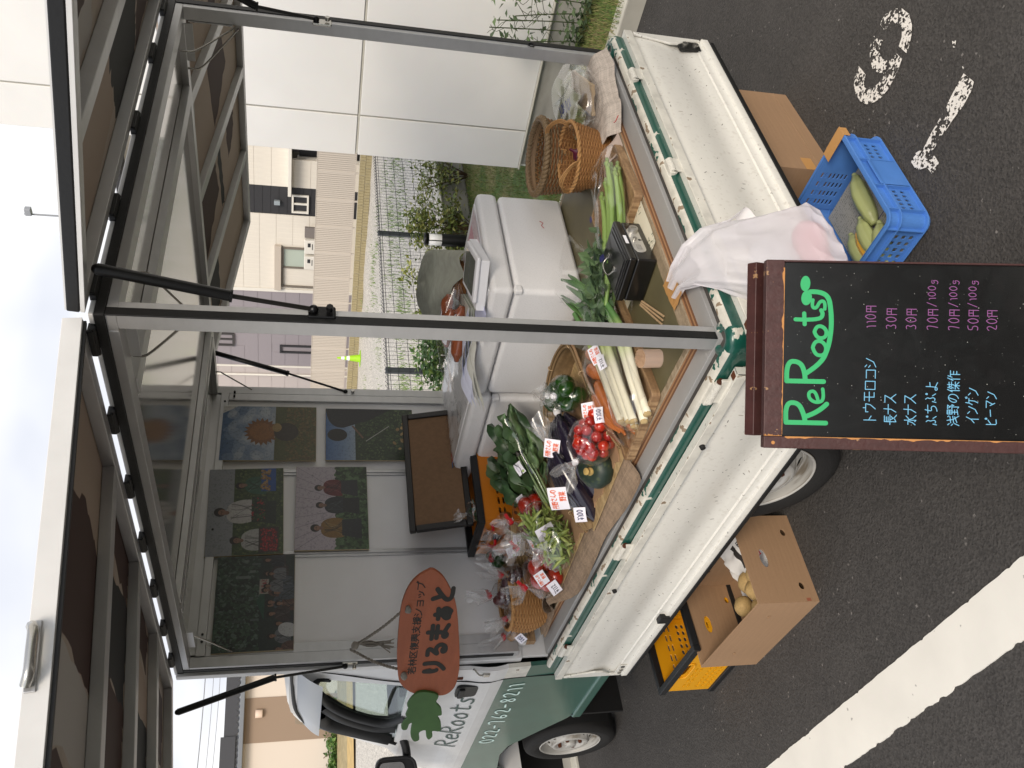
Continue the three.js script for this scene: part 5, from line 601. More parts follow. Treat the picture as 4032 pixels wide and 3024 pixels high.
// ---- blue crate with corn
const holes = (x0, x1, y0, y1, nx, ny, gx, gy, p = 8) => { const o = [], w = (x1 - x0) / nx, h = (y1 - y0) / ny; for (let i = 0; i < nx; i++) for (let j = 0; j < ny; j++) o.push(ring(x0 + w * (i + 0.5), y0 + h * (j + 0.5), (w - gx) / 2, (h - gy) / 2, 8, p)); return o; };
{
  const t = thing('blue_crate', 'blue plastic harvest crate with slotted sides and taped corner, holding corn', 'crate', [0.55, 0, 0.0], [0, -0.03, 0]);
  const X = 0.2, Z = 0.162, Hh = 0.143, T = 0.004;
  const long = (n) => plate([[-X + 0.03, 0], [X - 0.03, 0], [X - 0.03, Hh], [-X + 0.03, Hh]], T, n);
  const wallA = long([...holes(-0.155, -0.045, 0.03, 0.085, 6, 2, 0.007, 0.012), ...holes(0.045, 0.155, 0.03, 0.085, 6, 2, 0.007, 0.012)]);   // front and back
  mesh('side_wall', wallA.clone().translate(0, 0, Z - T), M.blue, t); mesh('side_wall', long(holes(0.02, 0.155, 0.02, 0.1, 7, 3, 0.008, 0.011)).translate(0, 0, -Z), M.blue, t);
  const end = plate([[-Z + 0.03, 0], [Z - 0.03, 0], [Z - 0.03, Hh], [-Z + 0.03, Hh]], T, holes(-0.11, 0.11, 0.02, 0.095, 9, 3, 0.009, 0.01)).rotateY(Math.PI / 2);
  mesh('end_wall', end.clone().translate(-X, 0, 0), M.blue, t); mesh('end_wall', plate([[-Z + 0.03, 0], [Z - 0.03, 0], [Z - 0.03, Hh], [-Z + 0.03, Hh]], T, holes(-0.02, 0.12, 0.025, 0.125, 4, 7, 0.014, 0.006)).rotateY(Math.PI / 2).translate(X - T, 0, 0), M.blue, t);
  const corner = (sx, sz) => surf(8, 1, (s, q) => { const a = s * Math.PI / 2; return [sx * (X - 0.03 + 0.03 * Math.sin(a)), q * Hh, sz * (Z - 0.03 + 0.03 * Math.cos(a))]; });
  for (const sx of [-1, 1]) for (const sz of [-1, 1]) mesh('corner_wall', corner(sx, sz), M.blue, t);
  const loop = (e, y0, y1, r) => { const P = (k, rad) => { const o = []; for (const [sx, sz, a0] of [[1, 1, 0], [-1, 1, 1], [-1, -1, 2], [1, -1, 3]]) for (let i = 0; i <= 5; i++) { const a = (a0 + i / 5) * Math.PI / 2; o.push([sx * (X - 0.03) + Math.cos(a) * (rad + k), sz * (Z - 0.03) + Math.sin(a) * (rad + k)]); } return o; }; return plate(P(e, 0.03), y1 - y0, [P(-0.003, 0.03).reverse()], r).rotateX(Math.PI / 2).translate(0, y1, 0); };
  mesh('rim', loop(0.012, Hh - 0.006, Hh, 0.0015), M.blue, t); mesh('rib', loop(0.012, 0.1, 0.104, 0.001), M.blue, t); mesh('rib', loop(0.012, 0.012, 0.016, 0.001), M.blue, t);
  for (const x of [-0.165, -0.06, 0.06, 0.165]) { mesh('upright_rib', bx(x - 0.0015, x + 0.0015, 0.012, Hh - 0.006, Z - 0.001, Z + 0.011), M.blue, t); mesh('upright_rib', bx(x - 0.0015, x + 0.0015, 0.012, Hh - 0.006, -Z - 0.011, -Z + 0.001), M.blue, t); }
  for (const z of [-0.13, 0.0, 0.13]) mesh('upright_rib', bx(-X - 0.011, -X + 0.001, 0.012, Hh - 0.006, z - 0.0015, z + 0.0015), M.blue, t);
  mesh('grip_panel', bx(-0.055, 0.055, 0.016, Hh - 0.03, Z + 0.009, Z + 0.012, 0.001), M.blue, t);
  mesh('floor_panel', bx(-X + 0.01, X - 0.01, 0.006, 0.01, -Z + 0.01, Z - 0.01), M.blue, t);
  mesh('brown_tape', [bx(X - 0.03, X + 0.013, Hh + 0.0005, Hh + 0.002, Z - 0.09, Z + 0.013, 0.0006), bx(X + 0.0125, X + 0.014, Hh - 0.02, Hh + 0.002, Z - 0.07, Z + 0.008, 0.0005), bx(X - 0.03, X + 0.008, Hh - 0.02, Hh + 0.002, Z + 0.0125, Z + 0.014, 0.0005)], M.tape, t);
  const paper = mesh('crate_newspaper', surf(12, 10, (s, q) => [mix(0.36, 0.735, s), 0.014 + 0.006 * fbm(s * 5, q * 5, 3), mix(-0.15, 0.15, q), s, q]), std(0xffffff, 0.9, { map: draw(512, 512, (g, w) => { g.fillStyle = '#8d8d88'; g.fillRect(0, 0, w, w); for (let i = 0; i < 2600; i++) { g.fillStyle = `rgba(40,40,40,${rr(0.2, 0.6)})`; g.fillRect(Math.floor(rnd() * 40) * 13, Math.floor(rnd() * 90) * 5.8, rr(2, 9), 3); } g.fillStyle = '#b3a51e'; g.fillRect(150, 300, 46, 170); g.fillStyle = '#3c3560'; g.fillRect(60, 140, 5, 330); g.fillRect(220, 60, 5, 400); }) })); tag(paper, 'grey newsprint with a yellow patch lining the blue crate', 'newspaper');
  // corn
  const husk = [[0.3, 0.33, 0.13], [0.38, 0.42, 0.19]], yel = [0.72, 0.4, 0.06];
  const cob = (name, label, pos, dir, len, open) => { const c = thing(name, label, 'corn', pos, [0, dir, 0], 'corn cobs in the blue crate'); const P = [[-len / 2, 0.026, 0], [-len / 4, 0.03, 0.002], [0, 0.031, 0], [len / 4, 0.028, -0.003], [len / 2, 0.02, 0]], R = [0.013, 0.024, 0.028, 0.028, 0.024, 0.012];
    mesh('husk', limb(P, R, 24, 18, (t, a) => lerp3(husk[0], husk[1], 0.5 + 0.5 * Math.sin(a * 6)), 1, (t, a) => 1 + 0.03 * Math.sin(a * 7 + t * 4)), M.veg, c); mesh('stalk', limb([[-len / 2 + 0.004, 0.026, 0], [-len / 2 - 0.014, 0.027, 0.002]], [0.011, 0.008], 4, 10, () => husk[1]), M.veg, c);
    if (open) mesh('kernels', limb(P.map(([x, y, z]) => [x * 0.94 + 0.006, y + 0.003, z + 0.004]), R.map((r) => r * 0.99), 60, 32, (t, a) => scl(yel, 0.75 + 0.35 * Math.abs(Math.sin(a * 8))), 1, (t, a) => (Math.sin(a) > -0.2 ? 1.02 : 0.7) * (0.95 + 0.07 * Math.abs(Math.sin(a * 8)) * Math.abs(Math.sin(t * 75)))), M.vegShiny, c).rotation.x = 0.6;
    if (open) mesh('silk_end', jitter(new THREE.SphereGeometry(0.011, 10, 8).translate(len / 2 + 0.002, 0.02, 0), 0.004, 90), std(0x8a6a2c, 0.9), c); return c; };
  cob('corn_cob', 'fat green corn cob in its husk nearest the crate front', [0.6, 0.014, 0.03], 2.95, 0.19, false);
  cob('corn_cob', 'corn cob with yellow kernels showing through its opened husk', [0.475, 0.014, -0.03], 3.0, 0.17, true);
  cob('corn_cob', 'green corn cob half hidden behind the opened cob', [0.47, 0.014, -0.085], 3.1, 0.17, false);
  cob('corn_cob', 'green corn cob partly hidden behind the chalkboard edge', [0.41, 0.014, -0.0], 2.7, 0.15, false);
}
// ---- cardboard boxes
function carton(name, label, x0, x1, z0, z1, h, mat, inner) {
  const t = thing(name, label, 'cardboard box', [(x0 + x1) / 2, 0, (z0 + z1) / 2]); const X = (x1 - x0) / 2, Z = (z1 - z0) / 2, T = 0.005;
  const longH = (s) => [ring(-Z * 0.6, h * 0.62, 0.012, 0.005, 12), ring(Z * 0.55, h * 0.62, 0.012, 0.005, 12)], endH = inner ? [ring(0, h * 0.66, 0.036, 0.015, 18), ring(0.1, h * 0.18, 0.014, 0.01, 12), ring(-0.11, h * 0.2, 0.014, 0.01, 12)] : [];
  mesh('side_panel', plate([[-Z, 0], [Z, 0], [Z, h], [-Z, h]], T, inner ? longH() : []).rotateY(Math.PI / 2).translate(-X, 0, 0), mat, t); mesh('side_panel', plate([[-Z, 0], [Z, 0], [Z, h], [-Z, h]], T, inner ? longH() : []).rotateY(Math.PI / 2).translate(X - T, 0, 0), M.card, t);
  mesh('end_panel', plate([[-X + T, 0], [X - T, 0], [X - T, h], [-X + T, h]], T, endH).translate(0, 0, Z - T), M.card, t); mesh('end_panel', plate([[-X + T, 0], [X - T, 0], [X - T, h], [-X + T, h]], T, endH).translate(0, 0, -Z), M.card, t);
  mesh('box_floor', bx(-X + T, X - T, 0.001, 0.006, -Z + T, Z - T), M.card, t); return t;
}
{
  const t = carton('cardboard_box', 'open brown cardboard box with hand holes holding potatoes and newspaper, beside the rear wheel', -0.252, 0.09, -1.555, -1.015, 0.232, M.card, true);
  mesh('printed_mark', [bx(-0.1715, -0.171, 0.19, 0.2, 0.245, 0.247), ...[0, 1, 2].map((i) => bx(-0.1712 + i * 0.004 + 0.004, -0.1692 + i * 0.004 + 0.004, 0.03, 0.046, 0.2702, 0.2705))].slice(1), std(0x8c2a14, 0.8), t);
  const np = draw(512, 512, (g, w) => { g.fillStyle = '#cfcdca'; g.fillRect(0, 0, w, w); g.lineCap = 'round'; g.fillStyle = '#1c1a1a'; g.strokeStyle = '#222'; for (let i = 0; i < 500; i++) { g.fillStyle = `rgba(50,50,50,${rr(0.2, 0.5)})`; g.fillRect(rr(0, 200), Math.floor(rnd() * 60) * 8, rr(2, 9), 3); } g.strokeStyle = '#c01825'; pen(g, 'MUJI', 230, 120, 44, 44, 9); g.strokeStyle = '#1c1a1a'; pen(g, '無印良品', 230, 200, 60, 60, 8); g.fillStyle = '#26211f'; g.fillRect(230, 300, 240, 60); });
  const sheet = (name, label, x0, x1, z0, z1, y, up) => tag(mesh(name, surf(20, 20, (s, q) => [mix(x0, x1, s), y + up * (s * s) * 0.6 + 0.05 * (fbm(s * 4 + x0 * 9, q * 4, 3, 4) - 0.3), mix(z0, z1, q), s, q]), std(0xffffff, 0.9, { map: np })), label, 'newspaper');
  sheet('newspaper_sheet', 'crumpled printed newspaper in the open box with potatoes', -0.1, 0.075, -1.28, -1.03, 0.1, 0.1); sheet('newspaper_sheet', 'pale creased newspaper under the bagged potatoes', -0.235, 0.06, -1.38, -1.03, 0.05, 0.03);
  globalThis.potatoBag = 1;
  const b = thing('potato_bag', 'clear plastic bag of potatoes lying in the open cardboard box', 'potatoes', [-0.115, 0.11, -1.24]); const pm = std(0xffffff, 0.75, { map: tex(128, 0.2, (x, y) => scl([0.4, 0.27, 0.11], 0.75 + 0.5 * fbm(x * 10, y * 10, 3, 4, 10))) });
  for (const [x, y, z] of [[0, 0.01, 0.05], [0.055, 0.0, 0.0], [-0.02, 0.02, -0.045], [-0.055, -0.01, 0.02], [0.02, -0.035, 0.0], [0.05, 0.0, 0.07], [-0.06, -0.03, -0.05]]) mesh('potato', jitter(new THREE.SphereGeometry(0.036, 18, 14).scale(1.1, 0.92, 1).translate(x, y, z), 0.008, 22, x * 50), pm, b);
  globalThis.potato = b;
}
{
  const t = carton('cardboard_box', 'low brown cardboard box under the tail gate behind the blue crate', 0.84, 1.335, -0.4, -0.048, 0.208, M.card, false); t.rotation.y = 0.03; mesh('crease_fold', bx(-0.247, 0.247, 0.05, 0.054, 0.1755, 0.1775, 0.001), M.card, t); mesh('tape_strip', bx(-0.247, -0.18, 0.07, 0.11, 0.1762, 0.1768), M.tape, t);
}
// ---- yellow folding crates with black rims
function foldingCrate(name, label, pos, turn, X, Z, H, yel) {
  const t = thing(name, label, 'crate', pos, turn, 'yellow folding crates'); const T = 0.008;
  const cols = (L) => [...holes(-L + 0.03, L - 0.03, H * 0.12, H * 0.42, Math.round(L * 2 / 0.035), 3, 0.009, 0.01, 3), ...holes(-L + 0.03, L - 0.03, H * 0.5, H * 0.66, Math.round(L * 2 / 0.06), 2, 0.012, 0.01, 3)];
  const grip = [ring(0, H * 0.8, 0.06, 0.014, 14, 4)];
  for (const s of [-1, 1]) { mesh('side_panel', plate([[-Z, 0.02], [Z, 0.02], [Z, H - 0.03], [-Z, H - 0.03]], T, [...cols(Z), ...grip]).rotateY(Math.PI / 2).translate(s * X - (s > 0 ? T : 0), 0, 0), yel, t); mesh('end_panel', plate([[-X + 0.01, 0.02], [X - 0.01, 0.02], [X - 0.01, H - 0.03], [-X + 0.01, H - 0.03]], T, cols(X)).translate(0, 0, s * Z - (s > 0 ? T : 0)), yel, t);
    mesh('top_rail', bx(s * X - 0.012, s * X + 0.012, H - 0.03, H, -Z - 0.012, Z + 0.012, 0.003), M.crateBlack, t); mesh('top_rail', bx(-X + 0.0125, X - 0.0125, H - 0.03, H, s * Z - 0.012, s * Z + 0.012, 0.003), M.crateBlack, t);
    mesh('base_rail', bx(s * X - 0.01, s * X + 0.01, 0, 0.025, -Z - 0.01, Z + 0.01, 0.003), M.crateBlack, t); mesh('base_rail', bx(-X + 0.0105, X - 0.0105, 0, 0.025, s * Z - 0.01, s * Z + 0.01, 0.003), M.crateBlack, t);
    mesh('grip_frame', tube(ring(0, H * 0.8, 0.066, 0.02, 16, 4).map(([a, y]) => [s * X + s * 0.003, y, a]), 0.004, 40, 6, true), yel, t); }
  mesh('crate_floor', plate([[-X, -Z], [X, -Z], [X, Z], [-X, Z]], 0.005, holes(-X + 0.02, X - 0.02, -Z + 0.02, Z - 0.02, 6, 10, 0.012, 0.012, 3)).rotateX(-Math.PI / 2).translate(0, 0.012, 0), yel, t); return t;
}
foldingCrate('folding_crate', 'yellow mesh folding crate with black rims on the asphalt behind the cardboard box', [-0.02, 0, -1.76], 0.03, 0.165, 0.205, 0.25, M.yellow);
// ---- white carrier bag taped to the tail gate
{
  const t = thing('carrier_bag', 'white plastic carrier bag taped up in front of the tail gate for rubbish', 'bag', [0, 0, 0]);
  const film = phys(0xf3f1f4, 0.45, { transmission: 0.55, thickness: 0 }), pink = phys(0xe6a9b4, 0.5, { transmission: 0.2, thickness: 0 });
  // rings from the taped mouth down to the full bottom: centre, half width along the gate, half depth, squareness
  const L = [[0.252, 0.747, -0.075, 0.036, 0.003, 2], [0.245, 0.753, -0.02, 0.045, 0.008, 2], [0.225, 0.742, 0.045, 0.075, 0.02, 2], [0.205, 0.7, 0.092, 0.112, 0.036, 2.2], [0.19, 0.64, 0.112, 0.136, 0.052, 2.6], [0.178, 0.56, 0.125, 0.146, 0.06, 3], [0.178, 0.48, 0.135, 0.15, 0.066, 3.4], [0.182, 0.44, 0.14, 0.146, 0.068, 3.8], [0.186, 0.412, 0.143, 0.128, 0.06, 3.6], [0.188, 0.4, 0.145, 0.08, 0.045, 3], [0.19, 0.397, 0.145, 0.002, 0.002, 2]];
  const at = (s) => { const k = s * (L.length - 1), i = Math.min(L.length - 2, Math.floor(k)), u = sm(k - i) * 0.3 + (k - i) * 0.7; return L[i].map((v, j) => mix(v, L[i + 1][j], u)); };
  const crease = (u, v, k, n) => 1 - Math.abs(2 * vn(u, v, k, n) - 1);
  mesh('bag_film', surf(150, 110, (u, s) => { const [x, y, z, w, dd, e] = at(s), a = u * Math.PI * 2, c = Math.cos(a), d = Math.sin(a), X = Math.sign(c) * Math.abs(c) ** (2 / e), Z = Math.sign(d) * Math.abs(d) ** (2 / e), g = Math.max(0, 1 - s * 1.6), n = 1 + 0.1 * g * Math.sin(a * 12 + 3 * s) * Math.min(1, s * 8) + 0.24 * (crease(u * 6 + s * 2.5, s * 2.6, 5) - 0.6) * step(0.1, 0.4, s) + 0.11 * (crease(u * 13 - s * 5, s * 5, 8) - 0.6) * step(0.1, 0.35, s);
    return [x + X * w * (0.5 + 0.5 * n), y + 0.01 * Math.sin(a * 5 + 1) * (1 - s) + 0.012 * (crease(u * 9, s * 4, 15) - 0.5) * step(0.15, 0.4, s), z + Z * dd * (n + 0.7 * (crease(u * 4 + 2, s * 3.4 + u * 3, 22) - 0.55) * step(0.15, 0.4, s))]; }), film, t);
  mesh('bag_handle', surf(24, 8, (u, q) => { const a = u * Math.PI; return [0.262 + 0.085 * Math.sin(a * 0.85) + 0.012 * q + 0.01 * Math.sin(u * 14), mix(0.7, 0.53, u) - 0.03 * q * Math.sin(a), 0.075 + 0.035 * Math.sin(a) + 0.03 * q]; }), film, t);
  mesh('pink_content', jitter(new THREE.SphereGeometry(1, 24, 18).scale(0.125, 0.045, 0.05).translate(0.19, 0.435, 0.142), 0.02, 12), std(0xd98a98, 0.7), t);
  mesh('paper_content', jitter(new THREE.SphereGeometry(1, 24, 18).scale(0.09, 0.07, 0.035).translate(0.165, 0.55, 0.125), 0.03, 9), std(0xdadadc, 0.8), t);
  mesh('brown_tape', surf(14, 8, (s, q) => [mix(0.196, 0.31, s) + 0.006 * (vn(q * 7, s > 0.5 ? 1 : 2) - 0.5), 0.7465 + 0.004 * q * q, mix(-0.112, -0.04, q) + 0.012 * (1 - s) - 0.004 * vn(s * 9, q * 2)]), M.tape, t);
}
// ---------------------------------------------------------------- goods on the bed
const TOP = 0.742;
// clear bag: body between the bottom and a tied neck at the top, tail spread above it; y is up
function bagGeo(a, h, c, k, tail = 0.05, part = 0) {
  return surf(44, part ? 10 : 26, (u, q0) => { const q = part ? mix(0.74, 1, q0) : mix(0, 0.78, q0); const A = u * 2 * Math.PI, body = q < 0.78, s = q / 0.78; let r, y;
    if (body) { r = Math.sin(Math.min(1, s * 1.02) * Math.PI * 0.93 + 0.02) ** 0.6; r = Math.max(r * (s > 0.75 ? 1 - 0.75 * step(0.75, 1, s) : 1), s > 0.9 ? 0.14 : 0.02); y = h * s; } else { const e = (q - 0.78) / 0.22; r = 0.12 + 0.34 * e * (0.25 + 1.5 * vn(u * 11, e * 2, k, 11)); y = h + tail * e * (0.35 + 1.1 * vn(u * 9, 1 + e, k + 3, 9)); }
    const fold = 1 + (0.07 + 0.16 * step(0.55, 0.95, s)) * (Math.abs(2 * vn(u * 22, q * 3, k, 22) - 1) - 0.5) + 0.14 * (fbm(Math.cos(A) * 1.6 + 9, Math.sin(A) * 1.6 + q * 4, k, 3) - 0.5);
    return [Math.cos(A) * a * r * fold, y + 0.05 * h * (vn(u * 8, q * 7, k + 8, 8) - 0.5), Math.sin(A) * c * r * fold]; });
}
const tagMat = (f) => std(0xffffff, 0.7, { map: draw(160, 110, (g, w, h) => { g.fillStyle = '#eceaf3'; g.fillRect(0, 0, w, h); g.lineCap = g.lineJoin = 'round'; f(g); }) });
const TAGS = { maker: tagMat((g) => { g.strokeStyle = '#d8562e'; pen(g, '丹野さんの', 8, 12, 28, 36, 4.5); pen(g, '野菜', 66, 62, 34, 38, 4.5); }), yen: tagMat((g) => { g.strokeStyle = '#252a55'; pen(g, '¥100', 30, 28, 34, 56, 8); }), purple: tagMat((g) => { g.strokeStyle = '#8c6fb0'; g.lineWidth = 3; for (let r = 0; r < 2; r++) for (let i = 0; i < 7; i++) { g.beginPath(); g.arc(48 + i * 14, 30 + r * 34, 5, i, i + 3.6); g.stroke(); } g.strokeStyle = '#5f7d3a'; g.lineWidth = 5; g.beginPath(); g.arc(26, 80, 16, 0, 7); g.stroke(); g.fillStyle = '#a9c07c'; g.fill(); }), yen2: tagMat((g) => { g.strokeStyle = '#2a2a34'; pen(g, '¥112', 20, 30, 36, 50, 7); }) };
const label = (parent, kind, pos, rot, w = 0.05, h = 0.034) => { const m = mesh('price_tag', surf(6, 2, (s, q) => [(s - 0.5) * w, (q - 0.5) * h, 0.004 * Math.sin(s * 3.1) - 0.002, s, q]), TAGS[kind], parent); m.position.set(...pos); m.rotation.order = 'YXZ'; m.rotation.set(...rot); return m; };
const FACE = [-0.75, -0.75, 0];    // leaning back, turned towards the shopper
const tie = (parent, pos, rot = [0, 0, 0], m = M.red) => { const k = mesh('red_tie', [bx(-0.011, 0.011, -0.008, 0.008, -0.011, 0.011, 0.004), bx(0.008, 0.032, -0.006, 0.006, -0.002, 0.003, 0.002)], m, parent); k.position.set(...pos); k.rotation.set(...rot); return k; };
const sph = (r, x, y, z, sx = 1, sy = 1, sz = 1, n = 14) => new THREE.SphereGeometry(r, n, Math.round(n * 0.75)).scale(sx, sy, sz).translate(x, y, z);
const film = (parent, g, m = M.film) => mesh('clear_film', g, m, parent);
function filmBag(parent, a, h, c, k, tail, turn) { for (const [n, m] of [['clear_film', M.film], ['bag_neck', M.tail]]) { const g = bagGeo(a, h, c, k, tail, n === 'bag_neck' ? 1 : 0); mesh(n, turn ? turn(g) : g, m, parent); } }
// woven basket: round (or oval) wall of wavy rods round upright stakes
function basket(t, R0, R1, H, rows, stakes, opt = {}) {
  const { sx = 1, sz = 1, mats = M.wicker, thick = 1, floorY = 0.006, belly = 0 } = opt, rod = H / rows * 0.54 * thick;
  const rad = (y) => mix(R0, R1, y / H) + belly * Math.sin(Math.PI * y / H), groups = [[], [], []];
  for (let i = 0; i < rows; i++) { const y = H * (i + 0.5) / rows, n = Math.min(110, stakes * 3), pts = [], r = rad(y); for (let k = 0; k < n; k++) { const a = k / n * Math.PI * 2, w = Math.sin(a * stakes / 2 + (i & 1) * Math.PI) * rod * 0.9; pts.push([Math.cos(a) * (r + w) * sx, y + rod * 0.12 * Math.sin(a * 7 + i), Math.sin(a) * (r + w) * sz]); } const g = new THREE.TubeGeometry(new THREE.CatmullRomCurve3(pts.map((p) => V(...p)), true), n, rod, 5, true); groups[(i * 7 + (i >> 1)) % 3].push(g); }
  groups.forEach((g, i) => g.length && stuff(mesh('weave', g, mats[i % mats.length], t)));
  stuff(mesh('stakes', Array.from({ length: stakes }, (_, k) => { const a = k / stakes * Math.PI * 2; return tube([0, 0.35, 0.7, 1].map((s) => [Math.cos(a) * rad(s * H) * sx, s * H, Math.sin(a) * rad(s * H) * sz]), rod * 0.75, 6, 5); }), mats[3 % mats.length], t));
  mesh('basket_floor', lathe([[0, 0], [R0 * 0.98, 0], [R0 * 0.98, floorY], [0, floorY]], 40).scale(sx, 1, sz), mats[1 % mats.length], t);
  const rim = opt.rim ?? 0.009, rp = []; for (let s = 0; s < 2; s++) rp.push(new THREE.TubeGeometry(new THREE.CatmullRomCurve3(Array.from({ length: 90 }, (_, k) => { const a = k / 90 * Math.PI * 2, w = a * (opt.braid ?? 18) + s * Math.PI; return V(Math.cos(a) * (R1 + Math.cos(w) * rim * 0.55) * sx, H + rim * 0.4 + Math.sin(w) * rim * 0.55, Math.sin(a) * (R1 + Math.cos(w) * rim * 0.55) * sz); }), true), 180, rim * 0.8, 6, true));
  mesh('rim', rp, mats[opt.rimMat ?? 3 % mats.length], t); return t;
}
{ // plywood top with an olive mat, burlap, cardboard
  const b = thing('plywood_board', 'plywood board with layered edge lying on the truck bed under the goods', 'board', [0, 0, 0]); const ys = [HB, 0.7204, 0.7258, 0.7312, 0.7366, TOP - 0.0006]; for (let i = 0; i < 5; i++) mesh('ply_layer', bx(0.06 + (i % 2) * 0.001, 1.345, ys[i] + 0.0001, ys[i + 1], -1.9, -0.064 - (i % 2) * 0.001), i === 4 ? M.plyTop : M.plyEdge[i % 2], b);
  const edge = (a0, a1, f) => Array.from({ length: 81 }, (_, i) => f(mix(a0, a1, i / 80), 0.004 * (vn(i * 0.9, 3, 1) - 0.5) + 0.003 * (vn(i * 2.1, 9, 1) - 0.5)));
  tag(mesh('olive_mat', plate([...edge(-1.88, -0.118, (z, j) => [0.079 + j, -z]), ...edge(0.08, 1.32, (x, j) => [x, 0.112 + j]), [1.32, 1.88]].reverse(), 0.0012).rotateX(-Math.PI / 2).translate(0, TOP - 0.0003, 0), M.olive), 'olive brown vinyl mat with a ragged edge covering the plywood board', 'mat');
  const burl = (name, lab, f, nu = 40, nv = 30, m = M.burlap) => tag(mesh(name, slab(nu, nv, 0.0016, f), m), lab, 'cloth');
  burl('burlap_cloth', 'coarse brown burlap cloth laid along the left edge of the bed under the winnowing baskets', (s, q) => { const z = mix(-1.86, -0.62, s), e = 0.02 + 0.05 * step(-1.3, -1.75, z) + 0.012 * Math.sin(z * 11), x = mix(e - 0.03, 0.62, q); return [x, TOP + 0.004 + 0.007 * fbm(s * 9, q * 5, 3, 4) + (x < 0.06 ? -0.02 * step(0.06, 0.0, x) : 0) + 0.05 * Math.exp(-(((z + 1.56) / 0.05) ** 2)) * step(0.35, 0.05, x) * (0.5 + 0.5 * Math.sin(x * 30)) , z, z, x]; }, 70, 30);
  burl('burlap_fold', 'loose folded burlap loop bulging beside the round wicker basket', (s, q) => { const a = s * Math.PI; return [0.05 + 0.12 * q + 0.02 * Math.sin(a * 2), TOP + 0.012 + 0.055 * Math.sin(a) * (0.5 + 0.5 * Math.cos(q * 3)), mix(-1.5, -1.66, s) - 0.03 * q, s * 0.2, q * 0.2]; }, 24, 14);
  burl('linen_towel', 'folded beige linen cloth at the far rear corner of the bed', (s, q) => { const e = 0.012 * (vn(s * 8, 2, 4) - 0.5); return [mix(0.99, 1.36, s), TOP + 0.012 + 0.02 * fbm(s * 4, q * 4, 6, 4) - 0.035 * step(0.82, 1, q) * q + 0.02 * Math.sin(q * 3), mix(-0.2, 0.022, q) + e * 2 - 0.07 * (1 - s) ** 2 * q, s * 0.4, q * 0.25]; }, 40, 26, M.linen);
  tag(mesh('red_thread', [tube([[1.02, TOP + 0.018, -0.045], [1.0, TOP + 0.021, -0.03], [1.015, TOP + 0.012, -0.015]], 0.0016, 8, 4), ], M.red), 'small red stitched mark on the folded linen cloth', 'stitching');
}
// pack of clear bags, brown and green papers inside
{ const t = thing('bag_pack', 'opened clear pack of plastic bags lettered 100 on the linen cloth', 'plastic bags', [1.26, 0.775, -0.12], [0, 0.35, 0]);
  const out = (k, a, b, h) => surf(36, 24, (u, q) => { const A = u * 2 * Math.PI, r = Math.sin(q * Math.PI) ** 0.35; return [Math.cos(A) * a * r * (1 + 0.12 * (vn(u * 12, q * 4, k, 12) - 0.5)), h * (0.5 - 0.5 * Math.cos(q * Math.PI)) + 0.014 * (vn(u * 14, q * 9, k + 4, 14) - 0.5), Math.sin(A) * b * r * (1 + 0.14 * (vn(u * 10, q * 5, k + 7, 10) - 0.5))]; });
  mesh('brown_paper', slab(16, 10, 0.012, (s, q) => [mix(-0.14, 0.13, s), 0.012 + 0.022 * q + 0.008 * fbm(s * 4, q * 4, 2, 3), mix(-0.02, 0.08, q)]), std(0xb39c7c, 0.8), t);
  mesh('green_paper', slab(14, 10, 0.02, (s, q) => [mix(-0.08, 0.2, s), 0.03 + 0.035 * Math.sin(q * 2.4) + 0.01 * fbm(s * 4, q * 4, 5, 3), mix(-0.11, 0.03, q)]), std(0x8f9278, 0.75), t);
  film(t, out(3, 0.22, 0.125, 0.1)); film(t, out(9, 0.17, 0.1, 0.08));
  const tx = draw(512, 256, (g, w, h) => { g.clearRect(0, 0, w, h); g.strokeStyle = '#26357c'; g.lineCap = 'round'; pen(g, '100枚入', 60, 20, 62, 74, 11); g.strokeStyle = '#4a4f45'; pen(g, '260mm', 190, 120, 34, 40, 5); pen(g, '0-017', 60, 180, 34, 40, 5); });
  const p = mesh('pack_print', surf(8, 6, (s, q) => [mix(-0.13, 0.13, s), 0.105 - 0.02 * Math.abs(q - 0.5), mix(0.06, -0.07, q), s, q]), std(0xffffff, 0.6, { map: tx, transparent: true }), t); p.rotation.y = 0.5;
  tag(mesh('dried_bean_bag', jitter(new THREE.SphereGeometry(1, 20, 14).scale(0.045, 0.03, 0.03).translate(1.05, 0.775, -0.17), 0.012, 40), std(0x6c674f, 0.6)), 'small bag of greenish brown dried pods between basket and linen cloth', 'pods'); }
// tall bamboo basket and cane basket with onions
{ const t = thing('bamboo_basket', 'tall round brown bamboo basket with a braided rim standing behind the cane basket', 'basket', [1.225, TOP, -0.345]); basket(t, 0.11, 0.135, 0.175, 26, 44, { rim: 0.0105, braid: 26, mats: [M.bambooDark, M.wicker[2], M.bambooDark, M.bambooDark] });
  mesh('inner_band', lathe([[0.128, 0.155], [0.1305, 0.19], [0.1265, 0.19], [0.1245, 0.156]], 48), M.woodTray, t); const zz = []; for (let i = 0; i < 40; i++) { const a = i / 40 * Math.PI * 2, b = (i + 0.5) / 40 * Math.PI * 2, c = (i + 1) / 40 * Math.PI * 2; zz.push(tube([[Math.cos(a) * 0.124, 0.156, Math.sin(a) * 0.124], [Math.cos(b) * 0.124, 0.136, Math.sin(b) * 0.124], [Math.cos(c) * 0.124, 0.156, Math.sin(c) * 0.124]], 0.0016, 6, 4)); } stuff(mesh('lacing', zz, M.wicker[3], t)); }
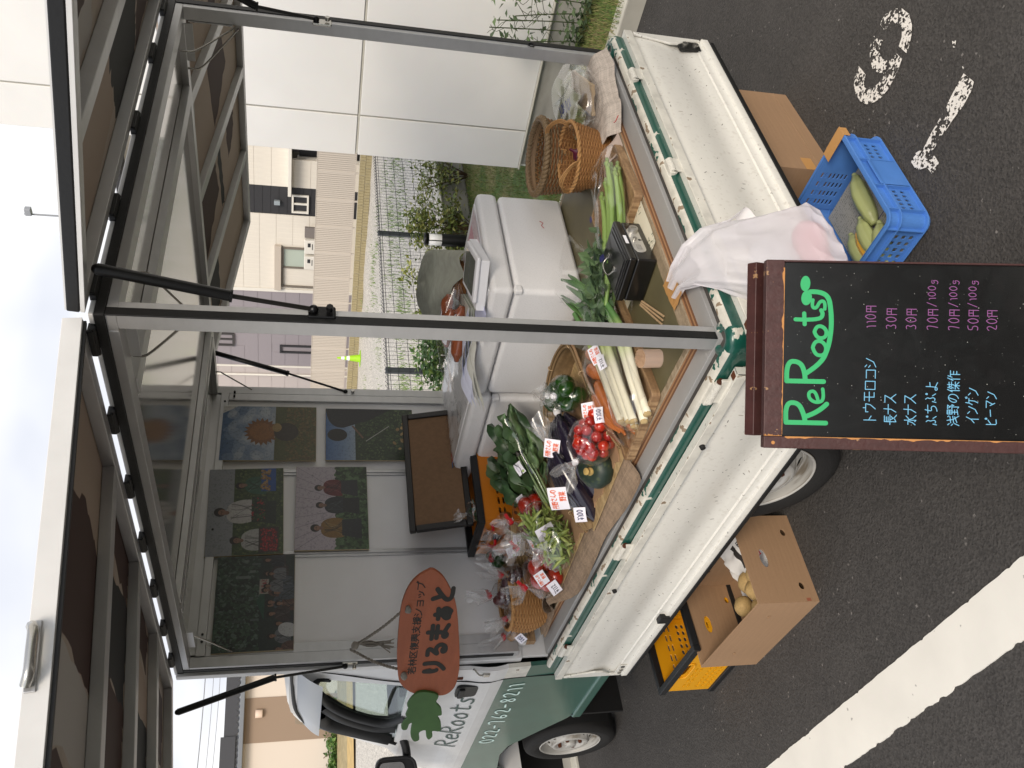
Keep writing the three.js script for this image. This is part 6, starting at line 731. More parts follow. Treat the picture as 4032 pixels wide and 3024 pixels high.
{ const t = thing('cane_basket', 'light cane basket with two loop handles holding red onions', 'basket', [1.03, TOP, -0.2]); basket(t, 0.085, 0.118, 0.13, 25, 46, { sx: 1.12, sz: 0.92, rim: 0.0058, rimMat: 3, mats: [M.wicker[1], M.wicker[0], M.wicker[1], M.wicker[3]] });
  for (const s of [-1, 1]) for (const d of [0, 0.006, -0.006]) mesh('handle', tube([[s * 0.1, 0.11, -0.05 + d], [s * 0.125, 0.155, -0.052 + d], [s * 0.145, 0.185 + d, -0.0], [s * 0.125, 0.155, 0.055 + d], [s * 0.1, 0.11, 0.05 + d]], 0.0026, 24, 6), M.wicker[3], t);
  for (const [x, y, z, r] of [[-0.03, 0.075, 0.02, 0.036], [0.04, 0.07, -0.02, 0.034], [-0.05, 0.065, -0.04, 0.03], [0.02, 0.07, 0.05, 0.03], [0.0, 0.05, -0.06, 0.03]]) { const o = thing('red_onion', 'purple red onion inside the cane basket, ' + (x < -0.04 ? 'nearest the foam box' : x < 0 ? 'largest and foremost' : x > 0.03 ? 'towards the linen cloth' : z > 0 ? 'against the near side' : 'at the back'), 'onion', [1.03 + x, TOP + y, -0.2 + z], [0.5, x * 30, 0], 'red onions'); mesh('bulb', lathe([[0, -r], [r * 0.55, -r * 0.86], [r, 0], [r * 0.7, r * 0.72], [r * 0.2, r * 1.02], [r * 0.1, r * 1.5], [0, r * 1.5]], 20), phys(0x5c1f35, 0.3, { clearcoat: 0.4 }), o); } }
tag(mesh('paper_card', slab(10, 8, 0.001, (s, q) => [0.915 + 0.075 * s, TOP + 0.006 + 0.03 * q * q, -0.06 - 0.075 * q]), std(0xcbb9ad, 0.8)), 'folded pinkish paper card leaning beside the cane basket', 'paper');
// wooden trays
function tray(name, label, x0, x1, z0, z1, turn) { const w = (x1 - x0) / 2, d = (z1 - z0) / 2, t = thing(name, label, 'tray', [(x0 + x1) / 2, TOP + 0.0012, (z0 + z1) / 2], turn), c = 0.02; const P = (e) => { const o = []; for (const [sx, sz, a0] of [[1, 1, 0], [-1, 1, 1], [-1, -1, 2], [1, -1, 3]]) for (let i = 0; i <= 4; i++) { const a = (a0 + i / 4) * Math.PI / 2; o.push([sx * (w - c) + Math.cos(a) * (c + e), sz * (d - c) + Math.sin(a) * (c + e)]); } return o; };
  mesh('tray_rim', plate(P(0), 0.028, [P(-0.013).reverse()], 0.002).rotateX(Math.PI / 2).translate(0, 0.028, 0), M.woodTray, t); mesh('tray_base', plate(P(-0.0125), 0.006).rotateX(Math.PI / 2).translate(0, 0.0065, 0), M.woodTray, t); return t; }
tray('wooden_tray', 'shallow wooden tray holding the bag of green stalks at the rear edge', 0.635, 0.93, -0.36, -0.058, 0.06);
tray('wooden_tray', 'shallow wooden tray holding leeks and carrots near the corner post', 0.052, 0.5, -0.63, -0.335, 0.1);
// green stalks in a bag
{ const t = thing('green_stalks', 'clear bag of thick green stalks lying across the wooden tray', 'vegetables', [0, 0, 0]); const G1 = [0.27, 0.4, 0.1], G2 = [0.16, 0.27, 0.07], G3 = [0.1, 0.17, 0.07];
  for (let i = 0; i < 15; i++) { const k = i % 5, l = Math.floor(i / 5), u = k / 4, z = -0.095 - u * 0.1 + rr(-0.008, 0.008), y = TOP + 0.026 + l * 0.017 + rr(-0.004, 0.004), x1 = 0.87 - 0.035 * u + rr(-0.04, 0.03) - l * 0.02; const P = [[x1, y, z], [x1 - 0.11, y + 0.006, z - 0.02], [x1 - 0.24, y + 0.016, z - 0.07 - 0.02 * u], [x1 - 0.34, y + 0.03, z - 0.13 - 0.04 * u]]; mesh('stalk', limb(P, [0.0075, 0.0105, 0.0095, 0.006], 18, 10, (s) => lerp3(G1, G2, s)), M.veg, t); mesh('bud', [0, 1, 2, 3].map((b) => sph(0.0085, x1 + 0.006 - b * 0.008, y + 0.003 * Math.sin(b * 2), z + 0.006 * Math.cos(b * 2.4), 1.2, 0.8, 0.8, 8)), std(0x7f9455, 0.5), t); }
  mesh('leaf_end', leaves(330, () => { const s = rnd(); return [0.62 - 0.2 * s + rr(-0.05, 0.05), TOP + 0.05 + rr(0, 0.05) + 0.03 * s, -0.27 - 0.13 * s + rr(-0.05, 0.05)]; }, 0.05, [G3, [0.07, 0.13, 0.06]]), M.leaf, t);
  film(t, surf(50, 44, (u, q) => { const A = u * 2 * Math.PI, x = mix(0.93, 0.42, q), zc = -0.13 - 0.16 * q * q - 0.02 * q, w = 0.085 * (1 + 0.1 * q) * (q > 0.9 ? 1 + 0.4 * (q - 0.9) * 10 * vn(u * 8, 1, 4, 8) : 1) * Math.min(1, q * 12 + 0.05), h = 0.046 * Math.min(1, q * 8 + 0.05), f = 1 + 0.16 * (vn(u * 16, q * 9, 3, 16) - 0.5) + 0.05 * Math.abs(2 * vn(u * 26, q * 3, 9, 26) - 1); return [x + 0.02 * Math.sin(A * 3 + q * 9) * q, TOP + 0.055 + 0.012 * q + Math.sin(A) * h * f, zc + Math.cos(A) * w * f]; }));
  const blue = std(0x2c2a66, 0.5); mesh('printed_mark', [0.25, 0.5, 0.62].map((s, i) => plate(ring(0, 0, 0.012, 0.009, 8, 3), 0.0006).rotateX(-1.57).translate(0.84 - s * 0.45, TOP + 0.107 + 0.004 * i, -0.19 - 0.14 * s)).slice(0, 1), blue, t); mesh('printed_mark', plate(ring(0, 0, 0.014, 0.012, 8, 3), 0.0006).rotateX(-1.2).translate(0.56, TOP + 0.1, -0.24), blue, t); }
// cash box
{ const t = thing('cash_box', 'black metal cash box with a silver lock plate and wire handle', 'cash box', [0.49, TOP + 0.003, -0.185], [0, 0.12, 0]); const blk = phys(0x0b0b0c, 0.3, { clearcoat: 0.6, clearcoatRoughness: 0.2 });
  mesh('box_body', bx(-0.1, 0.1, 0, 0.062, -0.076, 0.076, 0.006), blk, t); const lid = mesh('box_lid', [bx(-0.102, 0.102, 0.0625, 0.088, -0.078, 0.078, 0.007), bx(-0.088, 0.088, 0.088, 0.0905, -0.064, 0.064, 0.002), bx(-0.078, 0.078, 0.09, 0.093, -0.054, 0.054, 0.002)], blk, t);
  const lock = mesh('lock_plate', plate([...Array.from({ length: 11 }, (_, i) => { const a = -Math.PI / 2 + i / 10 * Math.PI; return [0.045 + 0.019 * Math.cos(a), 0.019 * Math.sin(a)]; }), ...Array.from({ length: 11 }, (_, i) => { const a = Math.PI / 2 + i / 10 * Math.PI; return [-0.045 + 0.019 * Math.cos(a), 0.019 * Math.sin(a)]; })], 0.002, [], 0.0005).translate(0.0, 0.04, 0.0765), std(0xc9c7c2, 0.35, { metalness: 0.6 }), t);
  mesh('dial', cyl([0.045, 0.04, 0.077], [0.045, 0.04, 0.092], 0.016, 0.014, 20), std(0xb7b5b0, 0.3, { metalness: 0.7 }), lock); mesh('dial_ridge', Array.from({ length: 5 }, (_, i) => bx(0.036 + i * 0.004, 0.038 + i * 0.004, 0.032, 0.048, 0.0918, 0.094)).slice(2, 3), M.steel, lock); mesh('knob', cyl([0.0, 0.046, 0.077], [0.0, 0.046, 0.086], 0.006, 0.006, 12), M.steel, lock); mesh('keyhole', [cyl([0.0, 0.03, 0.0785], [0.0, 0.03, 0.0792], 0.0045, 0.0045, 10), bx(-0.0015, 0.0015, 0.022, 0.03, 0.0785, 0.0792)], M.rubber, lock); mesh('maker_plate', bx(-0.05, -0.026, 0.033, 0.049, 0.0786, 0.0792), std(0x8f8d88, 0.4), lock);
  mesh('paper_label', bx(-0.022, 0.02, 0.068, 0.078, 0.0785, 0.0789), M.paper, t);
  mesh('handle', tube([[-0.035, 0.094, -0.01], [-0.035, 0.1, -0.02], [-0.028, 0.108, -0.034], [0.028, 0.108, -0.034], [0.035, 0.1, -0.02], [0.035, 0.094, -0.01]], 0.0025, 30, 6), M.steel, t); for (const x of [-0.035, 0.035]) mesh('handle_mount', bx(x - 0.006, x + 0.006, 0.092, 0.098, -0.016, 0.0, 0.002), M.steel, t); }
tag(mesh('map_sheet', slab(12, 12, 0.0006, (s, q) => [mix(0.455, 0.68, s), TOP + 0.0022 + 0.003 * fbm(s * 3, q * 3, 3, 3), mix(-0.43, -0.072, q), s, q]), std(0xffffff, 0.7, { map: draw(256, 256, (g, w) => { g.fillStyle = '#d9d2bd'; g.fillRect(0, 0, w, w); for (const [cx, cy] of [[20, 20], [236, 236], [20, 236], [236, 20]]) for (let i = 0; i < 60; i++) { g.strokeStyle = '#3f4a39'; g.lineWidth = 2; const x = cx + rr(-45, 45), y = cy + rr(-45, 45); g.beginPath(); g.moveTo(x, y); g.lineTo(x + rr(-12, 12), y + rr(-12, 12)); g.stroke(); } }) })), 'cream paper placemat with leafy printed corners under the cash box', 'placemat');
// leeks, carrots, toothpicks, sticks
{ const t = thing('leek_bag', 'clear bag of long white leeks with price tags lying on the wooden tray', 'leeks', [0, 0, 0]); const WHT = [0.78, 0.74, 0.58], GRN = [0.42, 0.52, 0.17], DGR = [0.09, 0.2, 0.06], col = (s) => s < 0.42 ? WHT : s < 0.6 ? lerp3(WHT, GRN, (s - 0.42) / 0.18) : lerp3(GRN, DGR, clamp((s - 0.6) / 0.2));
  const D = [[0.05, -0.372, 0.02, 0.33, -0.32], [0.04, -0.395, 0.024, 0.36, -0.35], [0.06, -0.42, 0.045, 0.4, -0.4], [0.075, -0.44, 0.048, 0.42, -0.43], [0.1, -0.455, 0.046, 0.45, -0.46], [0.11, -0.49, 0.05, 0.44, -0.5], [0.075, -0.465, 0.022, 0.4, -0.42], [0.12, -0.51, 0.03, 0.43, -0.52]];
  for (const [x, z, y, xe, ze] of D) { const y0 = TOP + y + 0.012; mesh('leek', limb([[x, y0, z], [mix(x, xe, 0.4), y0 + 0.012, mix(z, ze, 0.35)], [xe, y0 + 0.03, ze], [xe + 0.14, y0 + 0.055, ze - 0.02 + rr(-0.03, 0.03)]], [0.0125, 0.0115, 0.012, 0.0125, 0.011, 0.008], 24, 12, col), M.veg, t); mesh('root_end', jitter(sph(0.012, x - 0.003, y0, z, 0.5, 1, 1, 12), 0.004, 200), std(0xb59d70, 0.9), t); }
  for (let i = 0; i < 8; i++) { const x = 0.5 + rr(0, 0.08), z = -0.34 - rr(0, 0.16); mesh('leek_leaf', limb([[x, TOP + 0.08, z], [x + 0.09, TOP + 0.1 + rr(0, 0.02), z - 0.03], [x + 0.17 + rr(-0.03, 0.03), TOP + 0.1 + rr(-0.02, 0.05), z - 0.08]], [0.012, 0.011, 0.005], 10, 8, (s) => lerp3([0.12, 0.25, 0.07], [0.05, 0.13, 0.05], s), 0.4), M.veg, t); }
  film(t, surf(44, 44, (u, q) => { const A = u * 2 * Math.PI, x = mix(0.03, 0.78, q), g = q > 0.72 ? (q - 0.72) / 0.28 : 0, zc = -0.43 + 0.03 * q - 0.1 * g, w = (0.085 + 0.04 * g) * Math.min(1, q * 10 + 0.1), h = (0.045 + 0.03 * g) * Math.min(1, q * 10 + 0.1), f = 1 + (0.12 + 0.5 * g) * (vn(u * 14, q * 8, 13, 14) - 0.5); return [x + 0.03 * g * Math.sin(A * 4), TOP + 0.052 + 0.04 * q + Math.sin(A) * h * f, zc + Math.cos(A) * w * f]; }));
  label(t, 'maker', [0.335, TOP + 0.112, -0.44], [-0.95, -0.5, 0.4], 0.06, 0.042); label(t, 'yen2', [0.285, TOP + 0.108, -0.42], [-1.0, -0.5, 0.3], 0.045, 0.03); }
{ const t = thing('carrot_bag', 'clear bag of orange carrots with price tags beside the leeks', 'carrots', [0, 0, 0]); const OR = [0.55, 0.17, 0.045], OD = [0.4, 0.12, 0.03];
  for (const [x, y, z, xe, ze, r] of [[0.33, 0.03, -0.56, 0.06, -0.5, 0.021], [0.35, 0.055, -0.6, 0.1, -0.545, 0.023], [0.31, 0.07, -0.62, 0.12, -0.56, 0.02], [0.45, 0.05, -0.63, 0.36, -0.58, 0.026], [0.5, 0.05, -0.61, 0.42, -0.55, 0.024], [0.4, 0.03, -0.66, 0.2, -0.6, 0.022]]) mesh('carrot', limb([[x, TOP + y, z], [mix(x, xe, 0.5), TOP + y * 0.9 + 0.004, mix(z, ze, 0.45)], [xe, TOP + y * 0.6, ze]], [r * 0.7, r, r * 0.9, r * 0.7, 0.004], 20, 14, (s, a) => lerp3(OR, OD, vn(s * 22, a, 3)), 1, (s) => 1 + 0.03 * Math.sin(s * 60)), M.vegShiny, t);
  film(t, surf(40, 36, (u, q) => { const A = u * 2 * Math.PI, x = mix(0.035, 0.54, q), zc = mix(-0.5, -0.63, q), k = Math.sin(Math.PI * clamp(q * 0.96 + 0.03)) ** 0.5, f = 1 + 0.16 * (vn(u * 16, q * 8, 23, 16) - 0.5) + 0.06 * Math.abs(2 * vn(u * 24, q * 3, 5, 24) - 1); return [x, TOP + 0.05 + Math.sin(A) * 0.05 * k * f, zc + Math.cos(A) * 0.075 * k * f]; }));
  label(t, 'maker', [0.255, TOP + 0.1, -0.63], [-0.8, -0.7, 0.2], 0.062, 0.042); label(t, 'yen', [0.2, TOP + 0.09, -0.575], [-0.85, -0.7, 0.15], 0.05, 0.034); }
{ const t = thing('toothpick_bundle', 'round bundle of wooden toothpicks standing on the olive mat by the corner post', 'toothpicks', [0.165, TOP + 0.001, -0.262], [0.08, 0, 0.12]); const g = []; for (let i = 0; i < 200; i++) { const a = i * 2.39996, r = 0.026 * Math.sqrt((i + 0.5) / 200); g.push(cyl([Math.cos(a) * r, 0, Math.sin(a) * r], [Math.cos(a) * r, 0.068 + rr(-0.0015, 0.0015), Math.sin(a) * r], 0.0012, 0.0009, 5)); } stuff(mesh('toothpicks', g, std(0xd9b796, 0.7), t)); mesh('wrap', cyl([0, 0.002, 0], [0, 0.063, 0], 0.0272, 0.0272, 32, true), phys(0xefdcd0, 0.3, { transparent: true, opacity: 0.35 }), t); }
for (let i = 0; i < 3; i++) tag(mesh('bamboo_stick', cyl([0.235 - i * 0.004, TOP + 0.006, -0.16 - i * 0.012], [0.36, TOP + 0.02, -0.225 - i * 0.008], 0.0035, 0.0035, 6), M.woodPale), 'thin pale wooden stick lying behind the corner post, one of three', 'stick', 'wooden sticks');
// foam boxes and what lies on them
const foamBox = (name, label, pos) => { const t = thing(name, label, 'foam box', pos); mesh('box_body', [bx(0, 0.55, 0, 0.262, -0.585, 0, 0.02)], M.foam, t); mesh('lid', [bx(-0.004, 0.554, 0.266, 0.352, -0.589, 0.004, 0.022)], M.foam, t); mesh('lid_ridge', bx(0.03, 0.52, 0.351, 0.357, -0.555, -0.03, 0.006), M.foam, t); mesh('grip_notch', bx(-0.004, 0.03, 0.235, 0.268, -0.02, 0.0045, 0.008), M.foam, t); return t; };
{ const a = foamBox('foam_box', 'large white foam box with a lid facing the rear, under the tablet and basket', [0.795, TOP + 0.003, -0.62]); mesh('red_scribble', [tube([[0.36, 0.1, 0.0012], [0.375, 0.108, 0.0012], [0.39, 0.1, 0.0012], [0.4, 0.112, 0.0012]], 0.0014, 12, 4)], M.red, a);
  foamBox('foam_box', 'white foam box with a lid covered in clear film beside the leaning picture frame', [0.785, TOP - 0.024, -1.222]); }
{ const y = 1.105; const t = thing('tablet', 'white framed tablet lying on books on the foam box lid', 'tablet', [0.93, y + 0.036, -0.66], [0, 0.45, 0]); mesh('case', bx(-0.12, 0.12, 0, 0.016, -0.085, 0.085, 0.007), M.paper, t); mesh('screen', bx(-0.092, 0.098, 0.0165, 0.0172, -0.066, 0.066), M.glassDark, t); mesh('screen_split', bx(-0.0, 0.002, 0.0173, 0.0177, -0.066, 0.066), std(0x55585a, 0.4), t);
  tag(mesh('book', bx(-0.13, 0.14, 0, 0.034, -0.09, 0.1, 0.004).rotateY(0.42).translate(0.94, y + 0.0015, -0.69), M.paper), 'white booklet stack under the tablet', 'book');
  tag(mesh('pink_paper', slab(8, 8, 0.0006, (s, q) => [mix(1.03, 1.26, s), y + 0.002 + 0.004 * fbm(s * 3, q * 3, 2), mix(-0.8, -0.635, q), s, q]), std(0xffffff, 0.8, { map: draw(128, 128, (g, w) => { g.fillStyle = '#d9c9cc'; g.fillRect(0, 0, w, w); g.fillStyle = '#d7a3ad'; g.fillRect(10, 50, 110, 74); for (let i = 0; i < 60; i++) { g.fillStyle = 'rgba(150,90,100,.5)'; g.fillRect(rnd() * w, rnd() * w, rr(2, 9), 2); } }) })), 'pink printed paper sheet on the large foam box lid', 'paper');
  tag(mesh('note_sheet', slab(8, 8, 0.0006, (s, q) => [mix(0.75, 0.9, s), y + 0.003 + 0.01 * s * q, mix(-0.85, -0.7, q)]), std(0xc9cdea, 0.8)), 'bluish note sheet at the foam box edge behind the post', 'paper');
  const bk = thing('lidded_basket', 'small brown wicker basket covered with a grey green cloth on the foam box', 'basket', [1.2, y + 0.002, -1.0]); basket(bk, 0.105, 0.125, 0.115, 17, 30, { mats: [M.wicker[2], M.wicker[0], M.wicker[2], M.wicker[2]], rim: 0.01, belly: 0.012 });
  tag(mesh('cover_cloth', slab(48, 20, 0.002, (s, q) => { const A = s * 2 * Math.PI, drop = q > 0.55 ? (q - 0.55) / 0.45 : 0, r = 0.005 + 0.15 * Math.min(1, q / 0.6) + 0.015 * Math.sin(A * 5 + 1) * q, low = (0.5 + 0.5 * Math.sin(A * 2 + 0.4)) * 0.05 + 0.025 + 0.02 * Math.sin(A * 7); return [1.2 + Math.cos(A) * r, y + 0.185 - 0.035 * (q / 0.55) ** 2 * (q < 0.55 ? 1 : 1) - drop * low + 0.02 * (fbm(Math.cos(A) * 2 + 4, Math.sin(A) * 2 + q * 4, 3, 4) - 0.5) + 0.015 * Math.sin(A * 3) * q, -1.0 + Math.sin(A) * r]; }), std(0xffffff, 0.95, { map: tex(128, 0.2, (x, yy) => scl([0.33, 0.335, 0.27], 0.85 + 0.3 * fbm(x * 8, yy * 8, 2, 3, 8))) })), 'grey green cloth draped over the small wicker basket', 'cloth');
  const sp = thing('sweet_potato_bag', 'clear bag of red brown sweet potatoes with a paper band on the foam boxes', 'sweet potatoes', [0, 0, 0]); for (const [x, yy, z, xe, ye, ze, r] of [[0.93, 1.135, -0.9, 0.86, 1.15, -1.08, 0.03], [0.99, 1.14, -0.9, 0.93, 1.155, -1.03, 0.027], [0.97, 1.185, -0.9, 0.91, 1.19, -1.05, 0.026], [1.03, 1.19, -0.88, 0.98, 1.19, -0.98, 0.024]]) mesh('sweet_potato', limb([[x, yy, z], [mix(x, xe, 0.5), mix(yy, ye, 0.5) + 0.008, mix(z, ze, 0.5)], [xe, ye, ze]], [0.012, r, r, r * 0.9, 0.01], 18, 14, (s, a) => scl([0.3, 0.085, 0.035], 0.8 + 0.4 * vn(s * 12, a * 3, 7)), 1, (s, a) => 1 + 0.05 * Math.sin(s * 14 + a)), M.vegShiny, sp);
  film(sp, surf(36, 30, (u, q) => { const A = u * 2 * Math.PI, c = [mix(1.04, 0.82, q), 1.165 + 0.01 * Math.sin(q * 3), mix(-0.84, -1.16, q)], k = Math.sin(Math.PI * clamp(q * 0.95 + 0.03)) ** 0.6, f = 1 + 0.2 * (vn(u * 14, q * 7, 33, 14) - 0.5); return [c[0] + Math.cos(A) * 0.055 * k * f, c[1] + Math.sin(A) * 0.055 * k * f, c[2] + Math.cos(A) * 0.03 * k * f]; }));
  { const m = mesh('paper_band', surf(16, 2, (s, q) => { const a = -0.6 + s * 2.4; return [0.945 + 0.05 * Math.cos(a + 1.2) - 0.03, 1.165 + 0.055 * Math.sin(a + 0.6), -0.95 - 0.045 * s + 0.04 * q, s, q]; }), std(0xffffff, 0.7, { map: draw(256, 64, (g, w, h) => { g.fillStyle = '#ececf0'; g.fillRect(0, 0, w, h); g.strokeStyle = '#1d1d22'; pen(g, '0-50円', 20, 14, 32, 36, 5); }) }), sp); }
  // leaflets fanned over the box edge
  for (let i = 0; i < 7; i++) tag(mesh('leaflet', slab(10, 8, 0.0008, (s, q) => { const a = 0.5 + i * 0.05, l = 0.3 * s, w = 0.15 * (q - 0.5), x = 0.87 - i * 0.012 + Math.cos(a) * w * 0.6 - 0.1 * s, z = -0.86 - l * 0.9 + w * 0.4; return [x, 1.115 + (6 - i) * 0.0035 - 0.06 * step(0.78, 0.66, x) * 1.0 + 0.01 * Math.sin(s * 5 + i), z, s, q]; }), i < 5 ? std(0xd5d8ea, 0.75) : std(0xcfcfc6, 0.75)), i === 0 ? 'lowest bluish white leaflet drooping over the foam box edge' : i === 6 ? 'topmost leaflet of the fan under the sweet potatoes' : 'bluish white leaflet in the fan between the lowest and the topmost', 'leaflet', i > 0 && i < 6 ? 'leaflets on the foam box' : undefined);
  { const m = thing('magazine_stack', 'stack of printed magazines under the bag of sweet potatoes', 'magazines', [0.96, y, -1.0], [0, 0.5, 0]); for (let i = 0; i < 6; i++) { const g = mesh('magazine', bx(-0.1, 0.1, i * 0.004 + 0.001, i * 0.004 + 0.0046, -0.13 + 0.004 * (i % 3), 0.12, 0.001), std([0xb9bdb0, 0x8f9484, 0xd0cfc6][i % 3], 0.6), m); } }
  tag(mesh('loose_film', surf(36, 30, (s, q) => { const x = mix(0.8, 1.3, s), z = mix(-1.2, -1.78, q); return [x, 1.078 + 0.045 * Math.exp(-(((q - 0.15) / 0.25) ** 2)) * Math.sin(s * 3) + 0.016 * Math.abs(2 * vn(s * 7 + q * 3, q * 9, 3) - 1), z]; }), M.film), 'crumpled clear plastic film lying over the second foam box lid', 'film');
  tag(mesh('box_sticker', slab(6, 6, 0.0006, (s, q) => [mix(0.785, 0.86, s), 1.0782, mix(-1.81, -1.7, q), q, s]), std(0xffffff, 0.5, { map: draw(128, 96, (g, w, h) => { g.fillStyle = '#2f77b8'; g.fillRect(0, 0, w, h); g.fillStyle = '#c23a3f'; g.fillRect(64, 0, 64, 60); g.fillStyle = '#e8e8ea'; g.fillRect(12, 14, 38, 14); g.fillRect(76, 16, 34, 16); }) })), 'small blue and red printed sticker at the end of the film covered foam box lid', 'sticker'); }
// ---------------------------------------------------------------- winnowing baskets, bagged vegetables, baskets by the cab end
// horseshoe winnowing basket: floor, curved bamboo rim strips open towards -x
function winnow(name, lab, x0, x1, z0, z1, h, turn) {
  const w = (z0 - z1) / 2, t = thing(name, lab, 'basket', [x0, TOP + 0.012, (z0 + z1) / 2], turn), L = x1 - x0;
  const path = (s) => { if (s < 0.36) return [s / 0.36 * (L - w * 0.7), w]; if (s > 0.64) return [(1 - s) / 0.36 * (L - w * 0.7), -w]; const a = (s - 0.36) / 0.28 * Math.PI; return [L - w * 0.7 + Math.sin(a) * w * 0.7, Math.cos(a) * w]; };
  const hh = (s) => h * (0.28 + 0.72 * Math.sin(Math.PI * clamp(s, 0, 1)) ** 0.7);
  mesh('basket_wall', slab(60, 4, 0.004, (s, q) => { const [x, z] = path(s), k = 0.9 + 0.1 * q; return [x * (0.97 + 0.03 * q), hh(s) * q, z * k, s * 1.2, q * 0.08]; }), M.bambooDark, t);
  for (const [d, r, n] of [[0.006, 0.006, 'rim'], [-0.006, 0.0055, 'rim'], [0, 0.004, 'rim']]) mesh(n, tube(Array.from({ length: 25 }, (_, i) => { const s = i / 24, [x, z] = path(s); return [x + (s > 0.36 && s < 0.64 ? d : 0), hh(s) + (n && d ? -0.004 : 0.004), z + Math.sign(z) * d]; }), r, 70, 6), d > 0 ? M.woodTray : M.bambooDark, t);
  for (let i = 0; i < 9; i++) { const s = 0.05 + i * 0.1125, [x, z] = path(s); mesh('binding', new THREE.TorusGeometry(0.011, 0.0022, 6, 14).rotateY(s < 0.36 || s > 0.64 ? Math.PI / 2 : 0).translate(x, hh(s), z), M.woodPale, t); }
  mesh('basket_floor', slab(20, 14, 0.003, (s, q) => [mix(-0.01, L * 0.96, s), 0.002 + 0.01 * s * s, mix(w * 0.94, -w * 0.94, q) * Math.sqrt(1 - Math.max(0, s - 0.55) ** 2 * 3.2), s * 0.4, q * 0.4]), M.bambooPale, t);
  return t;
}
winnow('winnowing_basket', 'bamboo winnowing basket open to the side holding eggplants, tomatoes and a green pumpkin', 0.075, 0.66, -0.6, -1.04, 0.085, 0.1);
winnow('winnowing_basket', 'bamboo winnowing basket with green beans and bagged tomatoes near the cab', 0.09, 0.64, -1.09, -1.53, 0.085, 0.08);
for (const [lab, z0, z1] of [['brown cardboard sheet with a torn front edge under the green pumpkin', -0.66, -1.03], ['brown cardboard sheet with a torn front edge under the green beans', -1.1, -1.48]]) tag(mesh('cardboard_sheet', slab(30, 30, 0.004, (s, q) => [mix(0.1, 0.5, s) + (1 - s) * 0.014 * (vn(q * 22, 3, 5) - 0.5) * 2, TOP + 0.019 + 0.012 * s, mix(z0, z1, q), s * 0.4, q * 0.4]), M.card), lab, 'cardboard');
// kabocha
{ const t = thing('green_pumpkin', 'dark green kabocha pumpkin with a corky stem in the winnowing basket', 'pumpkin', [0.148, TOP + 0.026, -0.79], [0.5, 0, 0.5]); const D = [0.012, 0.026, 0.018], Li = [0.05, 0.07, 0.03];
  const g = surf(64, 36, (u, q) => { const a = u * 2 * Math.PI, p = q * Math.PI, rib = 1 + 0.035 * Math.abs(Math.sin(a * 5)) * Math.sin(p), r = Math.sin(p) ** 0.85 * 0.062 * rib; return [Math.cos(a) * r, 0.043 - Math.cos(p) * 0.043 - 0.008 * Math.exp(-(((q - 1) / 0.12) ** 2)), Math.sin(a) * r]; });
  const c = [], p = g.attributes.position; for (let i = 0; i < p.count; i++) { const n = fbm(p.getX(i) * 90, p.getY(i) * 90, p.getZ(i) * 90, 4); c.push(...(n > 0.66 ? lerp3(D, Li, 0.8) : n > 0.3 && p.getX(i) > 0.035 && p.getZ(i) > 0.02 && n > 0.5 ? [0.28, 0.14, 0.03] : scl(D, 0.8 + 0.5 * n))); } g.setAttribute('color', new THREE.Float32BufferAttribute(c, 3));
  mesh('pumpkin_body', g, phys(0xffffff, 0.5, { vertexColors: true }), t); mesh('stem', jitter(limb([[0, 0.078, 0], [0, 0.09, 0], [0.004, 0.102, 0]], [0.014, 0.009, 0.0115], 8, 12), 0.004, 120), std(0xb59a5c, 0.9), t); }
// helper: bag of several round or long things
function bagged(name, lab, cat, pos, rot, size, fillIn, k, group) { const t = thing(name, lab, cat, pos, rot, group); if (/pepper|bean|large/.test(name)) t.scale.setScalar(1.18); fillIn(t); filmBag(t, size[0], size[1], size[2], k, size[3] ?? 0.05); return t; }
// eggplants
const eggCol = (s, a) => scl([0.012, 0.009, 0.02], 0.8 + 0.5 * vn(s * 6, a, 4));
for (const [lab, x, y, z, tilt, yaw, L] of [['bag of dark eggplants with a white tied neck on the foam box side', 0.33, 0.07, -0.93, 0.55, -0.3, 0.2], ['longer bag of dark eggplants with two price tags beside the green pumpkin', 0.215, 0.055, -0.985, 0.9, -0.6, 0.24]]) {
  const t = thing('eggplant_bag', lab, 'eggplants', [x, TOP + y, z], [0, yaw, tilt - 0.3], 'bags of eggplants'); for (let i = 0; i < 8; i++) { const u = (i % 4) * 0.027 - 0.04, v = Math.floor(i / 4) * 0.036 - 0.018; mesh('eggplant', limb([[-L * 0.48, v, u], [-L * 0.15, v * 1.1, u * 1.15], [L * 0.2, v, u], [L * 0.42, v * 0.5, u * 0.6]], [0.008, 0.021, 0.024, 0.018, 0.007], 18, 12, eggCol), M.vegShiny, t); }
  filmBag(t, 0.062, L, 0.06, 40 + x * 100, 0.07, (g) => g.rotateZ(-Math.PI / 2).translate(-L * 0.5, 0, 0)); t.scale.setScalar(1.38); mesh('white_tie', jitter(sph(0.011, L * 0.5, 0, 0), 0.003, 150), M.paper, t);
  if (L > 0.22) { label(t, 'maker', [-0.0, 0.068, 0.03], [-0.7, -0.4 - yaw * 0.5, -0.35], 0.062, 0.05); label(t, 'yen', [-0.06, 0.05, 0.055], [-0.6, -0.4 - yaw * 0.5, -0.4], 0.04, 0.03); } else label(t, 'maker', [0.0, 0.062, 0.035], [-0.6, -0.6, -0.2], 0.05, 0.04); }
